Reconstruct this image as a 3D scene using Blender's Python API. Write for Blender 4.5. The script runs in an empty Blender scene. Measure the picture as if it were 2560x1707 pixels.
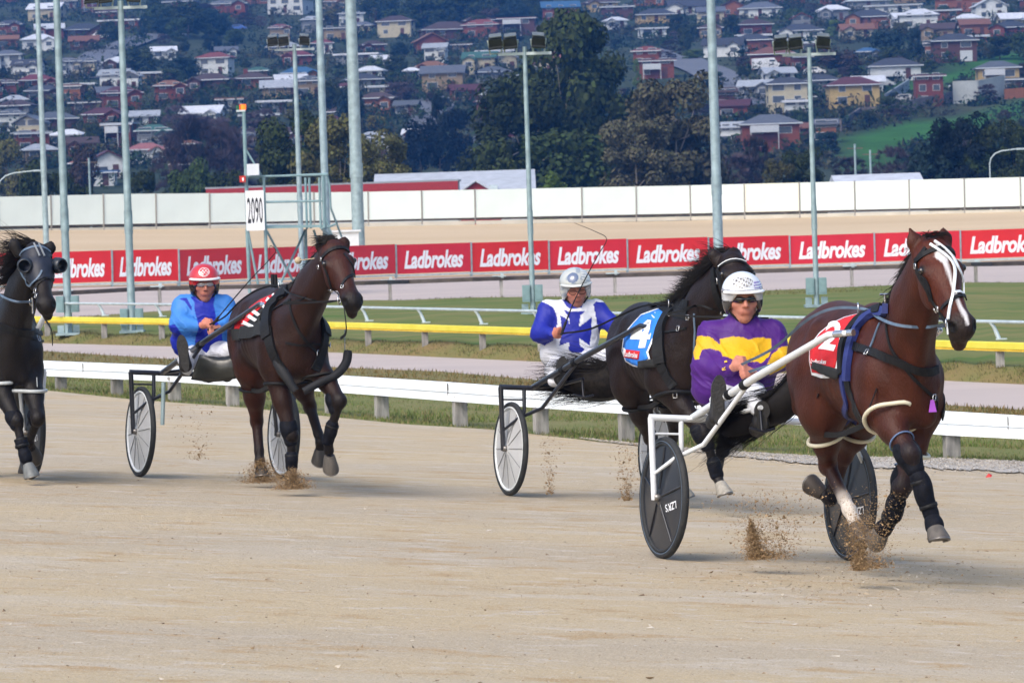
import bpy, math, random
import numpy as np
from mathutils import Vector, Matrix
from mathutils.bvhtree import BVHTree
from math import radians as R, sin, cos, pi
random.seed(7); RNG = np.random.default_rng(7)
sc = bpy.context.scene
C = sc.collection
# ------------------------------------------------------------------ camera
FPX = 10600.; HC = 2.2
RHO = math.atan(.033); PIT = math.atan((853.5-477)/FPX)
_f = Vector((0, cos(PIT), -sin(PIT))); _u0 = Vector((0, sin(PIT), cos(PIT))); _r0 = Vector((1, 0, 0))
_r = _r0*cos(RHO)-_u0*sin(RHO); _u = _r0*sin(RHO)+_u0*cos(RHO)
CAMP = Vector((0, 0, HC))
cd = bpy.data.cameras.new('camera'); cam = bpy.data.objects.new('camera', cd); C.objects.link(cam)
cam.matrix_world = Matrix(((_r.x, _u.x, -_f.x, 0), (_r.y, _u.y, -_f.y, 0), (_r.z, _u.z, -_f.z, HC), (0, 0, 0, 1)))
cd.sensor_width = 36; cd.sensor_fit = 'HORIZONTAL'; cd.lens = 36*FPX/2560
cd.clip_start = 0.5; cd.clip_end = 8000
cd.dof.use_dof = True; cd.dof.focus_distance = 26; cd.dof.aperture_fstop = 15
sc.camera = cam
# ------------------------------------------------------------------ light
SUN_EL, SUN_AZ = R(48), R(215)      # azimuth clockwise from +Y
w = bpy.data.worlds.new('World'); sc.world = w; w.use_nodes = True
nt = w.node_tree; bg = nt.nodes['Background']
sky = nt.nodes.new('ShaderNodeTexSky'); sky.sky_type = 'NISHITA'; sky.sun_disc = False
sky.sun_elevation = SUN_EL; sky.sun_rotation = SUN_AZ; sky.dust_density = 3.5; sky.air_density = 1.1; sky.ozone_density = 1
nt.links.new(sky.outputs[0], bg.inputs[0]); bg.inputs[1].default_value = .145
sd = bpy.data.lights.new('sun', 'SUN'); sd.energy = .95; sd.angle = R(28); sd.color = (1, .95, .88)
so = bpy.data.objects.new('sun', sd); C.objects.link(so)
sdir = Vector((sin(SUN_AZ)*cos(SUN_EL), cos(SUN_AZ)*cos(SUN_EL), sin(SUN_EL)))
so.rotation_euler = sdir.to_track_quat('Z', 'Y').to_euler(); so.location = (0, 0, 60)
sc.view_settings.view_transform = 'Standard'; sc.view_settings.look = 'None'
sc.view_settings.exposure = .85; sc.view_settings.gamma = 1
# ------------------------------------------------------------------ pixels of the photograph (2560 wide) <-> points
def px(u, v, Z):
    return CAMP + (_f + _r*((u-1280)/FPX) - _u*((v-853.5)/FPX))*Z
def ray(u, v): return (_f + _r*((u-1280)/FPX) - _u*((v-853.5)/FPX)).normalized()
def proj(P):
    d = Vector(P)-CAMP; z = d.dot(_f)
    return 1280+FPX*d.dot(_r)/z, 853.5-FPX*d.dot(_u)/z, z
def trackz(x, y): return -.065*(x-.887)-.026*(y-25.05)
TN = Vector((.065, .026, 1)).normalized()
def on_track(u, v):
    d = ray(u, v)
    t = -(HC-trackz(0, 0))/(d.z+.065*d.x+.026*d.y)
    return CAMP+d*t
# ------------------------------------------------------------------ materials
def lin(c): return tuple(((x/255)/12.92 if x/255 <= .04045 else ((x/255+.055)/1.055)**2.4) for x in c)
MATS = {}
def mat(name, col=(.5, .5, .5), rough=.6, metal=0., var=.12, scale=8., bump=0., bscale=60., attr=False, spec=.5, coat=0., stretch=None, col2=None, emit=None, sheen=0, objrand=0, detail=5.):
    if name in MATS: return MATS[name]
    m = bpy.data.materials.new(name); m.use_nodes = True; t = m.node_tree; b = t.nodes['Principled BSDF']
    N = t.nodes.new; L = t.links.new
    tc = N('ShaderNodeTexCoord'); mp = N('ShaderNodeMapping'); L(tc.outputs['Object'], mp.inputs[0])
    if stretch: mp.inputs['Scale'].default_value = stretch
    no = N('ShaderNodeTexNoise'); no.inputs['Scale'].default_value = scale; no.inputs['Detail'].default_value = detail; L(mp.outputs[0], no.inputs[0])
    mx = N('ShaderNodeMix'); mx.data_type = 'RGBA'
    rp = N('ShaderNodeMapRange'); rp.inputs[1].default_value = .3; rp.inputs[2].default_value = .7; L(no.outputs['Fac'], rp.inputs[0]); L(rp.outputs[0], mx.inputs[0])
    if attr:
        at = N('ShaderNodeAttribute'); at.attribute_name = 'Col'
        for k, f in ((6, 1-var), (7, 1+var)):
            s = N('ShaderNodeVectorMath'); s.operation = 'SCALE'; s.inputs['Scale'].default_value = f
            L(at.outputs['Color'], s.inputs[0]); L(s.outputs[0], mx.inputs[k])
    else:
        c2 = col2 if col2 else tuple(min(1, x*(1+var)) for x in col)
        c1 = col if col2 else tuple(x*(1-var) for x in col)
        mx.inputs[6].default_value = (*c1, 1); mx.inputs[7].default_value = (*c2, 1)
    out = mx.outputs[2]
    if objrand:
        oi = N('ShaderNodeObjectInfo'); hv = N('ShaderNodeHueSaturation'); L(out, hv.inputs['Color'])
        r1 = N('ShaderNodeMapRange'); r1.inputs[3].default_value = 1-objrand; r1.inputs[4].default_value = 1+objrand; L(oi.outputs['Random'], r1.inputs[0]); L(r1.outputs[0], hv.inputs['Value'])
        r2 = N('ShaderNodeMapRange'); r2.inputs[3].default_value = .5-objrand*.06; r2.inputs[4].default_value = .5+objrand*.06; L(oi.outputs['Random'], r2.inputs[0]); L(r2.outputs[0], hv.inputs['Hue'])
        out = hv.outputs[0]
    L(out, b.inputs['Base Color'])
    b.inputs['Roughness'].default_value = rough; b.inputs['Metallic'].default_value = metal
    b.inputs['Specular IOR Level'].default_value = spec; b.inputs['Coat Weight'].default_value = coat
    b.inputs['Sheen Weight'].default_value = sheen
    if emit: b.inputs['Emission Color'].default_value = (*emit[0], 1); b.inputs['Emission Strength'].default_value = emit[1]
    if bump:
        n2 = N('ShaderNodeTexNoise'); n2.inputs['Scale'].default_value = bscale; n2.inputs['Detail'].default_value = 4; L(mp.outputs[0], n2.inputs[0])
        bp = N('ShaderNodeBump'); bp.inputs['Strength'].default_value = bump; bp.inputs['Distance'].default_value = .02
        L(n2.outputs['Fac'], bp.inputs['Height']); L(bp.outputs[0], b.inputs['Normal'])
    MATS[name] = m; return m
# ------------------------------------------------------------------ objects
def tag(o, label=None, cat=None, group=None, kind=None):
    if label: o['label'] = label
    if cat: o['category'] = cat
    if group: o['group'] = group
    if kind: o['kind'] = kind
    return o
def empty(name, loc=(0, 0, 0), rz=0.):
    o = bpy.data.objects.new(name, None); C.objects.link(o); o.location = loc; o.rotation_euler[2] = rz
    o.empty_display_size = .2; return o
def thing(name, label, cat, loc=(0, 0, 0), rz=0., group=None): return tag(empty(name, loc, rz), label, cat, group)
def mobj(name, me, m, parent=None):
    me.name = name
    o = bpy.data.objects.new(name, me); C.objects.link(o)
    if m:
        for q in (m if isinstance(m, (list, tuple)) else [m]): me.materials.append(q)
    if parent: o.parent = parent
    return o
def copy_tree(o, parent=None):
    c = o.copy(); C.objects.link(c)
    if parent: c.parent = parent
    for ch in o.children: copy_tree(ch, c)
    return c
class MB:
    def __init__(s): s.v = []; s.f = []; s.mi = []; s.cur = 0; s.sm = []
    def add(s, vs, fs, smooth=False):
        n = len(s.v); s.v += [tuple(x) for x in vs]
        for f in fs: s.f.append([n+i for i in f]); s.mi.append(s.cur); s.sm.append(smooth)
    def box(s, c, size, M=None, bev=0):
        hx, hy, hz = [x/2 for x in size]
        vs = [Vector((x*hx, y*hy, z*hz)) for x in (-1, 1) for y in (-1, 1) for z in (-1, 1)]
        if M: vs = [M @ v for v in vs]
        vs = [v+Vector(c) for v in vs]
        s.add(vs, [(0, 1, 3, 2), (4, 6, 7, 5), (0, 4, 5, 1), (2, 3, 7, 6), (0, 2, 6, 4), (1, 5, 7, 3)]); return s
    def tube(s, pts, r, n=8, cap=True, flat=None):
        pts = [Vector(p) for p in pts]; m = len(pts)
        rs = r if isinstance(r, (list, tuple)) else [r]*m
        up = Vector((0, 0, 1)); vs = []; prev = None
        for i, p in enumerate(pts):
            t = (pts[min(i+1, m-1)]-pts[max(i-1, 0)])
            t = t.normalized() if t.length > 1e-9 else Vector((0, 0, 1))
            if prev is None:
                a = t.cross(up)
                if a.length < .05: a = t.cross(Vector((1, 0, 0)))
            else: a = prev - t*prev.dot(t)
            a.normalize(); prev = a; b = t.cross(a)
            for k in range(n):
                q = 2*pi*k/n; vs.append(p+(a*cos(q)+b*sin(q)*(flat or 1))*rs[i])
        fs = [(i*n+k, i*n+(k+1) % n, (i+1)*n+(k+1) % n, (i+1)*n+k) for i in range(m-1) for k in range(n)]
        s.add(vs, fs, True)
        if cap:
            s.add(vs[:n], [tuple(range(n))[::-1]]); s.add(vs[-n:], [tuple(range(n))])
        return s
    def lathe(s, prof, c=(0, 0, 0), M=None, n=32, closed=False):
        # prof: list of (radius, axis offset); axis = local Z
        vs = []
        for (r, z) in prof:
            for k in range(n):
                q = 2*pi*k/n; v = Vector((r*cos(q), r*sin(q), z))
                if M: v = M @ v
                vs.append(v+Vector(c))
        m = len(prof); rng = m if closed else m-1
        s.add(vs, [(i*n+k, i*n+(k+1) % n, ((i+1) % m)*n+(k+1) % n, ((i+1) % m)*n+k) for i in range(rng) for k in range(n)], True); return s
    def ball(s, c, r, n=8, sc3=(1, 1, 1)):
        vs = []; 
        for i in range(n+1):
            a = pi*i/n
            for k in range(2*n):
                q = pi*k/n; vs.append(Vector(c)+Vector((sin(a)*cos(q)*sc3[0], sin(a)*sin(q)*sc3[1], cos(a)*sc3[2]))*r)
        s.add(vs, [(i*2*n+k, (i+1)*2*n+k, (i+1)*2*n+(k+1) % (2*n), i*2*n+(k+1) % (2*n)) for i in range(n) for k in range(2*n)], True); return s
    def prism(s, poly, d):
        # poly: 3-D points of a flat outline; d: thickness vector
        n = len(poly); p = [Vector(q) for q in poly]; d = Vector(d)
        s.add(p+[q+d for q in p], [tuple(range(n))[::-1], tuple(range(n, 2*n))]+[(i, (i+1) % n, n+(i+1) % n, n+i) for i in range(n)]); return s
    def mesh(s, name='m'):
        me = bpy.data.meshes.new(name); me.from_pydata(s.v, [], s.f)
        me.polygons.foreach_set('material_index', s.mi); me.polygons.foreach_set('use_smooth', s.sm); me.update(); return me
    def build(s, name, m, parent=None): return mobj(name, s.mesh(name), m, parent)
def grid_mesh(P, name='g', smooth=True):
    # P: array (nu, nv, 3)
    a, b = P.shape[:2]; me = bpy.data.meshes.new(name)
    idx = np.arange(a*b).reshape(a, b)
    q = np.stack([idx[:-1, :-1], idx[1:, :-1], idx[1:, 1:], idx[:-1, 1:]], -1).reshape(-1, 4)
    me.from_pydata(P.reshape(-1, 3).tolist(), [], q.tolist())
    if smooth: me.polygons.foreach_set('use_smooth', [True]*len(me.polygons))
    me.update(); return me
def setcol(me, cols):
    a = me.color_attributes.new('Col', 'FLOAT_COLOR', 'POINT')
    c = np.ones((len(me.vertices), 4), np.float32); c[:, :3] = cols
    a.data.foreach_set('color', c.ravel())
def text_mesh(s, size=1., shear=0., offset=0., extrude=0., xs=1., res=3, align='CENTER', space=1.):
    cu = bpy.data.curves.new('t', 'FONT'); cu.body = s; cu.size = size; cu.shear = shear; cu.offset = offset; cu.extrude = extrude
    cu.resolution_u = res; cu.align_x = align; cu.align_y = 'CENTER'; cu.space_character = space
    o = bpy.data.objects.new('t', cu); C.objects.link(o)
    dg = bpy.context.evaluated_depsgraph_get(); me = bpy.data.meshes.new_from_object(o.evaluated_get(dg))
    bpy.data.objects.remove(o); bpy.data.curves.remove(cu)
    for v in me.vertices: v.co.x *= xs
    me.materials.clear(); return me
def interp(tab, u):
    xs = [t[0] for t in tab]
    if u <= xs[0]: i = 0
    elif u >= xs[-1]: i = len(xs)-2
    else: i = max(k for k in range(len(xs)-1) if xs[k] <= u)
    f = (u-xs[i])/(xs[i+1]-xs[i])
    return [a+(b-a)*f for a, b in zip(tab[i][1:], tab[i+1][1:])]
def vnoise(x, y, seed=0):
    xi, yi = math.floor(x), math.floor(y); fx, fy = x-xi, y-yi
    def h(a, b):
        n = math.sin(a*127.1+b*311.7+seed*74.7)*43758.5453; return n-math.floor(n)
    fx = fx*fx*(3-2*fx); fy = fy*fy*(3-2*fy)
    return (h(xi, yi)*(1-fx)+h(xi+1, yi)*fx)*(1-fy)+(h(xi, yi+1)*(1-fx)+h(xi+1, yi+1)*fx)*fy
def fbm(x, y, seed=0): return vnoise(x, y, seed)*.55+vnoise(x*2.1, y*2.1, seed+1)*.3+vnoise(x*4.3, y*4.3, seed+2)*.15
def resample(pts, step):
    pts = [Vector(p) for p in pts]; out = [pts[0]]
    for a, b in zip(pts[:-1], pts[1:]):
        n = max(1, int((b-a).length/step))
        for i in range(1, n+1): out.append(a.lerp(b, i/n))
    return out
def catmull(pts, n=6):
    pts = [Vector(p) for p in pts]; P = [pts[0]*2-pts[1]]+pts+[pts[-1]*2-pts[-2]]; out = []
    for i in range(1, len(P)-2):
        for j in range(n):
            t = j/n; a, b, c, d = P[i-1:i+3]
            out.append(.5*((2*b)+(c-a)*t+(2*a-5*b+4*c-d)*t*t+(3*b-a-3*c+d)*t**3))
    out.append(pts[-1]); return out
# ================================================================== the ground
US = list(np.linspace(-900, 3460, 110))
T_B1 = [(118, 878, 87), (406, 896, 82.5), (860, 919, 73.8), (1097, 928, 70), (1347, 950, 66.3), (2350, 1011, 55.5), (2560, 1024, 53.6)]
T_B2 = [(118, 858, 92.7), (428, 866, 88.5), (860, 882, 81.3), (1347, 904, 74), (2350, 951, 62.6), (2560, 961, 60.5)]
T_B3 = [(118, 797, 99), (233, 790, 100), (428, 778, 102), (894, 755.5, 105.7), (1164, 744, 105.5), (1499, 740, 104.5), (1918, 726, 105), (2400, 706, 106), (2560, 706, 105)]
T_BD = [(0, 633, 712, 119), (300, 627, 705, 120.5), (448, 624, 704, 121.5), (960, 613.5, 686, 129), (1370, 602.5, 675.7, 132.5), (1977, 590, 661, 136.5), (2560, 572, 642.5, 138.5)]
T_WL = [(0, 492, 566, 577, 180), (240, 486, 561, 575, 182), (850, 481, 551, 568, 187), (1710, 464, 534, 552, 188.5), (2560, 443, 515, 529, 184)]
T_B0 = [(0, 966), (118, 976), (328, 998), (603, 1018), (860, 1045), (1009, 1060), (1225, 1073), (1500, 1104), (1800, 1130), (2043, 1143), (2311, 1147), (2560, 1156)]
def P0(u): return on_track(u, interp(T_B0, u)[0])
def P1(u): v, Z = interp(T_B1, u); return px(u, v, Z)
def P2(u): v, Z = interp(T_B2, u); return px(u, v, Z)
def P3(u): v, Z = interp(T_B3, u); return px(u, v, Z)
def PB(u):
    t, b, Z = interp(T_BD, u); return px(u, b+11, Z)
def PW(u):
    a, b, c, Z = interp(T_WL, u); return px(u, c, Z)
def nearline(u):
    p = on_track(u, 1900); return Vector((p.x*1.5, 5.5, trackz(p.x*1.5, 5.5)))
def strip(name, fa, fb, m, rows=14, bumpz=0., nsc=.5, kind='structure', ext=None):
    P = np.zeros((len(US), rows+1, 3))
    for i, u in enumerate(US):
        a, b = fa(u), fb(u)
        for j in range(rows+1):
            q = a.lerp(b, j/rows)
            if bumpz and 0 < j < rows: q.z += (fbm(q.x*nsc, q.y*nsc, 3)-.5)*bumpz
            P[i, j] = q
    o = mobj(name, grid_mesh(P, name), m); tag(o, kind=kind); return o
def sand_mat():
    m = bpy.data.materials.new('track_sand'); m.use_nodes = True; t = m.node_tree; b = t.nodes['Principled BSDF']; N = t.nodes.new; L = t.links.new
    tc = N('ShaderNodeTexCoord')
    def noise(scale, st=(1, 1, 1), rot=0, detail=5, rough=.5):
        mp = N('ShaderNodeMapping'); mp.inputs['Scale'].default_value = st; mp.inputs['Rotation'].default_value = (0, 0, rot); L(tc.outputs['Object'], mp.inputs[0])
        n = N('ShaderNodeTexNoise'); n.inputs['Scale'].default_value = scale; n.inputs['Detail'].default_value = detail; n.inputs['Roughness'].default_value = rough; L(mp.outputs[0], n.inputs[0]); return n.outputs['Fac']
    def mixc(fac, a, bb, lo, hi):
        r = N('ShaderNodeMapRange'); r.inputs[1].default_value = lo; r.inputs[2].default_value = hi; L(fac, r.inputs[0])
        x = N('ShaderNodeMix'); x.data_type = 'RGBA'; L(r.outputs[0], x.inputs[0])
        for k, c in ((6, a), (7, bb)):
            if isinstance(c, tuple): x.inputs[k].default_value = (*c, 1)
            else: L(c, x.inputs[k])
        return x.outputs[2]
    ang = -R(69)
    c = mixc(noise(.30, (.4, 1.5, 1), ang), (.435, .360, .258), (.485, .385, .240), .40, .62)       # long tan and greyish bands
    c = mixc(noise(.75, (.45, 1.7, 1), ang), c, (.51, .45, .36), .52, .78)
    c = mixc(noise(2.1, (.7, 1.2, 1), ang, 9, .68), c, (.42, .295, .155), .54, .63)        # damp ochre scrapes
    c = mixc(noise(3.4, (.8, 1.2, 1), ang, 9, .72), c, (.54, .48, .395), .54, .66)
    c = mixc(noise(7.5, (.8, 1.2, 1), ang, 9, .78), c, (.28, .185, .095), .64, .70)
    c = mixc(noise(38, (1, 1, 1), 0, 3, .7), c, (.35, .285, .205), .56, .78)
    c = mixc(noise(85, (1, 1, 1), 0, 3, .7), c, (.60, .545, .46), .50, .76)
    L(c, b.inputs['Base Color']); b.inputs['Roughness'].default_value = .95; b.inputs['Specular IOR Level'].default_value = .2
    h1 = noise(11, (.8, 1.4, 1), ang, 6, .65); h2 = noise(60, (1, 1, 1), 0, 4, .7)
    ad = N('ShaderNodeMath'); ad.operation = 'MULTIPLY_ADD'; L(h2, ad.inputs[0]); ad.inputs[1].default_value = .35; L(h1, ad.inputs[2])
    bp = N('ShaderNodeBump'); bp.inputs['Strength'].default_value = .9; bp.inputs['Distance'].default_value = .038; L(ad.outputs[0], bp.inputs['Height']); L(bp.outputs[0], b.inputs['Normal'])
    return m
M_SAND = sand_mat()
M_GRASS = mat('turf', (.12, .15, .04), .95, var=.3, scale=.9, col2=(.19, .17, .075), bump=1, bscale=14, spec=.2, detail=9)
M_GRASS2 = mat('infield_turf', (.072, .128, .024), .95, scale=.8, col2=(.18, .165, .06), bump=1, bscale=8, spec=.2, detail=9, stretch=(.5, 1, 1))
M_DRY = mat('dry_turf', (.20, .145, .065), .95, scale=1.2, col2=(.14, .15, .05), bump=1, bscale=14, spec=.2, detail=8)
M_PATH = mat('pale_path', (.40, .345, .325), .95, scale=.6, col2=(.46, .395, .365), bump=.5, bscale=20, spec=.2, stretch=(.4, 1, 1))
M_FARSAND = mat('far_track_sand', (.47, .355, .225), .95, scale=.15, col2=(.54, .42, .28), bump=.3, bscale=6, spec=.2, stretch=(.3, 1, 1))
M_GRAVEL = mat('edge_gravel', (.30, .28, .25), .95, scale=5, col2=(.50, .47, .43), bump=1, bscale=24, spec=.2, detail=8)
EDGE = strip('racetrack', nearline, lambda u: P0(u), M_SAND, rows=60)
def P01(u): return P0(u).lerp(P1(u), .62+.12*fbm(u*.01, 0, 5))
g1 = strip('verge_grass', P0, P01, M_GRASS, 12, .10, .8)
g1b = strip('dry_verge_grass', P01, P1, M_DRY, 6, .06, .8)
g2 = strip('service_path', P1, P2, M_PATH, 4)
def P2b(u): return P2(u)+Vector((0, 1.2, .16+.12*fbm(u*.02, 1, 9)))
g3 = strip('infield_grass_edge', P2, P2b, M_DRY, 3, .08, 2)
g4 = strip('infield_grass', P2b, P3, M_GRASS2, 22, .22, .25)
g5 = strip('inner_path', P3, PB, M_PATH, 8)
def PB2(u): return PB(u)+Vector((0, .2, .0))
g6 = strip('far_racetrack', PB, PW, M_FARSAND, 14)
# gravel margin along the rail on the right
def PG(u):
    a = P0(u); k = min(1, max(0, (u-1500)/700)); w_ = .02+2.9*k*(.45+.6*fbm(u*.012, 2, 4)+.35*fbm(u*.09, 3, 6))
    q = a+(nearline(u)-a).normalized()*w_; q.z = trackz(q.x, q.y)+.014; return q
def P0g(u): a = P0(u).copy(); a.z += .014; return a
_US = US; US = list(np.linspace(1300, 2900, 420)); g7 = strip('gravel_margin', PG, P0g, M_GRAVEL, 4); US = _US
def bvh_of(objs):
    vs, fs = [], []
    for o in objs:
        n = len(vs); vs += [o.matrix_world @ v.co for v in o.data.vertices]; fs += [[n+i for i in p.vertices] for p in o.data.polygons]
    return BVHTree.FromPolygons(vs, fs)
GB = bvh_of([EDGE, g1, g1b, g2, g3, g4, g5, g6])
def ground_hit(u, v):
    h = GB.ray_cast(CAMP, ray(u, v)); return h[0]
def ground_z(x, y, d=0.):
    h = GB.ray_cast(Vector((x, y, 60)), Vector((0, 0, -1))); return h[0].z if h[0] else d
# ------------------------------------------------------------------ the hill
HP = [(150, -1.4), (176, .95), (190, 1.1), (205, -.5), (260, -1.5), (500, -1.), (650, 5), (900, 27), (1200, 52), (1600, 86), (2100, 120), (2600, 150)]
def hill_z(x, y):
    z = interp(HP, y)[0]
    k = min(1, max(0, (y-450)/350))
    return z + k*(fbm(x*.008, y*.006, 21)-.5)*9 + k*max(0, (x-60))*.035
def hill_hit(u, v):
    d = ray(u, v); y0, f0 = 230., None; y = 230.
    while y < 2600:
        t = y/d.y; P = CAMP+d*t; f = P.z-hill_z(P.x, P.y)
        if f < 0 and y > 450:
            a, b = y-6, y
            for _ in range(14):
                m_ = (a+b)/2; q = CAMP+d*(m_/d.y)
                if q.z-hill_z(q.x, q.y) < 0: b = m_
                else: a = m_
            q = CAMP+d*(b/d.y); return Vector((q.x, q.y, hill_z(q.x, q.y)))
        y += 6
    return None
xs = np.linspace(-900, 900, 150); ys = np.concatenate([np.linspace(204, 500, 12), np.linspace(520, 2600, 130)])
P = np.zeros((len(xs), len(ys), 3))
for i, x_ in enumerate(xs):
    for j, y_ in enumerate(ys):
        X = x_*(.25+.75*y_/1300); P[i, j] = (X, y_, hill_z(X, y_))
hme = grid_mesh(P, 'hillside')
def in_poly(u, v, poly):
    c = False; n = len(poly)
    for i in range(n):
        (x1, y1), (x2, y2) = poly[i], poly[i-1]
        if (y1 > v) != (y2 > v) and u < (x2-x1)*(v-y1)/(y2-y1)+x1: c = not c
    return c
S0 = 860/2247.
def z1(x, y): return (x*S0, y*S0)
def z2(x, y): return (850+x*S0, y*S0)
def z3(x, y): return (1700+x*S0, y*S0)
FIELD = [z3(970, 905), z3(1240, 850), z3(1700, 770), z3(2247, 655), z3(2700, 560), z3(2700, 700), z3(2247, 740), z3(1800, 900), z3(1500, 980), z3(1350, 1120), z3(960, 1050)]
FIELD2 = [z3(1280, 590), z3(1700, 470), z3(1900, 400), z3(2247, 340), z3(2247, 470), z3(1760, 560), z3(1500, 640), z3(1300, 620)]
cols = np.zeros((len(hme.vertices), 3))
for k, vv in enumerate(hme.vertices):
    n_ = fbm(vv.co.x*.03, vv.co.y*.02, 11); m_ = fbm(vv.co.x*.1, vv.co.y*.08, 12)
    c_ = np.array((.020, .036, .020))*(1-n_)+np.array((.050, .058, .034))*n_
    c_ *= .7+.6*m_
    u_, v_, _ = proj(vv.co)
    if in_poly(u_, v_, FIELD) or in_poly(u_, v_, FIELD2): c_ = np.array((.030, .100, .020))*(.85+.3*m_)
    cols[k] = c_
setcol(hme, cols)
hill = mobj('hillside', hme, mat('hill_ground', attr=True, rough=1, var=.25, scale=.12, bump=.6, bscale=.5, spec=.1)); tag(hill, kind='structure')
# ================================================================== fences and rails
def outer(u):
    q = PW(u); return Vector((q.x*204/q.y, 204.2, hill_z(q.x, 205)-.02))
strip('outer_ground', PW, outer, M_DRY, 6)
M_WHITE = mat('white_rail_paint', (.72, .77, .80), .5, var=.05, scale=3, bump=.1, stretch=(1, 1, 3))
M_POST = mat('weathered_timber', (.27, .26, .245), .9, var=.3, scale=9, bump=.6, bscale=30, stretch=(3, 3, .6), objrand=.18)
M_YEL = mat('yellow_rail_foam', (.60, .53, .04), .6, var=.08, scale=2.5, col2=(.70, .62, .08), bump=.2)
M_YELD = mat('yellow_rail_rust', (.62, .40, .03), .7, var=.2, scale=3)
M_GALV = mat('galvanised_steel', (.30, .40, .43), .55, metal=.35, var=.22, scale=5, bump=.05, objrand=.06)
M_GALVL = mat('pale_galvanised_steel', (.48, .56, .58), .5, metal=.3, var=.15, scale=6)
M_BLUEG = mat('blue_grey_gantry_paint', (.20, .31, .33), .6, metal=.2, var=.15, scale=6)
M_DKRAIL = mat('dark_weathered_rail', (.075, .062, .055), .8, var=.35, scale=3)
def lerp_path(f, u0, u1, n): return [f(u0+(u1-u0)*k/n) for k in range(n+1)]
def band(path, z0, z1, th, m, name, parent, off=(0, 0)):
    # a long board following a path, top edge rounded
    mb = MB(); n = len(path); vs = []
    for i, p in enumerate(path):
        t = (path[min(i+1, n-1)]-path[max(i-1, 0)]).normalized(); nn = Vector((t.y, -t.x, 0)).normalized()
        if nn.y > 0: nn = -nn
        for (o_, z_) in ((0, z0), (0, z1-.012), (.012, z1), (th-.012, z1), (th, z1-.012), (th, z0)):
            vs.append(p+nn*(off[0]-o_+th)+Vector((0, 0, z_)))
    fs = [(i*6+k, i*6+(k+1) % 6, (i+1)*6+(k+1) % 6, (i+1)*6+k) for i in range(n-1) for k in range(6)]+[tuple(range(6)), tuple(range(6*n-1, 6*n-7, -1))]
    mb.add(vs, fs); return mb.build(name, m, parent)
def arc_points(f, u0, u1, step, start=None):
    # points spaced evenly (metres) along a line across the picture
    pts = []; u = u0; q = f(u); pts.append((u, q)); du = 2.
    acc = 0
    while u < u1:
        q2 = f(u+du); acc += (q2-q).length; u += du; q = q2
        if acc >= step: pts.append((u, q)); acc = 0
    return pts
# near white rail -----------------------------------------------------
T_RP = [(153, 977), (293, 991), (437, 1006), (955, 1051), (1151, 1070), (1353, 1088.5), (1567, 1107), (1834, 1132), (2380, 1151), (2560, 1160)]
def PR(u): return on_track(u, interp(T_RP, u)[0]-3)
T_RT = [(110, 901, 938), (411, 912.6, 951), (860, 938, 979), (1137, 955, 1000.6), (1367, 972, 1018), (2357, 1026, 1085), (2560, 1038, 1095)]
nr = thing('running_rail', 'white painted board rail on grey posts between the sand track and the grass', 'rail', PR(1280))
def loc(o, p): return Vector(p)-o.location
def rail_z(u, which):
    q = PR(u); v = interp(T_RT, u)[which]; Z = (q-CAMP).dot(_f); return px(u, v, Z).z
upath = [(-500+k*60) for k in range(58)]
vs = []; mb = MB(); n = len(upath)
for u in upath:
    p = PR(u); p2 = PR(u+4); t = (p2-p).normalized(); nn = Vector((t.y, -t.x, 0)).normalized(); nn = -nn if nn.y > 0 else nn
    p = p+nn*.07
    zt, zb = rail_z(u, 0), rail_z(u, 1); p.z = 0; p -= Vector((nr.location.x, nr.location.y, nr.location.z))
    zm = (zt+zb)/2
    for (o_, z_) in ((.03, zb), (0, zm-.006), (.018, zm), (0, zm+.006), (.0, zt-.03), (-.025, zt), (-.07, zt), (-.09, zt-.03), (-.09, zb)): vs.append(p+nn*o_+Vector((0, 0, z_)))
mb.add(vs, [(i*9+k, i*9+(k+1) % 9, (i+1)*9+(k+1) % 9, (i+1)*9+k) for i in range(n-1) for k in range(9)])
mb.build('board', M_WHITE, nr)
us = [t[0] for t in T_RP]
usx = [-420, -280, -135, 10]+us[:3]+[582, 705, 830]+us[3:8]+[2104]+us[8:9]+[2660, 2950]
for u in usx:
    p = PR(u); zt = rail_z(u, 1)+.06; h = zt-p.z+.15
    mb = MB(); mb.box((0, 0, h/2-.15), (.155, .10, h), Matrix.Rotation(R(20), 3, 'Z'))
    o = mb.build('post', M_POST, nr); o.location = p-nr.location
for u in (-70, 222, 1137, 1760, 2530):       # butt joints with their fixing plates
    p = PR(u); zt, zb = rail_z(u, 0), rail_z(u, 1); t = (PR(u+4)-p).normalized(); nn = Vector((t.y, -t.x, 0)); nn = -nn if nn.y > 0 else nn
    mb = MB(); q = p+nn*.074-nr.location
    q = Vector((q.x, q.y, 0)); M_ = Matrix.Rotation(math.atan2(t.y, t.x), 3, 'Z')
    mb.box(q+Vector((0, 0, (zt+zb)/2-nr.location.z)), (.006, .012, (zt-zb)*.92), M_); mb.build('joint', M_DKRAIL, nr)
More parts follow.
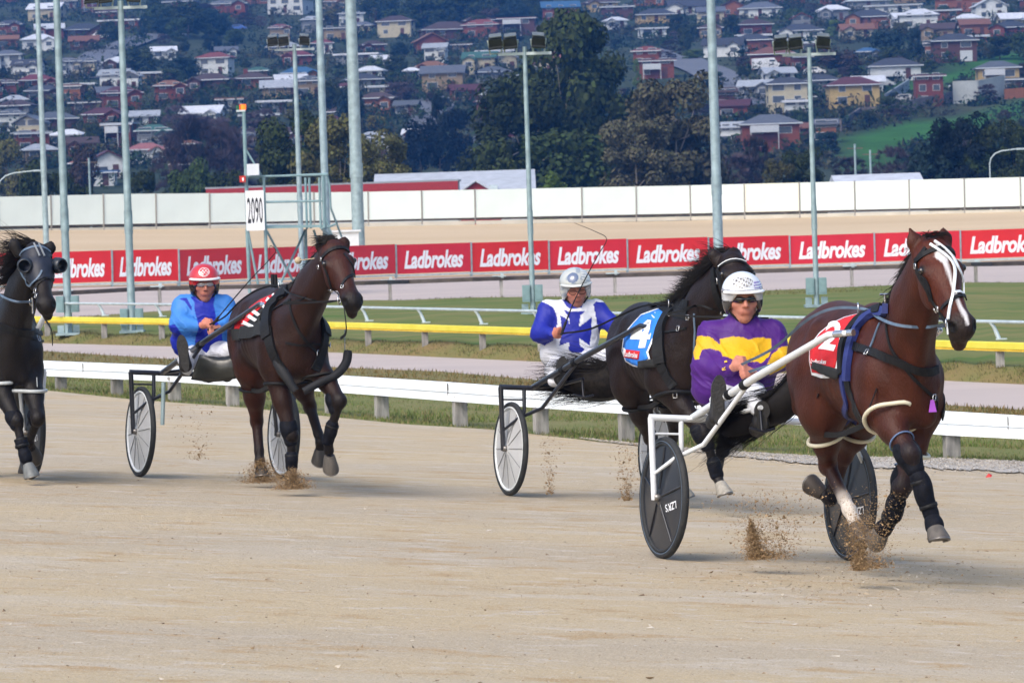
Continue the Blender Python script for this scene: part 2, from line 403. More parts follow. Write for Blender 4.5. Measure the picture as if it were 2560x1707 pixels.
# yellow rail with the pipe above --------------------------------------
yr = thing('barrier_rail', 'yellow padded rail with a thin grey pipe above it in the infield grass', 'rail', P2(1280)+Vector((0, .8, 0)))
def PY(u):
    q = P2(u); d = (q-CAMP); d.z = 0; return q+d.normalized()*.9+Vector((0, 0, .12))
yp = lerp_path(PY, -500, 3100, 60)
o_ = band([p-yr.location for p in yp], .345, .445, .09, M_YEL, 'padded_rail', yr); 
band([p-yr.location for p in yp], .312, .345, .085, M_YELD, 'lower_lip', yr)
mb = MB(); mb.tube([p-yr.location+Vector((-.1, .05, .74)) for p in yp], .026, 8); mb.build('pipe', M_GALVL, yr)
for (u, q) in arc_points(PY, -300, 2900, 2.4):
    uq, vq, _ = proj(q)
    if uq > 2700 or uq < -60: continue
    mb = MB(); mb.box((0, 0, .05), (.12, .10, .62)); p_ = mb.build('post', M_POST, yr); p_.location = q-yr.location
    mb = MB(); mb.tube([(-.12, .05, .73), (-.07, .05, .66), (-.03, .05, .56), (0, .03, .48)], [.028, .03, .035, .035], 6); mb.box((.03, .02, .485), (.16, .07, .02)); b_ = mb.build('bracket', M_GALVL, yr); b_.location = q-yr.location
# dark rail of the inner path -------------------------------------------
T_DR = [(143, 745, 756, 779), (230, 741, 752, 775), (356, 734, 747, 767), (603, 726, 737, 762), (938, 714, 723, 752), (1272, 705, 713, 740), (1500, 700, 708, 734), (1900, 686, 695, 722), (2186, 677.5, 686, 713), (2560, 670, 679, 703)]
def PD(u):
    return ground_hit(u, interp(T_DR, u)[2]) or px(u, interp(T_DR, u)[2], 108)
dr = thing('inner_rail', 'low dark weathered rail with pale capped posts along the pinkish inner path', 'rail', PD(1280))
dpth = []
for p_ in lerp_path(PD, -60, 2640, 50): dpth.append(p_-dr.location)
band(dpth, .395, .50, .05, M_DKRAIL, 'rail_board', dr)
for (u, q) in arc_points(PD, -100, 2700, 3.0):
    mb = MB(); mb.box((0, 0, .2), (.085, .09, .5)); mb.cur = 0
    p_ = mb.build('post', M_POST, dr); p_.location = q-dr.location
    mb = MB(); mb.box((-.05, -.05, .505), (.34, .12, .03)); mb.box((.03, -.04, .52), (.07, .1, .12)); c_ = mb.build('cap', M_GALVL, dr); c_.location = q-dr.location
# red advertising boards -----------------------------------------------
M_RED = mat('red_board', (.60, .018, .032), .45, var=.06, scale=1.5, objrand=.05)
M_LET = mat('white_lettering', (.82, .84, .88), .5, var=.02)
BW = [-300, -130, 46, 111*0+118, 280, 448, 620, 802, 991, 1179, 1373, 1569, 1772, 1975, 2187, 2402, 2620, 2840]
BW = [-210, -48, 114, 281, 448, 624, 806, 991, 1179, 1373, 1569, 1772, 1975, 2187, 2402, 2622]
tm = text_mesh('Ladbrokes', 1., .24, .034, 0, .66, 3, space=.97)
cx = [v.co.x for v in tm.vertices]; cy = [v.co.y for v in tm.vertices]; w0 = max(cx)-min(cx); mx_, my_ = (max(cx)+min(cx))/2, (max(cy)+min(cy))/2
for k in range(len(BW)-1):
    ua, ub = BW[k]+1.5, BW[k+1]-1.5
    def cor(u):
        t, b, Z = interp(T_BD, u); return px(u, t, Z), px(u, b, Z)
    ta, ba = cor(ua); tb, bb = cor(ub)
    X = (bb-ba); L_ = X.length; X.normalize(); Zv = Vector((0, 0, 1)); N_ = X.cross(Zv).normalized(); H_ = ((ta.z-ba.z)+(tb.z-bb.z))/2
    root = thing('advertising_board', 'red advertising board lettered Ladbrokes beside the far track', 'advertising board', ba)
    M3 = Matrix((X, -N_, Zv)).transposed(); root.matrix_world = Matrix.Translation(ba) @ M3.to_4x4()
    mb = MB(); mb.box((L_/2, .03, H_/2), (L_, .05, H_)); mb.build('panel', M_RED, root)
    mb = MB(); mb.box((L_/2, .0, -.055), (L_, .06, .05)); mb.build('bottom_strip', M_GALVL, root)
    mb = MB(); mb.box((-.02, .02, H_/2-.05), (.045, .09, H_+.14)); mb.box((-.02, .3, .1), (.045, .5, .04)); mb.build('post', M_GALV, root)
    tt = tm.copy(); sx = L_*.80/w0; sz = H_*.62/(max(cy)-min(cy))
    for v in tt.vertices: v.co = Vector(((v.co.x-mx_)*sx+L_*.5, -.002, (v.co.y-my_)*sz+H_*.47))
    mobj('lettering', tt, M_LET, root)
# white outer wall --------------------------------------------------------
M_PANEL = mat('white_panel', (.66, .75, .74), .5, var=.05, scale=.8, objrand=.03)
M_PANELC = mat('cream_panel', (.72, .74, .64), .6, var=.04, scale=.8)
M_CREAMK = mat('kick_board', (.50, .48, .42), .8, var=.15, scale=1)
WPX = [-400, -265, -135, -4, 128, 259, 390, 524, 653, 785, 921, 1055, 1188, 1321, 1455, 1591, 1727, 1862, 2000, 2138, 2274, 2412, 2552, 2692]
for k in range(len(WPX)-1):
    ua, ub = WPX[k], WPX[k+1]
    A_ = interp(T_WL, ua); B_ = interp(T_WL, ub)
    ba, bb = px(ua, A_[1], A_[3]), px(ub, B_[1], B_[3]); H_ = px(ua, A_[0], A_[3]).z-ba.z
    X = bb-ba; L_ = X.length; X.normalize(); Yv = Vector((-X.y, X.x, 0)).normalized(); Zv = X.cross(Yv)
    cream = WPX[k] == 1862
    root = thing('fence_panel', ('cream creased fence panel among the white ones behind the far track' if cream else 'plain white fence panel between brown posts behind the far track'), 'fence panel', ba, group=None if cream else 'white fence panels behind the far track')
    root.matrix_world = Matrix.Translation(ba) @ Matrix((X, Yv, Zv)).transposed().to_4x4()
    mb = MB(); mb.box((L_/2, 0, H_/2), (L_-.06, .04, H_)); mb.build('sheet', M_PANELC if cream else M_PANEL, root)
    mb = MB(); mb.box((0, -.01, H_/2-.12), (.055, .09, H_+.28)); mb.build('post', M_POST, root)
    mb = MB(); mb.box((L_/2, .05, -.05), (L_-.06, .05, .09)); mb.build('base_rail', M_DKRAIL, root)
    mb = MB(); mb.box((L_/2, -.03, -.22), (L_-.06, .04, .17)); mb.build('kick_board', M_CREAMK, root)
# ================================================================== light poles
M_DARKM = mat('dark_lamp_metal', (.03, .035, .035), .5, metal=.3, var=.3)
M_GLASS = mat('lamp_glass', (.12, .14, .15), .15, var=.2, scale=10, spec=.8)
def pole(label, ub, vb, ut, vt, wpx, Z=None, heads=None, box=None, base=True, big=False):
    g = ground_hit(ub, vb) if Z is None else px(ub, vb, Z)
    if Z is not None:
        g.z = ground_z(g.x, g.y, g.z)
    Zd = (g-CAMP).dot(_f); r = wpx*.5*Zd/FPX
    top = px(ut, vt, Zd); hgt = top.z-g.z
    root = thing('light_pole', label, 'light pole', g)
    H2 = hgt+(3 if heads is None else 0)
    n = 8
    mb = MB(); mb.tube([(0, 0, -.1), (0, 0, H2*.5), (0, 0, H2)], [r*1.05, r*.96, r*.8], n); mb.build('shaft', M_GALV, root)
    mb = MB(); zj = hgt*.30; mb.tube([(0, 0, zj), (0, 0, zj+.5)], [r*1.12, r*1.1], n); mb.build('joint_sleeve', M_GALV, root)
    if base:
        mb = MB(); mb.box((0, 0, .03), (.52, .52, .05))
        for a in range(4): mb.box((cos(a*pi/2)*.17, sin(a*pi/2)*.17, .13), (.14 if a % 2 == 0 else .02, .02 if a % 2 == 0 else .14, .18))
        mb.build('base_plate', M_GALV, root)
    if box:
        zb = px(ub, box, Zd).z-g.z
        for s in (-1, 1):
            mb = MB(); mb.box((s*(r+.08), -.02, zb), (.17, .18, .36)); mb.box((s*(r+.08), -.115, zb), (.12, .01, .28)); mb.build('junction_box', M_BLUEG, root)
    if heads:
        z = hgt-.15; hr = thing('x', None, None); bpy.data.objects.remove(hr)
        arm = MB(); arm.box((0, 0, z), (1.15, .06, .06)); arm.build('cross_arm', M_GALVL, root)
        for sx in (-1, 1):
            for t in (0, 1):
                lm = MB(); M_ = Matrix.Rotation(R(28), 3, 'X') @ Matrix.Rotation(R(sx*6), 3, 'Y')
                cx_ = sx*(.30+.32*t)
                if sx > 0 and t: continue
                lm.box((cx_, -.12, z+.27), (.28, .18, .20), M_); lm.box((cx_, -.15, z+.16), (.30, .20, .03), M_)
                lo = lm.build('floodlight', M_DARKM, root)
                gl = MB(); gl.box((cx_, -.20, z+.40), (.26, .16, .02), M_); gl.build('lens', M_GLASS, lo)
                br = MB(); br.tube([(cx_-.16, -.1, z+.3), (cx_-.12, 0, z+.02), (cx_+.12, 0, z+.02), (cx_+.16, -.1, z+.3)], .022, 6); br.build('bracket', M_GALVL, lo)
    return root
D_ = 1.0884
pole('slim grey light pole nearest the left edge, rising behind the black horse head', 117, 640, 92, -30, 14, Z=150, base=False)
pole('grey light pole with flanged base in the grass left of the red helmet pole', 172, 838, 143, -30, 19, box=760)
pole('grey light pole with floodlights cut by the top edge, left of the red helmet', 331, 832, 299, 4, 19, heads=1, box=792)
pole('grey pole with a pair of black floodlights seen over the 2090 gantry', 758, 750, 733, 112, 13, Z=123, heads=1)
pole('thick grey light pole standing at the right side of the 2090 gantry', 822, 740, 800, -30, 19, Z=119)
pole('thickest grey mast of all, beside the white utility box behind the red boards', 898, 640, 876, -30, 30, Z=146, base=False)
pole('grey pole with black floodlights in front of the big gum tree', 1333, 785, 1314, 118, 13, heads=1, box=733)
pole('thick grey light pole rising behind the mane of the blue cloth horse', 1800, 745, 1784, -30, 24, Z=114)
pole('grey pole with faint floodlights between the brick house and the green hill field', 2042, 768, 2024, 120, 13, heads=1, box=715)
# ================================================================== the gantry with the distance sign
GZ = 112.
def gp(x, y, dz=0.): return px(580+x/3.135, 240+y/3.135, GZ+dz)
g0 = gp(270, 1540); g0.z = ground_z(g0.x, g0.y)
ga = thing('observation_gantry', 'blue grey steel observation tower with railings, ladder and distance sign', 'gantry', g0)
def gt(name, segs, r=.035, m=None):
    mb = MB()
    for (a, b, da, db) in segs:
        mb.tube([gp(*a, da)-g0, gp(*b, db)-g0], r, 6)
    return mb.build(name, m or M_BLUEG, ga)
dp = 1.7
for (x, y0, x2, d) in ((130, 1050, 138, 0), (268, 1050, 275, 0), (205, 1480, 128, 0)):
    pass
gt('leg', [((118, 1040), (138, 1545), 0, 0)], .05); gt('leg', [((262, 1040), (276, 1540), 0, 0)], .05)
gt('leg', [((575, 1045), (590, 1540), dp, dp)], .05); gt('leg', [((722, 1040), (735, 1540), dp, dp)], .05)
gt('brace', [((125, 1060), (208, 1500), 0, 0)]); gt('brace', [((275, 1060), (500, 1490), 0, dp)]); gt('brace', [((570, 1060), (370, 1490), dp, 0)]); gt('brace', [((640, 1050), (780, 1490), dp, dp)])
gt('brace', [((735, 1035), (812, 1005), dp, dp)]); gt('brace', [((700, 1030), (800, 1135), 0, dp)], .05)
mb = MB()
c4 = [gp(262, 1040, 0), gp(735, 1030, 0), gp(735, 1030, dp), gp(262, 1030, dp)]
mb.prism([c-g0 for c in c4], (0, 0, .07)); mb.build('platform', M_BLUEG, ga)
for (x0, y0, y1, d) in ((248, 625, 1045, 0), (575, 640, 1045, dp), (605, 640, 1040, dp), (683, 640, 1030, 0), (712, 625, 1035, 0), (250, 640, 1040, dp), (722, 625, 1120, dp)):
    gt('railing_post', [((x0, y0), (x0+13, y1), d, d)], .036)
gt('top_rail', [((115, 634), (745, 618), 0, 0), ((250, 632), (745, 612), dp, dp), ((745, 618), (745, 612), 0, dp)], .034)
gt('mid_rail', [((268, 834), (708, 824), 0, 0), ((268, 830), (720, 822), dp, dp)], .03)
gt('ladder', [((745, 618), (765, 700), dp, dp), ((765, 700), (775, 880), dp, dp), ((775, 880), (860, 1105), dp, dp+.4), ((735, 960), (800, 1140), dp, dp)], .03)
gt('mast', [((92, 125), (125, 1050), 0, 0)], .055); gt('mast_stay', [((115, 430), (180, 540), 0, 0), ((180, 540), (228, 620), 0, 0)], .03)
mb = MB(); cbx = gp(165, 578, -.2)-g0; mb.box(cbx, (.32, .2, .30)); mb.build('meter_box', mat('white_box', (.62, .66, .70), .5, var=.04), ga)
mb = MB(); cbx = gp(84, 652, -.1)-g0; mb.box(cbx, (.16, .16, .17)); rb = mb.build('red_call_box', mat('red_box', (.5, .03, .02), .5), ga)
mb = MB(); mb.box(gp(88, 654, -.1)-g0+Vector((0, -.09, 0)), (.045, .01, .085)); mb.build('label_plate', M_LET, rb)
mb = MB(); mb.tube([gp(88, 108)-g0, gp(87, 68)-g0], .075, 10); mb.build('amber_lamp', mat('amber_lamp', (.9, .14, .01), .35, emit=((1, .13, .01), 1.1)), ga)
mb = MB(); mb.tube([gp(66, 112)-g0, gp(65, 72)-g0], .035, 10); mb.build('red_lamp', mat('red_lamp', (.7, .04, .01), .35, emit=((.8, .05, .01), .5)), ga)
mb = MB(); mb.tube([gp(48, 114)-g0, gp(47, 76)-g0], .055, 10); mb.build('green_lamp', mat('green_lamp', (.02, .12, .05), .35), ga)
mb = MB(); mb.box(gp(70, 118)-g0, (.24, .14, .05)); mb.build('lamp_base', M_GALVL, ga)
sa, sb = gp(105, 742, -.25), gp(248, 742, -.25); sc_, sd_ = gp(112, 1054, -.25), gp(258, 1054, -.25)
cen = (sa+sb+sc_+sd_)/4-g0; sw, sh = (sb-sa).length, sa.z-sc_.z
mb = MB(); mb.box(cen, (sw, .03, sh)); sg = mb.build('distance_sign', mat('sign_white', (.80, .82, .85), .5, var=.02), ga)
t2 = text_mesh('2090', 1, 0, .012, 0, .62, 3, space=1.02); cx = [v.co.x for v in t2.vertices]; cy = [v.co.y for v in t2.vertices]
for v in t2.vertices: v.co = Vector(((v.co.x-(max(cx)+min(cx))/2)*sw*.84/(max(cx)-min(cx))+cen.x, cen.y-.019, (v.co.y-(max(cy)+min(cy))/2)*sh*.66/(max(cy)-min(cy))+cen.z))
mobj('numerals', t2, mat('black_lettering', (.012, .013, .016), .5), sg)
# white utility box behind the boards
ub_ = px(865, 612, 144); ub_.z = ground_z(ub_.x, ub_.y)
zt = px(865, 580, 144).z-ub_.z
ut = thing('utility_box', 'white utility cabinet with a flat lid at the foot of the thickest mast', 'utility box', ub_)
mb = MB(); mb.box((0, 0, zt/2), (.9, .6, zt)); mb.build('cabinet', mat('white_box'), ut)
mb = MB(); mb.box((0, 0, zt+.03), (1.05, .75, .06)); mb.build('lid', mat('white_box'), ut)
# grass tufts ------------------------------------------------------------
def tufts(name, fpos, N, h0, h1, cols_, lab):
    vs, fs, cl = [], [], []
    for i in range(N):
        p = fpos()
        if p is None: continue
        a = random.random()*6.28; h = random.uniform(h0, h1); w_ = h*.16; dx, dy = cos(a)*w_, sin(a)*w_; lx, ly = random.gauss(0, .35)*h, random.gauss(0, .35)*h
        n = len(vs); vs += [(p.x-dx, p.y-dy, p.z-.01), (p.x+dx, p.y+dy, p.z-.01), (p.x+lx, p.y+ly, p.z+h)]; fs.append((n, n+1, n+2))
        c_ = random.choice(cols_); k = random.uniform(.7, 1.3); cl += [tuple(x*k for x in c_)]*3
    me = bpy.data.meshes.new(name); me.from_pydata(vs, [], fs); setcol(me, cl)
    o = mobj(name, me, mat('grass_blades', attr=True, rough=.9, spec=.15)); tag(o, lab, 'grass', kind='stuff')
def ft(fa, fb, pw=1., u0=-60, u1=2620):
    def f():
        u = random.uniform(u0, u1); k = random.random()**pw; return fa(u).lerp(fb(u), k)
    return f
gc = [(.12, .17, .04), (.18, .18, .07), (.08, .12, .03), (.22, .18, .09)]
tufts('grass_verge', ft(P0, P01, 1.3), 60000, .015, .05, gc, 'short green and straw grass between the white rail and the pale path')
tufts('dry_grass', ft(P01, P1), 12000, .02, .07, [(.20, .13, .05), (.14, .10, .04), (.10, .10, .03)], 'dry reddish grass along the near edge of the pale path')
tufts('infield_edge_grass', ft(P2, P2b, .7), 12000, .015, .055, [(.10, .11, .04), (.13, .12, .05), (.08, .07, .035), (.12, .16, .04)], 'rough dark tufts along the far edge of the pale path')
tufts('bank_grass', ft(lambda u: P2b(u).lerp(P3(u), .9), P3), 7000, .02, .06, [(.09, .10, .03), (.13, .11, .04)], 'tufted grass along the crest of the infield bank')
# ================================================================== buildings and trees beyond the wall
def roofmat(n): 
    cols_ = dict(grey=(0.072, 0.083, 0.105), darkgrey=(0.030, 0.033, 0.044), white=(0.446, 0.475, 0.533), red=(0.121, 0.022, 0.019), brown=(0.047, 0.026, 0.023), terracotta=(0.143, 0.061, 0.036), blue=(0.028, 0.088, 0.198), green=(0.028, 0.088, 0.072), maroon=(0.066, 0.015, 0.019), silver=(0.252, 0.280, 0.322), pink=(0.231, 0.088, 0.088))
    return mat(n+'_roof', cols_[n], .6, var=.14, scale=1.2, objrand=.14, stretch=(1, 1, 3))
def wallmat(n):
    cols_ = dict(white=(0.475, 0.504, 0.518), cream=(0.341, 0.310, 0.223), yellow=(0.347, 0.260, 0.112), brick=(0.130, 0.031, 0.019), darkbrick=(0.068, 0.026, 0.021), grey=(0.149, 0.161, 0.174), tan=(0.198, 0.149, 0.093), orange=(0.186, 0.068, 0.031), blue=(0.062, 0.155, 0.260))
    return mat(n+'_wall', cols_[n], .85, var=.12, scale=1.5, objrand=.10)
M_WIN = mat('window_glass', (.045, .06, .085), .15, var=.3, scale=1, spec=.8)
M_WFR = mat('window_frame', (.40, .42, .45), .6)
M_TRIM = mat('white_trim', (.42, .45, .49), .6)
RN = dict(grey='grey', darkgrey='dark grey', white='white', red='red tiled', brown='brown tiled', terracotta='terracotta', blue='blue', green='green', maroon='maroon', silver='silver', pink='pink')
WN = dict(white='white', cream='cream', yellow='yellow brick', brick='red brick', darkbrick='dark brick', grey='grey', tan='tan', orange='orange brick', blue='blue')
HOUSES = []
def house(P, w_, d_, st, roof, wall, kind='hip', yaw=0., balcony=False, garage=False, chim=None):
    h = 2.0*st+.1; root = thing('house', 'x', 'house', P, yaw); base = -2.2
    mb = MB(); mb.box((0, 0, (h+base)/2), (w_, d_, h-base))
    if kind == 'gable':
        for s in (-1, 1): mb.add([(s*w_/2, -d_/2, h), (s*w_/2, d_/2, h), (s*w_/2, 0, h+d_*.26)], [(0, 1, 2)])
    if kind == 'gablef':
        for s in (-1, 1): mb.add([(-w_/2, s*d_/2, h), (w_/2, s*d_/2, h), (0, s*d_/2, h+w_*.24)], [(0, 1, 2)])
    mb.build('wall', wallmat(wall), root)
    if kind in ('hip', 'gable') and st < 2.5 and not garage and random.random() < .5:
        sx = random.choice((-1, 1)); ww2, dd2, h2 = w_*random.uniform(.28, .4), d_*.5, h*random.uniform(.82, .97); x2, y2 = sx*(w_/2-ww2/2-.02), -d_/2-dd2/2+.3
        mb = MB(); mb.box((x2, y2, (h2+base)/2), (ww2, dd2, h2-base)); mb.add([(x2-ww2/2, y2-dd2/2, h2), (x2+ww2/2, y2-dd2/2, h2), (x2, y2-dd2/2, h2+ww2*.24)], [(0, 1, 2)]); mb.build('wing', wallmat(wall), root)
        a2, zt2 = ww2/2+.4, h2+(ww2/2+.4)*.48; yf, yb = y2-dd2/2-.4, d_*.1; mb = MB()
        mb.add([(x2-a2, yf, h2-.1), (x2-a2, yb, h2-.1), (x2, yb, zt2), (x2, yf, zt2), (x2+a2, yb, h2-.1), (x2+a2, yf, h2-.1), (x2-a2, yf, h2-.3), (x2-a2, yb, h2-.3), (x2, yb, zt2-.2), (x2, yf, zt2-.2), (x2+a2, yb, h2-.3), (x2+a2, yf, h2-.3)], [(0, 3, 2, 1), (3, 5, 4, 2), (0, 6, 9, 3), (3, 9, 11, 5), (0, 1, 7, 6), (5, 11, 10, 4)]); mb.build('wing_roof', roofmat(roof), root)
        mb = MB(); mb.box((x2, y2-dd2/2-.02, h2-1.0), (1.5, .05, 1.1)); f = mb.build('window', M_WFR, root); mb = MB(); mb.box((x2, y2-dd2/2-.05, h2-1.0), (1.3, .03, .95)); mb.build('pane', M_WIN, f)
    o = .55; a, b = w_/2+o, d_/2+o; mb = MB(); t = .22
    if kind == 'hip':
        r = max(.4, a-b*.95); zt = h+b*.40
        mb.add([(-a, -b, h), (a, -b, h), (a, b, h), (-a, b, h), (-r, 0, zt), (r, 0, zt), (-a, -b, h-t), (a, -b, h-t), (a, b, h-t), (-a, b, h-t)], [(0, 1, 5, 4), (1, 2, 5), (2, 3, 4, 5), (3, 0, 4), (6, 7, 1, 0), (7, 8, 2, 1), (8, 9, 3, 2), (9, 6, 0, 3), (9, 8, 7, 6)])
    elif kind == 'gable':
        zt = h+b*.42; mb.add([(-a, -b, h-.1), (a, -b, h-.1), (a, 0, zt), (-a, 0, zt), (a, b, h-.1), (-a, b, h-.1), (-a, -b, h-.3), (a, -b, h-.3), (a, 0, zt-.2), (-a, 0, zt-.2), (a, b, h-.3), (-a, b, h-.3)], [(0, 1, 2, 3), (3, 2, 4, 5), (0, 6, 7, 1), (6, 9, 8, 7), (9, 11, 10, 8), (5, 4, 10, 11), (0, 3, 9, 6), (3, 5, 11, 9), (1, 7, 8, 2), (2, 8, 10, 4)])
    elif kind == 'gablef':
        zt = h+a*.48; mb.add([(-a, -b, h-.1), (-a, b, h-.1), (0, b, zt), (0, -b, zt), (a, b, h-.1), (a, -b, h-.1), (-a, -b, h-.3), (-a, b, h-.3), (0, b, zt-.2), (0, -b, zt-.2), (a, b, h-.3), (a, -b, h-.3)], [(0, 3, 2, 1), (3, 5, 4, 2), (0, 6, 9, 3), (3, 9, 11, 5), (6, 7, 8, 9), (9, 8, 10, 11), (0, 1, 7, 6), (5, 11, 10, 4), (1, 2, 8, 7), (2, 4, 10, 8)])
    else:
        mb.box((0, 0, h+.12), (2*a, 2*b, .25)); zt = h+.3
    ro = mb.build('roof', roofmat(roof), root)
    if chim is not None:
        mb = MB(); mb.box((w_*chim, 0, zt), (.8, .6, 1.5)); mb.build('chimney', wallmat('brick' if wall != 'white' else 'white'), ro)
    if kind in ('hip', 'flat'):
        mb = MB(); mb.box((0, -b-.03, h-.08), (2*a, .06, .2)); mb.build('gutter', M_TRIM, ro)
    for s in range(int(round(st))):
        zc = 1.2+2.0*s; n = max(2, int(w_/3.2))
        for k in range(n):
            if s == 0 and k == n-1 and garage:
                mb = MB(); mb.box((-w_/2+w_*(k+.5)/n, -d_/2-.02, 1.0), (2.4, .06, 2.1)); mb.build('garage_door', M_TRIM, root); continue
            if s == 0 and k == n//2:
                mb = MB(); mb.box((-w_/2+w_*(k+.5)/n, -d_/2-.02, 1.0), (.95, .06, 2.0)); mb.build('door', wallmat('darkbrick'), root); continue
            ww = random.choice((1.1, 1.6, 2.0)); hh = random.choice((.95, 1.1))
            x_ = -w_/2+w_*(k+.5)/n
            mb = MB(); mb.box((x_, -d_/2-.02, zc), (ww+.16, .05, hh+.16)); f = mb.build('window', M_WFR, root)
            mb = MB(); mb.box((x_, -d_/2-.05, zc), (ww, .03, hh)); mb.build('pane', M_WIN, f)
        for s2 in (-1, 1):
            if kind != 'x' and random.random() < .6:
                mb = MB(); mb.box((s2*(w_/2+.02), -d_*.1, zc), (.05, 1.3, 1.2)); mb.build('window', M_WIN, root)
    if balcony:
        zb = 2.7*(st-1) if st > 1 else .2; mb = MB(); mb.box((-w_*.12, -d_/2-.8, zb), (w_*.5, 1.6, .15)); mb.box((-w_*.12, -d_/2-1.58, zb+.55), (w_*.5, .06, .95))
        for s2 in (-1, 1): mb.box((-w_*.12+s2*w_*.24, -d_/2-1.5, zb/2-1), (.12, .12, zb+2))
        mb.build('balcony', M_TRIM, root)
    HOUSES.append((root, roof, wall, st, kind, balcony)); return root
HP_PX = []
def hpx(uv, wpx, st, roof, wall, kind='hip', yaw=None, dr=.7, hpx_=None, **k):
    u, v = uv; P = hill_hit(u, v)
    if P is None: return
    w_ = .86*wpx*P.y/FPX
    w_ = min(22, w_)
    if yaw is None: yaw = random.uniform(-.25, .25)
    HP_PX.append((u, v, wpx)); return house(P, w_, w_*dr if kind != 'gablef' else w_*1.1, st, roof, wall, kind, yaw, **k)
H_ = hpx
# left third (zoom 1)
H_(z1(310, 135), 95, 1.6, 'white', 'cream', 'gable'); H_(z1(590, 90), 50, 2.6, 'maroon', 'brick', 'flat', balcony=True); H_(z1(545, 250), 115, 1, 'darkgrey', 'darkbrick'); H_(z1(800, 190), 115, 1, 'white', 'brick', 'flat'); H_(z1(70, 245), 75, 1.6, 'darkgrey', 'brick')
H_(z1(440, 55), 60, 1, 'brown', 'grey'); H_(z1(50, 20), 60, 1, 'maroon', 'brick'); H_(z1(1180, 60), 90, 1, 'darkgrey', 'brick'); H_(z1(1500, 105), 105, 1.6, 'grey', 'brick', chim=.2); H_(z1(1900, 90), 105, 2, 'grey', 'white', 'gablef'); H_(z1(2180, 60), 60, 1, 'terracotta', 'tan')
H_(z1(60, 480), 80, 2, 'grey', 'white', 'hip'); H_(z1(190, 520), 80, 1.6, 'darkgrey', 'white', 'gable'); H_(z1(560, 500), 60, 1.6, 'grey', 'cream', 'hip'); H_(z1(450, 500), 60, 1.6, 'grey', 'white'); H_(z1(1070, 390), 66, 1, 'white', 'white', 'gable'); H_(z1(1410, 500), 95, 2, 'red', 'white', 'hip', balcony=False)
H_(z1(960, 545), 85, 1, 'white', 'tan', 'flat'); H_(z1(1380, 590), 110, 1, 'brown', 'darkbrick'); H_(z1(1110, 670), 85, 1.6, 'terracotta', 'brick', 'hip', balcony=False); H_(z1(1650, 580), 95, 1, 'brown', 'orange', chim=-.2); H_(z1(1960, 545), 105, 1, 'blue', 'orange'); H_(z1(1690, 530), 60, 1, 'green', 'brick')
H_(z1(240, 590), 100, 1, 'red', 'brick', 'hip'); H_(z1(280, 660), 95, 1, 'darkgrey', 'darkbrick'); H_(z1(520, 620), 85, 1, 'white', 'cream', 'flat'); H_(z1(760, 590), 80, 1.6, 'silver', 'white', 'gable'); H_(z1(860, 600), 50, 1.6, 'silver', 'white', 'gablef'); H_(z1(100, 720), 70, 1, 'silver', 'grey'); H_(z1(110, 760), 95, 1, 'brown', 'grey')
H_(z1(590, 740), 95, 1, 'darkgrey', 'darkbrick', 'flat'); H_(z1(790, 720), 110, 1.6, 'maroon', 'brick'); H_(z1(360, 850), 120, 1, 'grey', 'darkbrick'); H_(z1(680, 820), 110, 1, 'maroon', 'brick'); H_(z1(80, 860), 80, 1.6, 'grey', 'white', 'hip'); H_(z1(950, 830), 75, 1, 'silver', 'white', 'gable'); H_(z1(1330, 810), 110, 1, 'white', 'white', 'gable'); H_(z1(1790, 740), 85, 1, 'white', 'grey', 'flat'); H_(z1(1700, 830), 105, 1, 'silver', 'cream', 'flat')
H_(z1(1850, 640), 120, 1, 'silver', 'tan', 'gable'); H_(z1(2030, 640), 80, 1.6, 'grey', 'tan'); H_(z1(1900, 590), 85, 1, 'white', 'white', 'gable'); H_(z1(210, 1000), 95, 1.6, 'silver', 'brick', 'flat'); H_(z1(450, 960), 85, 1, 'white', 'cream', 'hip'); H_(z1(790, 970), 80, 2, 'silver', 'brick', 'flat', balcony=True); H_(z1(1010, 980), 95, 1.6, 'green', 'grey', 'hip'); H_(z1(960, 1060), 105, 1, 'pink', 'white', 'hip')
H_(z1(260, 1060), 90, 1, 'silver', 'tan'); H_(z1(560, 1150), 70, 1, 'pink', 'grey', 'hip'); H_(z1(700, 1160), 85, 1.4, 'maroon', 'white', 'gablef'); H_(z1(1180, 1160), 50, 1, 'maroon', 'blue'); H_(z1(640, 1215), 105, 1, 'blue', 'white', 'flat', yaw=0)
# middle third (zoom 2)
H_(z2(370, 240), 98, 1.9, 'brown', 'cream', 'hip', balcony=False); H_(z2(250, 40), 100, 1, 'grey', 'grey'); H_(z2(700, 250), 150, 1, 'brown', 'darkbrick'); H_(z2(930, 250), 100, 1.6, 'red', 'brick'); H_(z2(1160, 230), 105, 2, 'maroon', 'darkbrick', 'flat', balcony=True); H_(z2(1440, 130), 105, 1.6, 'blue', 'brick', 'gable'); H_(z2(590, 350), 85, 1.4, 'terracotta', 'brick', 'gablef')
H_(z2(630, 420), 62, 1.8, 'silver', 'white', 'gable'); H_(z2(1010, 400), 100, 1, 'white', 'white', 'flat'); H_(z2(920, 480), 90, 1.6, 'green', 'cream', 'gable'); H_(z2(1080, 470), 55, 1.4, 'silver', 'cream', 'gablef'); H_(z2(600, 500), 85, 1, 'terracotta', 'brick'); H_(z2(680, 600), 118, 1.8, 'tan' if False else 'grey', 'tan', 'gable'); H_(z2(470, 530), 42, 1, 'white', 'white'); H_(z2(200, 530), 75, 1, 'white', 'white', 'hip')
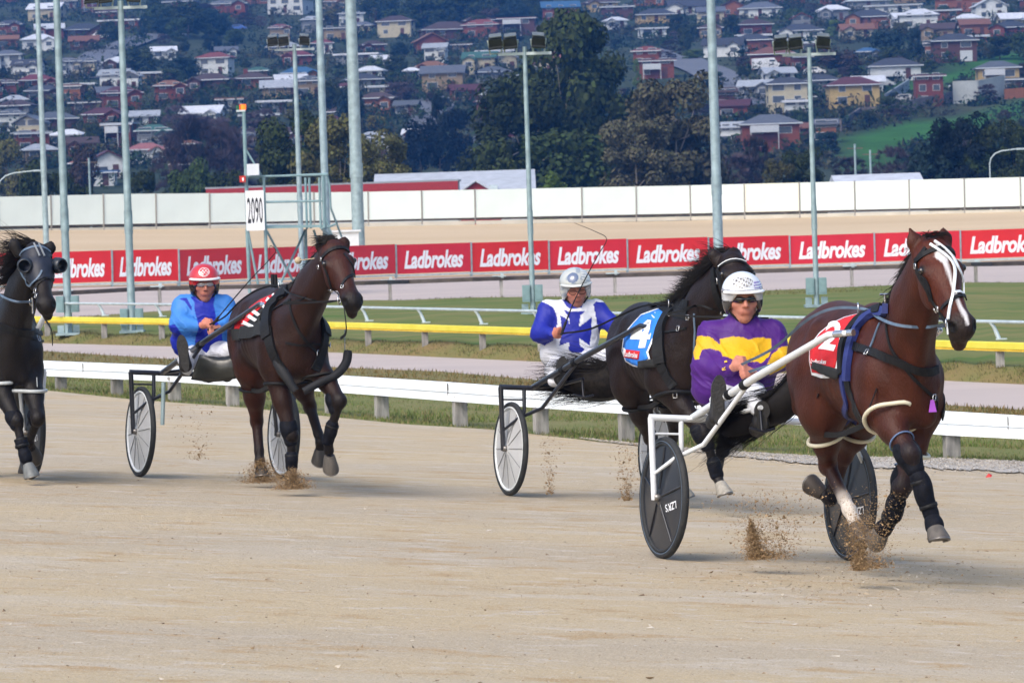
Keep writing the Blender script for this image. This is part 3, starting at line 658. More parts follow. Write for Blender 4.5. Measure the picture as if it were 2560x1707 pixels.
H_(z2(270, 640), 78, 1, 'white', 'cream', 'flat'); H_(z2(250, 745), 95, 1.4, 'brown', 'orange', 'hip'); H_(z2(1000, 540), 90, 1, 'grey', 'grey'); H_(z2(980, 780), 70, 1.6, 'maroon', 'brick'); H_(z2(1180, 640), 80, 1.4, 'silver', 'white', 'gablef'); H_(z2(270, 460), 50, 1.2, 'white', 'white', 'gable'); H_(z2(120, 420), 120, 1, 'white', 'grey', 'flat'); H_(z2(150, 590), 100, 1, 'darkgrey', 'grey')
H_(z2(1800, 190), 60, 1, 'white', 'white', 'hip'); H_(z2(2040, 245), 75, 1, 'white', 'white', 'flat'); H_(z2(2060, 150), 110, 1, 'darkgrey', 'yellow', 'hip'); H_(z2(2190, 120), 55, 1.2, 'grey', 'white', 'gablef'); H_(z2(2010, 440), 75, 1.6, 'red', 'brick'); H_(z2(2060, 510), 105, 1.6, 'maroon', 'brick', 'flat', balcony=True); H_(z2(1400, 440), 80, 1, 'pink', 'white', 'gable'); H_(z2(1700, 70), 90, 1, 'brown', 'yellow'); H_(z2(2020, 40), 90, 1, 'maroon', 'orange')
H_(z2(440, 760), 60, 1, 'grey', 'grey', 'gable'); H_(z2(80, 20), 70, 1, 'brown', 'grey'); H_(z2(150, 220), 60, 1, 'grey', 'cream')
# right third (zoom 3)
H_(z3(60, 95), 120, 1, 'darkgrey', 'white', 'gable'); H_(z3(200, 150), 75, 1.4, 'grey', 'cream', 'gable'); H_(z3(350, 110), 60, 1.4, 'brown', 'orange', 'gablef'); H_(z3(530, 110), 120, 1, 'grey', 'white', 'hip'); H_(z3(480, 240), 95, 1.4, 'brown', 'brick', 'hip', chim=.1); H_(z3(1000, 140), 85, 1.4, 'white', 'grey', 'hip'); H_(z3(1220, 60), 120, 1, 'white', 'grey', 'hip'); H_(z3(1400, 95), 160, 1, 'silver', 'white', 'flat')
H_(z3(1240, 190), 135, 1.4, 'darkgrey', 'orange', 'hip'); H_(z3(1460, 190), 65, 1.4, 'white', 'white', 'gable'); H_(z3(1560, 190), 110, 1.6, 'white', 'white', 'hip'); H_(z3(1840, 75), 140, 1.6, 'brown', 'orange', 'hip', chim=0.); H_(z3(1690, 130), 125, 1, 'silver', 'orange', 'flat'); H_(z3(1880, 180), 80, 1, 'white', 'white', 'hip'); H_(z3(2020, 130), 90, 1.6, 'white', 'white', 'gablef'); H_(z3(2190, 180), 95, 1, 'white', 'cream', 'gable')
H_(z3(790, 260), 125, 1, 'darkgrey', 'white', 'hip'); H_(z3(1150, 250), 90, 1, 'terracotta', 'cream', 'gable'); H_(z3(1690, 270), 90, 1.4, 'brown', 'tan', 'gable'); H_(z3(1920, 240), 80, 1.4, 'terracotta', 'orange', 'gable'); H_(z3(2160, 240), 110, 1, 'darkgrey', 'brick', 'hip'); H_(z3(1790, 405), 125, 2, 'darkgrey', 'darkbrick', 'hip', yaw=0., garage=True); H_(z3(1650, 390), 40, 1.6, 'darkgrey', 'orange', 'flat')
H_(z3(290, 370), 110, 1.2, 'darkgrey', 'white', 'gable'); H_(z3(480, 350), 110, 1.4, 'darkgrey', 'brick', 'hip'); H_(z3(610, 450), 125, 1.4, 'terracotta', 'brick', 'hip', chim=.2); H_(z3(790, 470), 50, 1.4, 'grey', 'brick', 'flat'); H_(z3(1400, 520), 145, 1.2, 'darkgrey', 'white', 'hip', yaw=0., balcony=True); H_(z3(1225, 400), 60, .9, 'blue', 'grey'); H_(z3(640, 555), 85, 1.1, 'silver', 'white', 'gable')
H_(z3(500, 650), 90, 1.2, 'silver', 'grey', 'gable'); H_(z3(700, 770), 112, 2.9, 'darkgrey', 'cream', 'hip', yaw=.05); H_(z3(920, 600), 100, 1, 'darkgrey', 'grey', 'hip'); H_(z3(1130, 700), 145, 1.9, 'maroon', 'yellow', 'hip', yaw=.04, balcony=False); H_(z3(1230, 600), 85, .9, 'white', 'white', 'gable'); H_(z3(760, 790), 66, 1.6, 'white', 'white', 'flat', yaw=0.)
H_(z3(1625, 695), 80, 2.6, 'maroon', 'brick', 'flat', yaw=.03); H_(z3(2075, 600), 118, 2.1, 'grey', 'yellow', 'hip', yaw=0., garage=True, balcony=True); H_(z3(2190, 610), 50, 1.2, 'grey', 'grey', 'flat'); H_(z3(590, 985), 165, 2.1, 'grey', 'brick', 'hip', yaw=0., balcony=True); H_(z3(350, 960), 70, 1.6, 'silver', 'white', 'gable'); H_(z3(360, 780), 80, 1.2, 'maroon', 'brick', 'gable'); H_(z3(1900, 0), 110, 1, 'maroon', 'orange'); H_(z3(1500, 15), 90, 1, 'maroon', 'tan'); H_(z3(700, 20), 90, 1, 'brown', 'brick'); H_(z3(1020, 30), 80, 1, 'maroon', 'brick')
# filler houses between
CLR = [z3(1000, 905), z3(2300, 300)]
def occupied(u, v, w_):
    for (a, b, c) in HP_PX:
        if abs(u-a) < (w_+c)*.42 and abs(v-b) < 18: return True
    return in_poly(u, v, FIELD) or in_poly(u, v, FIELD2) or (u > 2075 and v > 170) or (970 < u < 1260 and v < 70) or (360 < u < 560 and 40 < v < 160) or (1560 < u < 1860 and 110 < v < 250)
rr = random.Random(5); tries = 0
while len(HP_PX) < 215 and tries < 4000:
    tries += 1; u, v = rr.uniform(-120, 2680), rr.uniform(-60, 400)
    w_ = rr.uniform(52, 96)
    if occupied(u, v, w_): continue
    hpx((u, v), w_, rr.choice((1, 1, 1.2, 1.6)), rr.choice(('grey', 'darkgrey', 'brown', 'maroon', 'white', 'silver', 'terracotta', 'brown', 'grey', 'red')), rr.choice(('brick', 'darkbrick', 'white', 'cream', 'grey', 'tan', 'brick', 'orange')), rr.choice(('hip', 'hip', 'gable', 'hip', 'gable', 'gablef', 'flat')))
# large sheds just beyond the wall
def shed(label, u0, u1, vt, Z, hgt, dep, wm, rm, cat='shed', flat=False):
    a, b = px(u0, vt, Z), px(u1, vt, Z); c = (a+b)/2; w_ = (b-a).length; g = hill_z(c.x, c.y); root = thing('warehouse', label, cat, (c.x, c.y, g)); H2 = c.z-g
    yaw = 0
    if flat:
        mb = MB(); mb.box((0, dep/2, H2/2-.5), (w_, dep, H2+1)); mb.build('wall', wm, root)
        mb = MB(); mb.box((0, -.06, H2-hgt/2), (w_+.1, .1, hgt)); mb.build('fascia', rm, root)
        mb = MB(); mb.box((0, dep/2, H2+.05), (w_+.2, dep+.2, .1)); mb.build('roof', roofmat('silver'), root)
    else:
        zr = H2-hgt; mb = MB(); mb.box((0, dep/2, zr/2-.5), (w_, dep, zr+1)); mb.build('wall', wm, root)
        mb = MB(); mb.add([(-w_/2-.3, -.3, zr), (w_/2+.3, -.3, zr), (w_/2+.3, dep*.5, H2), (-w_/2-.3, dep*.5, H2), (w_/2+.3, dep+.3, zr), (-w_/2-.3, dep+.3, zr)], [(0, 1, 2, 3), (3, 2, 4, 5), (0, 3, 5), (1, 4, 2)]); r_ = mb.build('roof', rm, root)
        n = int(w_/5)
        for k in range(n): mb = MB(); mb.box((-w_/2+w_*(k+.5)/n, dep*.2, zr+(H2-zr)*.45), (.7, .7, .5)); mb.build('roof_vent', M_GALVL, r_)
    return root
shed('long building with a dark red fascia just behind the white wall', 517, 1143, 463, 235, 1.0, 12, wallmat('white'), mat('dark_red_fascia', (.30, .02, .035), .6), 'building', True)
shed('long low white roofed shed between the red fascia and the big gum tree', 935, 1330, 428, 330, 2.6, 22, wallmat('white'), roofmat('white'), 'building')
s_ = px(1190, 455, 300); g_ = thing('shed', 'small shed with a dark red gable end beside the long white roof', 'shed', (s_.x, s_.y, hill_z(s_.x, s_.y))); zz = s_.z-g_.location.z
mb = MB(); mb.add([(-1.7, 0, zz-1.1), (1.7, 0, zz-1.1), (0, 0, zz), (-1.7, 0, 0), (1.7, 0, 0)], [(3, 4, 1, 2, 0)]); mb.add([(-1.7, 6, 0), (1.7, 6, 0), (1.7, 6, zz-1.1), (0, 6, zz), (-1.7, 6, zz-1.1)], [(0, 4, 3, 2, 1)]); mb.add([(-1.7, 0, 0), (-1.7, 6, 0), (-1.7, 6, zz-1.1), (-1.7, 0, zz-1.1)], [(0, 3, 2, 1)]); mb.add([(1.7, 0, 0), (1.7, 6, 0), (1.7, 6, zz-1.1), (1.7, 0, zz-1.1)], [(0, 1, 2, 3)]); mb.build('wall', mat('dark_red_fascia'), g_)
mb = MB(); mb.prism([(-2.1, -.3, zz-1.3), (0, -.3, zz+.05), (0, 6.3, zz+.05), (-2.1, 6.3, zz-1.3)], (0, 0, .12)); mb.prism([(0, -.3, zz+.05), (2.1, -.3, zz-1.3), (2.1, 6.3, zz-1.3), (0, 6.3, zz+.05)], (0, 0, .12)); mb.build('roof', roofmat('white'), g_)
shed('white roofed shed under the dark trees on the right', 2110, 2318, 434, 330, 1.9, 18, wallmat('white'), roofmat('white'), 'building')
# ---- roads, garden walls, cars on the hill
M_ROAD = mat('asphalt', (.10, .11, .135), .9, var=.12, scale=.2)
def hroad(pts, wm, name='road'):
    P = [hill_hit(*p) for p in pts]; P = [p for p in P if p]; C_ = catmull(P, 8); vs = []
    for i, p in enumerate(C_):
        t = (C_[min(i+1, len(C_)-1)]-C_[max(i-1, 0)]); n_ = Vector((t.y, -t.x, 0)).normalized()
        for s_ in (-1, -.3, .3, 1): q = p+n_*s_*wm/2; vs.append((q.x, q.y, max(hill_z(q.x, q.y), hill_z(p.x, p.y))+.35))
    mb = MB(); mb.add(vs, [(i*4+k, i*4+k+1, i*4+5+k, i*4+4+k) for i in range(len(C_)-1) for k in range(3)], True); o = mb.build(name, M_ROAD, None); tag(o, kind='structure')
hroad([z3(-200, 330), z3(0, 400), z3(180, 470), z3(330, 560), z3(400, 700)], 9); hroad([z1(1050, 230), z1(850, 290), z1(680, 350), z1(600, 430), z1(640, 520)], 9); hroad([z2(560, 830), z2(620, 700), z2(640, 640)], 7); hroad([z2(850, 1000), z2(960, 920), z2(1060, 880)], 6)
def car(uv, colr, label, van=False):
    P = hill_hit(*uv)
    if P is None: return
    P = P+Vector((0, 0, .3)); root = thing('parked_car', label, 'car', P, random.uniform(-.3, .3)); L_, h = 4.4, 1.45
    prof = [(-2.2, .3), (-2.2, .85), (-1.9, 1.0), (-1.2, 1.45), (.6, 1.45), (1.3, .98), (2.1, .85), (2.2, .3)] if not van else [(-2.6, .3), (-2.6, 2.3), (1.6, 2.4), (2.2, 1.5), (2.7, 1.2), (2.7, .3)]
    mb = MB(); mb.prism([(x, -.85, z) for x, z in prof], (0, 1.7, 0)); mb.build('body', mat('car_paint_%s' % colr, dict(white=(.68, .70, .74), silver=(.35, .37, .4), blue=(.04, .10, .35), dark=(.03, .035, .04))[colr], .3, coat=.5), root)
    mb = MB(); mb.box((-.35, -.86, 1.15) if not van else (1.2, -.86, 1.8), (1.7 if not van else 1.2, .03, .38)); mb.build('window', M_WIN, root)
    for x in (-1.4, 1.35):
        for y in (-.82, .82): mb = MB(); mb.lathe([(.32, -.1), (.32, .1), (0, .1)], (x, y, .32), Matrix.Rotation(R(90), 3, 'X'), 12); mb.build('wheel', M_RUB0, root)
M_RUB0 = mat('far_tyre', (.02, .02, .02), .8)
car(z1(655, 262), 'white', 'white car parked beside the dark roofed house on the upper left hillside'); car(z1(1560, 205), 'blue', 'bright blue car among the trees at the top of the hill'); car(z1(1160, 250), 'silver', 'pale silver car at the upper end of the left hill road'); car(z3(560, 470), 'white', 'large white motorhome parked before the red brick house', True); car(z3(880, 500), 'white', 'white car nose on by the brick house near the light pole'); car(z3(1470, 525), 'white', 'white car in front of the long veranda house'); car(z3(1330, 580), 'silver', 'silver car parked at the edge of the upper green field'); car(z3(1840, 600), 'white', 'white car by the retaining wall right of the red block of flats'); car(z2(100, 200), 'white', 'white car high on the hill left of the cream house'); car(z3(1480, 680), 'silver', 'silver car beside the red brick block of flats'); car(z1(480, 500), 'white', 'white car outside the pale houses at left')
def hwall(label, pts, h, m, cat='fence'):
    P = [hill_hit(*p) for p in pts]; root = thing('garden_wall', label, cat, P[0]); C_ = []
    for a, b in zip(P[:-1], P[1:]): C_ += [a.lerp(b, k/6) for k in range(6)]
    C_.append(P[-1]); mb = MB()
    for a, b in zip(C_[:-1], C_[1:]):
        d = (b-a); n_ = Vector((-d.y, d.x, 0)).normalized()*.15; za, zb = hill_z(a.x, a.y), hill_z(b.x, b.y); A0 = Vector((a.x, a.y, za-.6))-P[0]; B0 = Vector((b.x, b.y, zb-.6))-P[0]
        mb.add([A0-n_, B0-n_, B0+n_, A0+n_, A0-n_+Vector((0, 0, h+.6)), B0-n_+Vector((0, 0, h+.6)), B0+n_+Vector((0, 0, h+.6)), A0+n_+Vector((0, 0, h+.6))], [(0, 1, 5, 4), (2, 3, 7, 6), (4, 5, 6, 7), (0, 4, 7, 3), (1, 2, 6, 5)])
    mb.build('wall', m, root)
hwall('grey paling fence along the top edge of the lower green field', [z3(1050, 860), z3(1180, 780), z3(1300, 770), z3(1500, 730), z3(1700, 690), z3(1790, 670)], 2.0, mat('grey_paling', (.13, .115, .12), .9, var=.3, scale=.6))
hwall('pale grey retaining wall with a brick base below the yellow house', [z3(1785, 680), z3(1950, 675), z3(2120, 640)], 4.0, mat('pale_concrete', (.30, .33, .34), .9, var=.15, scale=.3)); hwall('low orange brick wall at the right edge above the green field', [z3(2120, 650), z3(2247, 640), z3(2400, 620)], 1.8, wallmat('orange')); hwall('grey steel fence rising left of the red brick flats', [z3(1340, 690), z3(1420, 640), z3(1495, 590)], 2.0, mat('grey_sheet', (.22, .25, .28), .7))
# ---- trees
TREE_N = 0
def crown_mesh(name, seed, kind='round', nleaf=2600, leaf=.035):
    # unit crown: height 1 above z=0, half width about .5; leaf clumps scattered in lobes with gaps
    r = random.Random(seed); vs, fs, cl = [], [], []
    lobes = []
    if kind == 'gum':
        for i in range(40):
            z = r.uniform(.14, .93); rad = .42*(1-abs(z-.50)*1.0)+.06; a = r.random()*6.28; q = rad*math.sqrt(r.random()); lobes.append((q*cos(a), q*sin(a), z, r.uniform(.08, .15)))
        flat = .75
    elif kind == 'bare':
        for i in range(60):
            z = r.uniform(.15, .95); rad = .46*math.sqrt(max(.02, 1-((z-.4)/.58)**2)); a = r.random()*6.28; q = rad*math.sqrt(r.random()); lobes.append((q*cos(a), q*sin(a), z, r.uniform(.08, .14)))
        flat = 1.
    elif kind == 'conifer':
        for i in range(30):
            z = r.uniform(.08, .98); rad = .36*(1-z)**.7+.03; a = r.random()*6.28; q = rad*math.sqrt(r.random()); lobes.append((q*cos(a), q*sin(a), z, r.uniform(.06, .12)))
        flat = .8
    else:
        for i in range(24):
            z = r.uniform(.14, .90); rad = .46*math.sqrt(max(.02, 1-((z-.45)/.55)**2)); a = r.random()*6.28; q = rad*math.sqrt(r.random())*.85; lobes.append((q*cos(a), q*sin(a), z, r.uniform(.10, .19)))
        flat = .8
    if kind != 'bare':
        for k in range(nleaf):
            lx, ly, lz, lr = lobes[r.randrange(len(lobes))]
            a = r.random()*6.28; c_ = r.uniform(-1, 1); s_ = math.sqrt(1-c_*c_); q = lr*(.72+.42*r.random())
            p = Vector((lx+q*s_*cos(a), ly+q*s_*sin(a), lz+q*c_*flat)); sz = leaf*r.uniform(.5, 1.25)
            n_ = Vector((s_*cos(a)+r.gauss(0, .5), s_*sin(a)+r.gauss(0, .5), c_+.4+r.gauss(0, .5))).normalized(); t_ = n_.orthogonal().normalized(); t_ = Matrix.Rotation(r.random()*6.28, 3, n_) @ t_; b_ = n_.cross(t_)
            n0 = len(vs); vs += [p-t_*sz-b_*sz*.6, p+t_*sz-b_*sz*.5, p+t_*sz*.7+b_*sz*.7, p-t_*sz*.6+b_*sz*.6]; fs.append((n0, n0+1, n0+2, n0+3))
            k_ = r.uniform(.65, 1.35); cl += [(k_, k_*r.uniform(.92, 1.08), k_*.95)]*4
    else:
        for (lx, ly, lz, lr) in lobes:
            for k in range(95):
                a = r.random()*6.28; c_ = r.uniform(-.3, 1); s_ = math.sqrt(1-c_*c_); d_ = Vector((s_*cos(a), s_*sin(a), c_)); p = Vector((lx, ly, lz))+d_*lr*r.uniform(0, .6); e = p+(d_+Vector((0, 0, .5))).normalized()*lr*r.uniform(.5, 1.1); w_ = .0052; sd_ = d_.orthogonal().normalized()*w_
                n0 = len(vs); vs += [p-sd_, p+sd_, e]; fs.append((n0, n0+1, n0+2)); k_ = r.uniform(.7, 1.3); cl += [(k_, k_, k_)]*3
    me = bpy.data.meshes.new(name); me.from_pydata([tuple(v) for v in vs], [], fs); setcol(me, cl); return me, lobes
def tintmat(name, c):
    if name in MATS: return MATS[name]
    m = mat(name, (1, 1, 1), .9, attr=True, var=.25, scale=.6, spec=.12); t = m.node_tree; b = t.nodes['Principled BSDF']; src = b.inputs['Base Color'].links[0].from_socket
    mm = t.nodes.new('ShaderNodeMix'); mm.data_type = 'RGBA'; mm.blend_type = 'MULTIPLY'; mm.inputs[0].default_value = 1; mm.inputs[7].default_value = (*c, 1); t.links.new(src, mm.inputs[6])
    oi = t.nodes.new('ShaderNodeObjectInfo'); hv = t.nodes.new('ShaderNodeHueSaturation'); r1 = t.nodes.new('ShaderNodeMapRange'); r1.inputs[3].default_value = .7; r1.inputs[4].default_value = 1.3; t.links.new(oi.outputs['Random'], r1.inputs[0]); t.links.new(r1.outputs[0], hv.inputs['Value']); t.links.new(mm.outputs[2], hv.inputs['Color']); t.links.new(hv.outputs[0], b.inputs['Base Color']); return m
def trunk_mesh(name, seed, lobes, thick=.03):
    r = random.Random(seed+50); mb = MB(); top = Vector((r.gauss(0, .02), r.gauss(0, .02), .55)); mid = Vector((r.gauss(0, .02), r.gauss(0, .02), .25))
    mb.tube([(0, 0, -.12), (0, 0, 0), mid, top], [thick*1.15, thick, thick*.75, thick*.35], 7)
    for (lx, ly, lz, lr) in lobes[:12]:
        s = mid.lerp(top, r.random()) if lz > .4 else Vector((0, 0, .08)).lerp(mid, r.random()); e = Vector((lx, ly, lz)); m_ = s.lerp(e, .5)+Vector((0, 0, -.03)); mb.tube([s, m_, e], [thick*.45, thick*.28, thick*.10], 5, cap=False)
    return mb.mesh(name)
M_BARK = mat('bark', (.12, .095, .075), .9, var=.3, scale=6); M_BARKP = mat('pale_gum_bark', (.34, .29, .24), .85, var=.35, scale=5)
VAR = {}
for kd, n_, nl, lf in (('round', 4, 3400, .030), ('gum', 3, 11000, .019), ('conifer', 2, 3000, .026), ('bare', 2, 0, 0)):
    VAR[kd] = []
    for i in range(n_):
        me, lb = crown_mesh(kd+'_crown', 100+i*7+len(kd), kd, nl, lf); VAR[kd].append((me, trunk_mesh(kd+'_trunk', i, lb, .022 if kd != 'gum' else .016)))
LEAFC = dict(dark=(.030, .042, .014), green=(.038, .060, .020), light=(.07, .11, .028), olive=(.075, .074, .026), blue=(.016, .031, .030), brown=(.050, .036, .030), purple=(.066, .050, .058), yellow=(.14, .12, .02), black=(.007, .012, .014), greyolive=(.085, .082, .050))
LNAME = dict(dark='dark green', green='mid green', light='bright green', olive='olive green', blue='bluish green', brown='brownish', purple='bare purplish', yellow='yellow flowering', black='almost black', greyolive='grey olive')
def tree(P, w_, h_, kind, colr, label=None, trunk='d', cat='tree', group=None, name='tree'):
    i = random.randrange(len(VAR[kind])); cm, tm_ = VAR[kind][i]
    root = thing(name, label or ('%s %s on the hillside' % (LNAME[colr], dict(round='round tree', gum='gum tree', conifer='upright tree', bare='leafless tree')[kind])), cat, P, random.random()*6.28, group)
    c = bpy.data.objects.new('crown', cm); C.objects.link(c); c.parent = root; c.scale = (w_, w_, h_)
    if not len(cm.materials): cm.materials.append(None)
    c.material_slots[0].link = 'OBJECT'; c.material_slots[0].material = tintmat('leaves_'+colr, LEAFC[colr])
    t = bpy.data.objects.new('trunk', tm_); C.objects.link(t); t.parent = root; t.scale = (w_*.9, w_*.9, h_)
    if not len(tm_.materials): tm_.materials.append(None)
    t.material_slots[0].link = 'OBJECT'; t.material_slots[0].material = M_BARKP if trunk == 'p' else M_BARK
    return root
def tpx(uc, vt, vb, wpx, kind, colr, label=None, Z=None, trunk='d'):
    # vt, vb: top and foot in the photograph; Z: distance for the trees whose foot is behind the wall
    if Z is None:
        P = hill_hit(uc, vb)
        if P is None: return
    else:
        P = px(uc, vb, Z); P.z = hill_z(P.x, P.y)
    T = px(uc, vt, (P-CAMP).dot(_f)); h_ = max(1.5, (T.z-P.z)); w_ = wpx*P.y/FPX
    return tree(P, w_, h_, kind, colr, label, trunk)
a = tpx
a(1425, 22, 470, 350, 'gum', 'dark', 'tallest gum tree of all, dark crown between two light poles', 470, 'p'); a(1330, 205, 470, 310, 'gum', 'dark', 'dark bushy gum hiding the foot of the tallest gum tree', 455, 'p'); a(1510, 130, 470, 270, 'gum', 'dark', 'dark gum leaning on the right side of the tallest gum tree', 480, 'p')
a(1690, 185, 465, 300, 'gum', 'greyolive', 'olive gum tree with pale trunks left of the thick light pole', 430, 'p'); a(1590, 290, 465, 230, 'gum', 'greyolive', 'small olive gum with bare lower stems', 420, 'p'); a(1400, 325, 470, 260, 'round', 'green', 'rounded green tree low in front of the tallest gum', 400); a(1255, 340, 470, 170, 'round', 'dark', 'dark green tree at the left foot of the tallest gum', 400); a(1380, 430, 470, 90, 'round', 'light', 'small light green bush just over the white wall', 320)
a(1100, 245, 440, 110, 'conifer', 'black', 'almost black upright tree left of the tallest gum', 640); a(1055, 300, 440, 120, 'round', 'black', 'almost black round tree touching the upright black one', 640); a(1145, 270, 440, 90, 'round', 'black', 'almost black tree on the right of the black clump', 650)
a(745, 280, 480, 240, 'gum', 'dark', 'dark gum tree behind the 2090 gantry', 380, 'p'); a(850, 285, 480, 230, 'gum', 'olive', 'olive gum tree behind the thickest mast', 370, 'p'); a(950, 325, 475, 190, 'gum', 'olive', 'olive gum tree with low boughs beside the thickest mast', 360, 'p'); a(690, 330, 480, 120, 'round', 'dark', 'dark tree at the left of the gantry gums', 390)
for (u, vt, w_, cc, l) in ((20, 345, 120, 'olive', 'olive tree at the far left just over the wall'), (90, 400, 110, 'dark', 'dark tree behind the leftmost light poles'), (150, 430, 100, 'dark', 'low dark tree between the leftmost light poles'), (360, 425, 110, 'dark', 'low dark tree just left of the driver red helmet pole'), (455, 415, 120, 'green', 'green tree low over the wall left of the red fascia'), (560, 430, 120, 'dark', 'dark tree low behind the left end of the red fascia'), (500, 395, 100, 'green', 'green tree standing over the left end of the red fascia'), (210, 360, 90, 'brown', 'brown willow like tree above the red roofs'), (205, 455, 90, 'dark', 'lowest dark bush left of the blue roofed shed')):
    a(u, vt, 485, w_, 'round', cc, l, 420 if vt > 380 else 560)
for (u, vt, w_, h) in ((490, 300, 150, 1), (560, 310, 140, 1), (430, 330, 110, 1), (610, 340, 110, 1)): a(u, vt, 470, w_, 'bare', 'purple', None, 560)
for (u, vt, vb, w_, kd, cc, l) in ((2010, 370, 470, 130, 'gum', 'dark', 'dark gum tree beside the right light pole'), (1960, 400, 470, 110, 'gum', 'olive', 'olive tree low over the wall left of the right light pole'), (1850, 385, 470, 150, 'bare', 'purple', None), (1780, 395, 470, 110, 'bare', 'brown', None), (2130, 395, 465, 110, 'bare', 'purple', None), (2400, 285, 455, 190, 'gum', 'black', 'widest almost black tree at the right below the field'), (2490, 300, 450, 170, 'gum', 'dark', 'dark tree at the right edge over the wall'), (2330, 350, 455, 140, 'round', 'blue', 'bluish dark tree left of the street lamp'), (2440, 385, 450, 140, 'gum', 'green', 'green tree low over the wall beside the curved street lamp'), (2540, 310, 450, 120, 'gum', 'dark', 'dark tree cut by the right edge of the picture'), (2290, 400, 455, 120, 'bare', 'brown', None), (2230, 370, 455, 120, 'bare', 'purple', None), (1890, 340, 450, 90, 'bare', 'brown', None)):
    a(u, vt, vb, w_, kd, cc, l, 400 if 'bare' != kd else 520, 'p' if kd == 'gum' else 'd')
# trees on the slope
for (u, vt, vb, w_, cc) in ((347, 118, 195, 105, 'dark'), (460, 140, 205, 95, 'blue'), (450, 90, 135, 60, 'dark'), (268, 200, 245, 40, 'brown'), (235, 305, 375, 75, 'dark'), (585, 75, 110, 55, 'green'), (470, 0, 95, 110, 'dark'), (400, 10, 80, 90, 'green'), (530, 20, 95, 70, 'blue'), (20, 190, 222, 40, 'dark'), (880, 215, 330, 90, 'blue'), (830, 200, 300, 70, 'dark'), (1000, 205, 260, 90, 'purple'), (985, 180, 215, 45, 'green'), (940, 290, 330, 55, 'yellow'), (1180, 95, 130, 40, 'dark'), (1125, 105, 130, 40, 'blue'), (1060, 0, 70, 150, 'dark'), (1160, -20, 60, 150, 'dark'), (1000, 20, 85, 110, 'green'), (1240, -10, 50, 90, 'dark'), (1830, 35, 95, 48, 'dark'), (1740, 60, 95, 50, 'dark'), (1985, 20, 65, 55, 'light'), (2085, 50, 95, 42, 'light'), (1712, 70, 130, 45, 'dark'), (2220, 75, 150, 105, 'blue'), (2290, 70, 150, 50, 'blue'), (2100, 125, 190, 120, 'brown'), (2080, 195, 220, 60, 'blue'), (1895, 265, 312, 60, 'dark'), (1995, 275, 312, 50, 'green'), (1930, 290, 312, 30, 'light'), (2500, 90, 150, 90, 'dark'), (2560, 80, 150, 80, 'green'), (2325, 150, 180, 45, 'green'), (2170, 275, 320, 60, 'dark'), (2240, 270, 300, 90, 'brown'), (2070, 330, 385, 80, 'blue'), (1735, 125, 150, 60, 'light'), (1750, 300, 340, 60, 'brown'), (1700, 210, 240, 40, 'dark'), (2360, 15, 50, 50, 'green'), (1280, 70, 120, 70, 'dark'), (940, 140, 200, 55, 'green')):
    a(u, vt, vb, w_, 'round' if w_ > 44 or cc != 'dark' else 'conifer', cc)
fr_ = random.Random(31)
for k in range(34):
    u, v = fr_.uniform(960, 1330), fr_.uniform(20, 78)
    a(u, v-fr_.uniform(34, 60), v, fr_.uniform(50, 85), 'round', fr_.choice(('dark', 'blue', 'dark', 'green', 'brown')))
for k in range(22):
    u, v = fr_.uniform(380, 560), fr_.uniform(55, 100)
    a(u, v-fr_.uniform(30, 50), v, fr_.uniform(40, 65), 'round', fr_.choice(('dark', 'blue', 'dark')))
for k in range(16):
    u, v = fr_.uniform(420, 690), fr_.uniform(330, 430)
    a(u, v-fr_.uniform(50, 80), v, fr_.uniform(60, 100), 'bare', 'purple')
tr = random.Random(11)
def too_near(u, v, w_):
    for (a_, b_, c_) in HP_PX:
        if abs(u-a_) < (w_+c_)*.34 and -22 < v-b_ < 26: return True
    return in_poly(u, v, FIELD) or in_poly(u, v, FIELD2)
cnt = 0; tries = 0
while cnt < 140 and tries < 9000:
    tries += 1; u, v = tr.uniform(-80, 2640), tr.uniform(5, 415)
    w_ = tr.uniform(26, 64)
    if too_near(u, v, w_): continue
    kd = tr.choice(('round', 'round', 'round', 'conifer', 'bare')); cc = tr.choice(('dark', 'dark', 'green', 'blue', 'brown', 'olive', 'dark', 'blue', 'light' if tr.random() < .3 else 'green'))
    if kd == 'bare': cc = 'purple'
    a(u, v-w_*tr.uniform(.6, 1.0)*(1.3 if kd == 'conifer' else 1), v, w_*(.6 if kd == 'conifer' else 1.1), kd, cc); cnt += 1
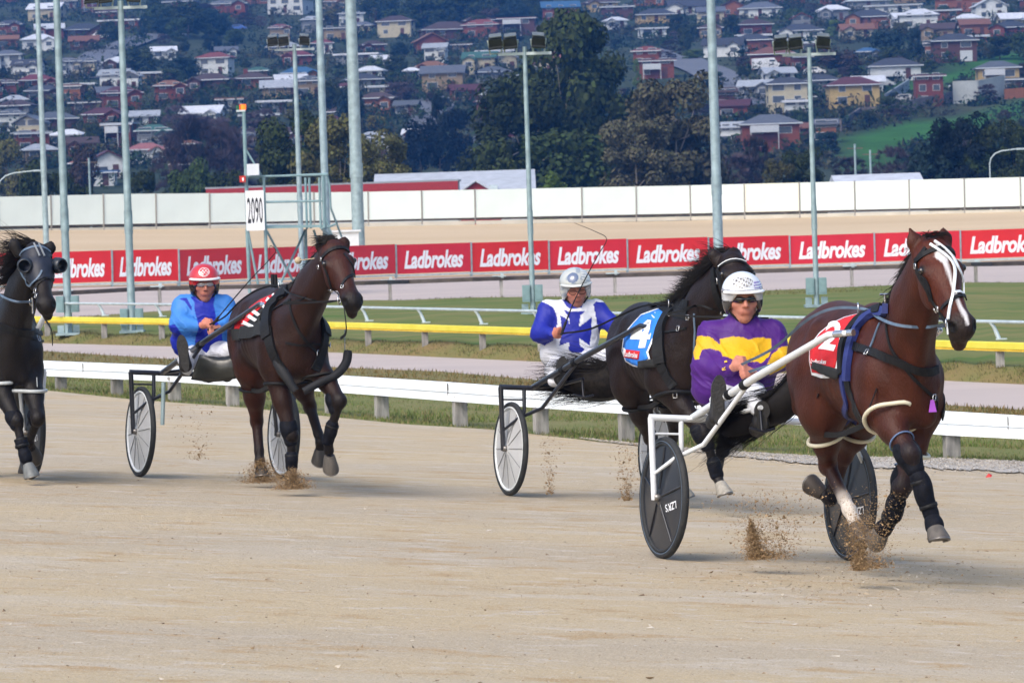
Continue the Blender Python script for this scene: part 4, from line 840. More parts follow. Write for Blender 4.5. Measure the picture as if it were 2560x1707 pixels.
# hedges and scrub one cannot count
def scrub():
    vs, fs, cl = [], [], []; r = random.Random(3)
    for k in range(3000):
        u, v = r.uniform(-80, 2640), r.uniform(0, 425)
        if k < 900: hx, hy, hw_ = HP_PX[k % len(HP_PX)]; u, v = hx+r.uniform(-.6, .6)*hw_, hy+r.uniform(2, 11)
        if in_poly(u, v, FIELD) or in_poly(u, v, FIELD2): continue
        if (360 < u < 560 and 60 < v < 150) or (1560 < u < 1840 and 130 < v < 250): continue
        P = hill_hit(u, v)
        if P is None: continue
        c0 = r.choice([(.016, .032, .014), (.026, .044, .016), (.042, .042, .022), (.014, .028, .020), (.034, .034, .022)]); s = r.uniform(.8, 2.6); ex = r.uniform(.8, 2.6)
        for j in range(60):
            a_ = r.random()*6.28; c_ = r.uniform(0, 1); s2 = math.sqrt(1-c_*c_); q = s*r.uniform(.7, 1.1); p = P+Vector((s2*cos(a_)*q*ex, s2*sin(a_)*q, c_*q*1.1)); z = .30*r.uniform(.5, 1.3)
            n0 = len(vs); vs += [p+Vector((r.gauss(0, z), r.gauss(0, z), r.gauss(0, z))) for _ in range(3)]; fs.append((n0, n0+1, n0+2)); k_ = r.uniform(.6, 1.5); cl += [tuple(x*k_ for x in c0)]*3
    me = bpy.data.meshes.new('scrub'); me.from_pydata([tuple(v) for v in vs], [], fs); setcol(me, cl); o = mobj('scrub', me, mat('scrub_leaves', attr=True, rough=.95, spec=.1)); tag(o, 'mixed garden scrub and hedging covering the hillside between the houses', 'scrub', kind='stuff')
scrub()
# street lamps and poles over the wall
def lamp(label, u, vb, vt, reach, Z):
    P = px(u, vb, Z); P.z = hill_z(P.x, P.y); T = px(u, vt, (P-CAMP).dot(_f)).z-P.z; root = thing('street_lamp', label, 'street lamp', P); mb = MB()
    s_ = 1 if reach > 0 else -1; r_ = abs(reach)*P.y/FPX
    mb.tube([(0, 0, 0), (0, 0, T*.8)]+[(s_*r_*.5*(1-cos(t*pi/2*1)), 0, T*.8+T*.18*sin(t*pi/2)) for t in (.3, .6, .9)]+[(s_*r_, 0, T)], .055, 6); mb.build('pole', M_GALVL, root)
    mb = MB(); mb.box((s_*(r_+.3), 0, T), (.8, .25, .14)); mb.build('lamp_head', M_GALVL, root)
lamp('curved street lamp over the wall near the right edge', 2476, 470, 375, 70, 330); lamp('low street lamp at the far left in front of the dark trees', -5, 480, 430, 95, 330)
for l_, u, vt in (('thin power pole standing over the right hand shed roof', 2178, 375), ('second thin power pole right of the first over the shed roof', 2140, 360), ('thin pole over the pink roofed house at left', 225, 395)):
    P = px(u, 470, 380); P.z = hill_z(P.x, P.y); T = px(u, vt, 380).z-P.z; root = thing('power_pole', l_, 'pole', P); mb = MB(); mb.tube([(0, 0, 0), (0, 0, T)], .11, 6); mb.build('shaft', M_GALV, root); mb = MB(); mb.box((0, 0, T-.4), (1.4, .1, .1)); mb.build('cross_arm', M_BARK, root)
# labels that single out each house and tree
KN = dict(hip='hipped', gable='gabled', gablef='front gabled', flat='low pitched')
for (root, roof, wall, st, kind, bal) in HOUSES: root['label'] = '%s %s house, %s %s roof%s' % (WN[wall], 'two storey' if st >= 1.6 else 'low', RN[roof], KN[kind], ', balcony' if bal else '')
# ================================================================== blended bodies: rounded cones and ellipsoids melted into one skin
def cap(a, b, ra, rb, col=None, sq=None, k=None, colb=None): return dict(t='c', a=np.array(a, float), b=np.array(b, float), ra=ra, rb=rb, col=col, colb=colb, sq=sq, k=k)
def ell(c, r, rot=None, col=None, k=None, neg=False): return dict(t='e', c=np.array(c, float), r=np.array(r, float), rot=rot, col=col, k=k, neg=neg)
def axes(x, y):
    # rotation whose rows are the local axes: x given, y roughly given
    x = np.array(x, float); x /= np.linalg.norm(x); y = np.array(y, float); y = y-x*x.dot(y); y /= np.linalg.norm(y); return np.array([x, y, np.cross(x, y)])
def pdist(p, X):
    if p['t'] == 'c':
        a, b = p['a'], p['b']; Xr = X-a; ba = b-a
        if p['sq'] is not None:
            ax, s = p['sq']; ax = np.array(ax, float); ax /= np.linalg.norm(ax); Xr = Xr+np.outer(Xr@ax, ax)*(1/s-1); ba = ba+ax*(ba@ax)*(1/s-1)
        t = np.clip((Xr@ba)/max(ba@ba, 1e-9), 0, 1); r = p['ra']+(p['rb']-p['ra'])*t
        d = np.linalg.norm(Xr-t[:, None]*ba, axis=1)-r
        return d, t
    Xr = X-p['c']
    if p['rot'] is not None: Xr = Xr@p['rot'].T
    k0 = np.linalg.norm(Xr/p['r'], axis=1); k1 = np.linalg.norm(Xr/p['r']**2, axis=1)
    return k0*(k0-1)/np.maximum(k1, 1e-6), np.zeros(len(X))
def pbound(p):
    if p['t'] == 'c':
        r = max(p['ra'], p['rb']); return np.minimum(p['a'], p['b'])-r, np.maximum(p['a'], p['b'])+r
    m = max(p['r']) if p['rot'] is not None else p['r']; return p['c']-m, p['c']+m
def sdf_field(prims, h, k):
    lo = np.min([pbound(p)[0] for p in prims], 0)-3*h; hi = np.max([pbound(p)[1] for p in prims], 0)+3*h
    n = np.ceil((hi-lo)/h).astype(int)+1; V = np.full(n, .5, np.float32)
    for p in prims:
        kk = p['k'] or k; a, b = pbound(p); m = kk+2*h
        i0 = np.maximum(0, np.floor((a-m-lo)/h).astype(int)); i1 = np.minimum(n, np.ceil((b+m-lo)/h).astype(int)+1)
        g = np.stack(np.meshgrid(*[lo[q]+h*np.arange(i0[q], i1[q]) for q in range(3)], indexing='ij'), -1)
        d, _ = pdist(p, g.reshape(-1, 3)); d = d.reshape(g.shape[:3])
        sl = tuple(slice(i0[q], i1[q]) for q in range(3)); v = V[sl]
        if p.get('neg'):
            d = -d; hh = np.clip(.5-.5*(v-d)/kk, 0, 1); V[sl] = v*(1-hh)+d*hh+kk*hh*(1-hh)
        else:
            hh = np.clip(.5+.5*(v-d)/kk, 0, 1); V[sl] = v*(1-hh)+d*hh-kk*hh*(1-hh)
    return V, lo
def nets(V, lo, h):
    s = V < 0; n = np.array(V.shape)
    cnt = np.zeros(n-1, int)
    for dx in (0, 1):
        for dy in (0, 1):
            for dz in (0, 1): cnt += s[dx:n[0]-1+dx, dy:n[1]-1+dy, dz:n[2]-1+dz]
    act = (cnt > 0) & (cnt < 8); ii = np.argwhere(act); idx = np.full(act.shape, -1); idx[act] = np.arange(len(ii))
    pos = np.zeros((len(ii), 3)); wt = np.zeros(len(ii))
    co = [(a, b, c) for a in (0, 1) for b in (0, 1) for c in (0, 1)]
    for a in co:
        for ax in range(3):
            if a[ax]: continue
            b = list(a); b[ax] = 1
            va = V[ii[:, 0]+a[0], ii[:, 1]+a[1], ii[:, 2]+a[2]]; vb = V[ii[:, 0]+b[0], ii[:, 1]+b[1], ii[:, 2]+b[2]]
            m = (va < 0) != (vb < 0); t = np.where(m, va/np.where(m, va-vb, 1), 0)
            q = np.array(a, float)+np.outer(t, np.array(b)-np.array(a)); pos += q*m[:, None]; wt += m
    pos = (pos/wt[:, None]+ii)*h+lo
    F = []
    for ax in range(3):
        o = [1, 2, 0][ax]; p_ = [2, 0, 1][ax]
        sa = [slice(None)]*3; sb = [slice(None)]*3; sa[ax] = slice(0, -1); sb[ax] = slice(1, None)
        A = s[tuple(sa)]; B = s[tuple(sb)]; e = np.argwhere(A != B)
        e = e[(e[:, o] > 0) & (e[:, p_] > 0) & (e[:, o] < n[o]-1) & (e[:, p_] < n[p_]-1)]
        def cell(do, dp):
            c_ = e.copy(); c_[:, o] += do; c_[:, p_] += dp; return idx[c_[:, 0], c_[:, 1], c_[:, 2]]
        q = np.stack([cell(-1, -1), cell(0, -1), cell(0, 0), cell(-1, 0)], 1)
        fl = A[e[:, 0], e[:, 1], e[:, 2]]
        q[~fl] = q[~fl][:, ::-1]; F.append(q)
    return pos, np.concatenate(F)
def body(name, prims, h=.012, k=.04, m=None, parent=None, colfn=None, smooth=1, M=None, base=(.5, .5, .5)):
    V, lo = sdf_field(prims, h, k); pos, F = nets(V, lo, h)
    for _ in range(smooth):
        acc = np.zeros_like(pos); c_ = np.zeros(len(pos))
        for a in range(4):
            b = (a+1) % 4; np.add.at(acc, F[:, a], pos[F[:, b]]); np.add.at(acc, F[:, b], pos[F[:, a]]); np.add.at(c_, F[:, a], 1); np.add.at(c_, F[:, b], 1)
        pos = pos*.5+.5*acc/c_[:, None]
    W = np.zeros(len(pos)); cl = np.zeros((len(pos), 3))
    for p in prims:
        if p.get('neg'): continue
        d, t = pdist(p, pos); wgt = np.exp(-np.clip(d, -.03, .5)/.012)
        ca = np.array(p['col'] if p['col'] is not None else base); cb = np.array(p.get('colb') if p.get('colb') is not None else ca)
        cl += wgt[:, None]*(ca*(1-t[:, None])+cb*t[:, None]); W += wgt
    cl /= W[:, None]
    if colfn is not None: cl = colfn(pos, cl)
    if M is not None:
        Mn = np.array(M); pos = pos@Mn[:3, :3].T+Mn[:3, 3]
    me = bpy.data.meshes.new(name); me.from_pydata(pos.tolist(), [], F.tolist()); me.polygons.foreach_set('use_smooth', [True]*len(F)); me.update()
    setcol(me, np.clip(cl, 0, 1)); return mobj(name, me, m, parent)
def mesh_bvh(o):
    return BVHTree.FromPolygons([v.co.copy() for v in o.data.vertices], [list(p.vertices) for p in o.data.polygons])
def strap(mb, bvh, pts, wd, th=.006, off=.004, step=.025, closed=False, proj_=True):
    # a flat strap laid on a body: points snapped to its skin
    q = resample(pts, step); P, Nn = [], []
    for p in q:
        r = bvh.find_nearest(p) if proj_ else None
        if r and r[0] is not None: P.append(r[0]+r[1]*off); Nn.append(r[1])
        else: P.append(p); Nn.append(Vector((0, 0, 1)))
    n = len(P)
    for _ in range(2): P = [P[0]]+[(P[i-1]+P[i]*2+P[i+1])/4 for i in range(1, n-1)]+[P[-1]]
    vs = []
    for i in range(n):
        t = (P[min(i+1, n-1)]-P[max(i-1, 0)]).normalized(); b = t.cross(Nn[i]).normalized(); nn = b.cross(t)
        for s, o in ((-1, 0), (-1, th), (1, th), (1, 0)): vs.append(P[i]+b*s*wd/2+nn*o)
    fs = [(i*4+k, i*4+(k+1) % 4, (i+1)*4+(k+1) % 4, (i+1)*4+k) for i in range(n-1) for k in range(4)]+[(0, 1, 2, 3), (4*n-1, 4*n-2, 4*n-3, 4*n-4)]
    mb.add(vs, fs); return mb
def hair(mb, root, d, L, w_, n=5, curl=.3, grav=.3, seed=None):
    p = Vector(root); d = Vector(d).normalized(); side = d.cross(Vector((0, 1, .2))).normalized(); pts = []
    for i in range(n+1):
        pts.append(p.copy()); p = p+d*L/n; d = (d+Vector((random.gauss(0, curl), random.gauss(0, curl), random.gauss(0, curl)-grav))*(1/n)).normalized()
    mb.tube(pts, [w_*(1-.85*i/n) for i in range(n+1)], 3, cap=False)
# ---- materials of horses, harness, people
M_COAT = mat('horse_coat', attr=True, rough=.50, var=.26, scale=9, bump=.30, bscale=110, spec=.26, stretch=(1, 1, .4))
M_HAIR = mat('black_hair', (.008, .0065, .0065), .7, var=.4, scale=30, spec=.25)
M_HAIRB = mat('dark_brown_hair', (.018, .009, .006), .5, var=.4, scale=30, spec=.5)
M_LEA = mat('black_harness_leather', (.008, .0085, .010), .6, var=.3, scale=20, spec=.25)
M_LEAB = mat('blue_grey_rein', (.10, .15, .22), .45, var=.3, scale=8)
M_NAVY = mat('navy_harness_padding', (.018, .03, .16), .6, var=.2, scale=12)
M_CREAM = mat('cream_hobble_plastic', (.62, .58, .44), .45, var=.08, scale=10)
M_WSTRAP = mat('white_strap', (.72, .76, .78), .45, var=.05)
M_STEEL = mat('bright_buckle_steel', (.62, .63, .65), .25, metal=.9, var=.1)
M_EYE = mat('horse_eye', (.008, .005, .004), .08, var=.1, spec=.9)
M_BOOT = mat('navy_leg_boot', (.006, .007, .010), .75, var=.3, scale=25, bump=.1)
# ================================================================== horses
M_STEELD = mat('worn_shoe_steel', (.20, .19, .18), .4, metal=.8, var=.2)
def hoofmat(c): return mat('hoof_%d' % int(sum(c)*1000), c, .6, var=.25, scale=30, stretch=(1, 1, .3))
class Frame:
    def __init__(s, u, v, Z, psi, wz=1.54):
        # origin on the ground under the saddle; u, v, Z: the top of the back at the saddle, psi: heading
        P = px(u, v, Z); s.F = Vector((sin(psi), -cos(psi), 0)); s.L = Vector((cos(psi), sin(psi), 0))
        s.O = Vector((P.x, P.y, P.z-wz)); s.psi = psi
        s.M = Matrix(((s.F.x, s.L.x, 0, s.O.x), (s.F.y, s.L.y, 0, s.O.y), (0, 0, 1, s.O.z), (0, 0, 0, 1))); s.Mi = s.M.inverted()
    def at(s, u, v, xf):
        d = ray(u, v); t = ((s.O+s.F*xf-CAMP).dot(s.F))/d.dot(s.F); return s.Mi @ (CAMP+d*t)
def A(v): return np.array(v[:3], float)
def leg_prims(kind, side, J, colr, lower, hoofc, sock=None, r=1.):
    # J: joints top to bottom in local coordinates
    P = []; L_ = (0, 1, 0)
    low = sock if sock is not None else lower
    if kind == 'fore':
        el, kn, fe, ho = [A(j) for j in J]
        P.append(cap(el+A((.02, 0, .16)), el, .13*r, .118*r, colr, sq=(L_, .8), k=.08))
        P.append(cap(el, el*.5+kn*.5, .116*r, .080*r, colr, sq=(L_, .85), k=.05))
        P.append(cap(el*.5+kn*.5, kn, .078*r, .050*r, colr, colb=lower*.6+colr*.4, sq=(L_, .92)))
        P.append(ell(kn, (.052, .050, .058), col=lower, k=.03)); P.append(ell(kn+A((-.02, 0, .0)), (.045, .044, .04), col=lower, k=.03))
        P.append(cap(kn, fe, .038*r, .029*r, lower, colb=low, k=.02)); 
        bk = A((-.020, 0, 0)); P.append(cap(kn+bk, fe+bk, .024, .023, lower, colb=low, k=.02))
    else:
        st, hk, fe, ho = [A(j) for j in J]
        P.append(cap(st+A((-.10, 0, .18)), st, .165*r, .14*r, colr, sq=(L_, .8), k=.1))
        P.append(cap(st, st*.45+hk*.55, .150*r, .098*r, colr, sq=(L_, .8), k=.06))
        P.append(cap(st*.45+hk*.55, hk, .095*r, .052*r, colr, sq=(L_, .85)))
        P.append(ell(hk, (.058, .044, .062), col=lower*.5+colr*.5, k=.03)); P.append(cap(hk+A((-.055, 0, .05)), hk+A((-.02, 0, -.02)), .028, .036, colr*.6+lower*.4, k=.04))
        m_ = hk*.24+fe*.76; lc = lower*.8+colr*.2; bk = A((-.018, 0, 0)); P += [cap(hk, m_, .042*r, .036*r, lower*.4+colr*.6, colb=lc, k=.02), cap(m_, fe, .036*r, .032*r, low, k=.02), cap(hk+bk, m_+bk, .030, .026, lc, k=.02), cap(m_+bk, fe+bk, .026, .025, low, k=.02)]
    P.append(ell(fe, (.040, .040, .042), col=low, k=.02)); P.append(ell(fe+A((-.022, 0, -.004)), (.030, .034, .03), col=low, k=.02))
    d = ho-fe; d /= np.linalg.norm(d); P.append(cap(fe, fe+d*.085, .031, .040, low, k=.02))
    # hoof: a cone opening to the ground face
    return P
def hoof(root, fe, ho, m, fwd=(1, 0, 0)):
    fe, ho = Vector(fe), Vector(ho); d = (ho-fe).normalized(); f = Vector(fwd); f = (f-d*f.dot(d)).normalized(); sd_ = d.cross(f)
    # ground face tilted: the toe reaches further down than the heel
    mb = MB(); n = 20; rings = []
    ax = (d+f*-.35).normalized(); base = ho; Ln = min(.105, (ho-fe).length*.62)
    for (t, rf, rb, rs) in ((0, .040, .036, .040), (.25, .047, .042, .046), (.92, .068, .050, .061), (1., .066, .049, .060)):
        c = base-d*Ln*(1-t); ring = []
        for k in range(n):
            a = 2*pi*k/n; x, y = cos(a), sin(a); r_ = rf if x > 0 else rb
            ring.append(c+f*(x*r_+.012*t)+sd_*y*rs+d*(.022*x*t))
        rings += ring
    fs = [(i*n+k, i*n+(k+1) % n, (i+1)*n+(k+1) % n, (i+1)*n+k) for i in range(3) for k in range(n)]
    mb.add(rings, fs, True); mb.add(rings[-n:], [tuple(range(n))]); mb.add(rings[:n], [tuple(range(n))[::-1]])
    o = mb.build('hoof', m, root)
    sb = MB(); pts = [base+f*(cos(a)*(.060 if cos(a) > 0 else .044)+.012)+sd_*sin(a)*.054+d*(.022*cos(a)+.004) for a in [x_*pi/9 for x_ in range(-7, 8)]]
    sb.tube(pts, .008, 5); sb.build('horseshoe', M_STEELD, o); return o
def head_prims(po, mz, lat, col, muz, jaw=None, blaze=None):
    a = mz-po; L_ = np.linalg.norm(a); a /= L_; y = A(lat); y = y-a*a.dot(y); y /= np.linalg.norm(y); n = np.cross(y, a)   # n: towards the throat or the front?
    if n[2] < 0 and n[0] < 0: n = -n
    n = n if n@A((1, 0, .6)) > 0 else -n       # front of the face
    rot = np.array([a, y, n]); s = L_/.62
    def q(x, yy, z): return po+a*x*s+y*yy*s+n*z*s
    P = [ell(q(.07, 0, -.02), A((.13, .105, .11))*s, rot, col, k=.05),
         ell(q(.20, 0, -.035), A((.14, .105, .125))*s, rot, col, k=.04),
         cap(q(.22, 0, .012), q(.52, 0, .012), .068*s, .052*s, col, sq=(y, 1.08), k=.05),
         cap(q(.24, 0, -.07), q(.50, 0, -.035), .072*s, .045*s, col, sq=(y, .95), k=.05),
         ell(q(.56, 0, -.006), A((.085, .074, .078))*s, rot, muz, k=.04),
         cap(q(.45, 0, -.080), q(.595, 0, -.092), .038*s, .040*s, muz*.8+col*.2, k=.03)]
    for sd in (-1, 1):
        P += [ell(q(.22, sd*.060, -.095), A((.11, .038, .085))*s, rot, col, k=.03),
              ell(q(.185, sd*.094, .030), A((.050, .026, .030))*s, rot, col*.85, k=.03),
              cap(q(.22, sd*.070, -.01), q(.42, sd*.045, -.02), .016*s, .010*s, col, k=.03),
              ell(q(.570, sd*.050, .022), A((.040, .030, .036))*s, rot, muz, k=.02),
              ell(q(.592, sd*.068, .034), A((.032, .018, .024))*s, rot, muz*.4, k=.01, neg=True)]
    return P, q, rot, s
def ear_prims(base, tip, lat, side, col):
    b, t = A(base), A(tip); d = t-b; Ln = np.linalg.norm(d); m = b+d*.45
    return [cap(b-d*.12, m, .036, .045, col, sq=((1, 0, 0), .6), k=.03), cap(m, t, .043, .007, col*.9, sq=((1, 0, 0), .5), k=.02)]
def torso_prims(c, cb, w_=1.):
    e = ell; P = [
        e((.05, 0, 1.14), A((.44, .235*w_, .32)), col=c, k=.10), e((-.35, 0, 1.17), A((.50, .262*w_, .285)), col=c, k=.10),
        e((-.62, 0, 1.25), A((.34, .225*w_, .24)), col=c, k=.10), e((-.88, 0, 1.25), A((.30, .225*w_, .26)), col=c, k=.10),
        cap((.16, 0, 1.42), (-.10, 0, 1.43), .09, .10, c, sq=((0, 1, 0), .7), k=.12), cap((-.1, 0, 1.41), (-.75, 0, 1.42), .08, .10, c, sq=((0, 1, 0), 1.2), k=.12),
        e((.32, 0, 1.12), A((.20, .155*w_, .25)), col=c, k=.08), e((.40, 0, 1.02), A((.11, .12*w_, .14)), col=c, k=.06)]
    for s in (-1, 1):
        P += [cap((.08, s*.10*w_, 1.40), (.36, s*.125*w_, 1.12), .075, .09, c, sq=((0, 1, 0), .62), k=.035),
              cap((.36, s*.12*w_, 1.11), (.18, s*.145*w_, .99), .085, .10, c, sq=((0, 1, 0), .72), k=.035),
              cap((.03, s*.15*w_, 1.27), (.16, s*.165*w_, 1.06), .085, .10, c, sq=((0, 1, 0), .55), k=.03),
              cap((.14, s*.17*w_, 1.34), (.30, s*.16*w_, 1.18), .018, .022, c, k=.025),
              e((-.86, s*.12*w_, 1.14), A((.26, .145*w_, .29)), col=c, k=.08), e((-1.02, s*.085*w_, 1.12), A((.13, .115*w_, .24)), col=c, k=.05),
              cap((-.60, s*.17*w_, 1.38), (-.64, s*.185*w_, 1.22), .05, .075, c, k=.06), cap((-.62, s*.185*w_, 1.24), (-.64, s*.185, .98), .085, .12, c, sq=((0, 1, 0), .6), k=.04),
              cap((-.84, s*.19*w_, 1.32), (-.94, s*.165*w_, 1.00), .075, .09, c, sq=((0, 1, 0), .6), k=.03), cap((-1.06, s*.11, 1.28), (-1.02, s*.14, .94), .055, .07, c, k=.03),
              cap((.45, s*.068*w_, 1.14), (.42, s*.072*w_, .94), .055, .072, c, k=.022),
              cap((-.55, s*.17, 1.04), (-.66, s*.16, .95), .10, .12, cb, k=.08),
              e((-.43, s*.30, 1.26), A((.10, .07, .13)), k=.08, neg=True)]
    return P
def build_horse(nm_label, fr, spec):
    c = A(spec['coat']); lo_ = A(spec['lower']); muz = A(spec.get('muzzle', spec['lower'])); at = fr.at
    root = thing('horse', nm_label, 'horse', fr.O, 0); root.matrix_world = fr.M
    P = torso_prims(c, c*1.15, spec.get('w', 1.))
    po = A(at(*spec['poll'])); mz = A(at(*spec['muzzle_px'])); lat = A(spec['lat'])
    nb = A(spec.get('neckbase', (.30, 0, 1.24))); th = po+A((-.05, 0, -.06))
    mid = (nb*.5+th*.5)+A((-.02, 0, .03))
    P += [cap(nb, mid, .20, .145, c, sq=((0, 1, 0), .72), k=.10), cap(mid, th, .145, .105, c, sq=((0, 1, 0), .76), k=.08),
          cap(A((.10, 0, 1.45)), th+A((-.03, 0, .03)), .06, .045, c, sq=((0, 1, 0), .6), k=.10),
          cap(A((.43, 0, 1.18)), mid*.5+th*.5+A((.05, 0, -.08)), .12, .08, c, sq=((0, 1, 0), .62), k=.10)]
    for s in (-1, 1): P.append(cap(A((.38, s*.09, 1.22)), th+A((.03, s*.035, -.06)), .07, .045, c, sq=((0, 1, 0), .7), k=.06))
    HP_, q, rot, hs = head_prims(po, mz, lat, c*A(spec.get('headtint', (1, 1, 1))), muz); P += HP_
    for s, (b_, t_) in zip((-1, 1), spec['ears']): P += ear_prims(at(*b_), at(*t_), lat, s, c)
    for kind, J, kw in spec['legs']:
        J2 = [A(j) if len(j) == 4 else A(at(*j)) for j in J]; J2 = [j[:3] for j in J2]
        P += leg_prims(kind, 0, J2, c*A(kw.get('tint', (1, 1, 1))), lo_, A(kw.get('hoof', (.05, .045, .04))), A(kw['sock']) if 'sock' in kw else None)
        kw['J'] = J2
        hoof(root, J2[2], J2[3], hoofmat(kw.get('hoof', (.045, .04, .036))), kw.get('fwd', (1, 0, 0)))
    bl = spec.get('blaze')
    def colfn(pos, cl):
        # belly and flank a little lighter, coat points darker
        X = (pos-po)@rot.T
        if bl is not None:
            a_, y_, n_ = X[:, 0]/hs, X[:, 1]/hs, X[:, 2]/hs
            prof = np.interp(a_, [.03, .09, .14, .20, .30, .44, .54, .60], [.0, .016, .036, .014, .008, .009, .015, .007]); cy = np.interp(a_, [.1, .3, .5, .6], [0, .004, .008, .014])
            m = np.clip((prof-np.abs(y_-cy))/.010+.5, 0, 1)*(n_ > 0)*(a_ > .02)*(a_ < .60); cl = cl*(1-m[:, None])+A(bl)*m[:, None]
        na = np.minimum(np.linalg.norm(pos-A(q(.592, -.066, .034)), axis=1), np.linalg.norm(pos-A(q(.592, .066, .034)), axis=1)); cl[na < .034*hs] = (.004, .003, .003)
        ea = np.minimum(np.linalg.norm(pos-A(q(.190, -.113, .034)), axis=1), np.linalg.norm(pos-A(q(.190, .113, .034)), axis=1)); k_ = np.clip((.036-ea)/.012, 0, 1)[:, None]; cl = cl*(1-k_*.85)
        return cl
    ob = body('body', P, spec.get('h', .012), .04, M_COAT, root, colfn, smooth=1)
    vs_ = ob.data.vertices; nr_ = [v.normal.copy() for v in vs_]
    for v, n_ in zip(vs_, nr_):        # ribs, small muscle swells
        x, y, z = v.co; kx = max(0, 1-abs(x+.28)/.34)*max(0, 1-abs(z-1.12)/.24)
        d = .0035*kx*sin(x*62+z*14)+.0055*(fbm(x*7+5, z*7+y*5, 31)-.5)*(1 if z > .9 else .4)
        v.co += n_*d
    ob.data.update()
    bv = mesh_bvh(ob)
    # eyes
    for s in (-1, 1):
        mb = MB(); mb.ball(q(.190, s*.113, .034), .019*hs, 6); mb.build('eye', M_EYE, root)
    return root, ob, bv, q, P, po, mz, hs
def mane(root, fr, po, bv, n=260, wind=(-1, -.25, .25), L=(.12, .26), m=M_HAIR, top=True, rr=.006, start=.12, ridge=.03):
    a = Vector((.06, 0, 1.50)); b = Vector(po)+Vector((-.04, 0, .06)); base = []
    for i in range(13):
        t = start+(1-start)*i/12; p = a.lerp(b, t)+Vector((-.05*sin(t*pi), 0, .02*sin(t*pi))); r = bv.find_nearest(p+Vector((-.03, 0, .05))); base.append(r[0] if r[0] else p)
    mb = MB(); mb.tube(base, [ridge*(.6+.5*sin(pi*i/12)) for i in range(13)], 8, flat=.7)
    for i in range(n):
        t = start+(1-start)*random.random(); k = (t-start)/(1-start)*12; j = min(11, int(k)); p = base[j].lerp(base[j+1], k-j)+Vector((random.gauss(0, .01), random.gauss(0, .012), random.gauss(0, .01)))
        l = random.uniform(*L)*(.6+.6*t); w3 = Vector(wind).normalized()
        hair(mb, p, w3+Vector((random.gauss(0, .22), random.gauss(0, .22), random.gauss(0, .22))), l, random.uniform(.6, 1.2)*rr, 5, .7, .35)
    return mb.build('mane', m, root)
def tail(root, pts, n=240, r0=.03, spread=.10, m=M_HAIR, rr=.005, name='tail'):
    mb = MB(); C_ = catmull(pts, 5); N_ = len(C_)
    core = [r0*(.7+1.3*sin(pi*min(1, i/(N_-1)*1.05))**.7) for i in range(N_)]; core[-1] = .006
    mb.tube(C_, core, 8)
    for i in range(n):
        ox, oy = random.gauss(0, 1), random.gauss(0, 1); e = random.uniform(.55, 1.08); pp = []; m_ = 10
        for j in range(m_+1):
            t = j/m_*e*(N_-1); a = int(min(t, N_-2)); f = t-a; c = C_[a].lerp(C_[a+1], f); s = spread*(.25+t/(N_-1))
            pp.append(c+Vector((ox*s*.35, oy*s*.5, (ox*.55)*s))+Vector((random.gauss(0, .006), random.gauss(0, .006), random.gauss(0, .006)))*(t/(N_-1)))
        mb.tube(pp, [rr*(1.1-.9*j/m_) for j in range(m_+1)], 3, cap=False)
    return mb.build(name, m, root)
def Lc(x, y, z): return (x, y, z, 'l')
BAY = (.050, .0112, .0045); BAYL = (.012, .008, .007); DKBAY = (.021, .0074, .0048); DK = (.008, .006, .006); NEARB = (.0085, .0068, .0068)
fr1 = Frame(2206, 768, 23.3, R(14), 1.52)
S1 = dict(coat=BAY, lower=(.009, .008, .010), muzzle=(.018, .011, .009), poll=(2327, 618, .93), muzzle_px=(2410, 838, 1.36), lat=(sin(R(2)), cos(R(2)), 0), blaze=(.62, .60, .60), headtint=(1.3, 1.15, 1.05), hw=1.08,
  ears=[((2297, 632, .92), (2274, 570, .90)), ((2362, 624, .95), (2357, 566, .94))], h=.011,
  legs=[('fore', [Lc(.26, -.15, 1.0), (2276, 1134, .62), (2329, 1288, .66), (2346, 1352, .76)], dict(hoof=(.09, .08, .07))),
        ('fore', [Lc(.20, .15, .97), (2256, 1216, .26), (2222, 1303, .00), (2190, 1346, -.10)], dict(hoof=(.10, .08, .06))),
        ('hind', [Lc(-.60, -.16, .94), (2070, 1160, -.86), (2124, 1274, -.60), (2156, 1348, -.50)], dict(sock=(.55, .50, .45), hoof=(.06, .05, .045))),
        ('hind', [Lc(-.76, .15, .93), (2112, 1134, -1.08), (2076, 1248, -1.30), (2028, 1212, -1.38)], dict(hoof=(.05, .04, .035)))])
fr2 = Frame(1672, 764, 30.8, R(12), 1.53)
S2 = dict(coat=(.0115, .0055, .0045), lower=DK, poll=(1829, 648, .93), muzzle_px=(1872, 800, 1.38), lat=(sin(R(-3)), cos(R(-3)), 0),
  ears=[((1793, 655, .90), (1779, 620, .87)), ((1840, 645, .94), (1831, 619, .93))], h=.014,
  legs=[('fore', [Lc(.26, -.15, 1.0), (1763, 1085, .60), (1793, 1190, .62), (1812, 1238, .72)], dict(hoof=(.28, .26, .22))),
        ('fore', [Lc(.20, .15, .97), (1822, 1062, .42), (1806, 1130, .15), (1788, 1160, .05)], dict()),
        ('hind', [Lc(-.60, -.16, .94), (1626, 1092, -.86), (1690, 1190, -.60), (1718, 1246, -.50)], dict(hoof=(.25, .23, .19))),
        ('hind', [Lc(-.76, .15, .93), (1690, 1070, -1.08), (1668, 1150, -1.32), (1645, 1148, -1.38)], dict(sock=(.4, .36, .32)))])
fr3 = Frame(712, 724, 31.7, R(13), 1.53)
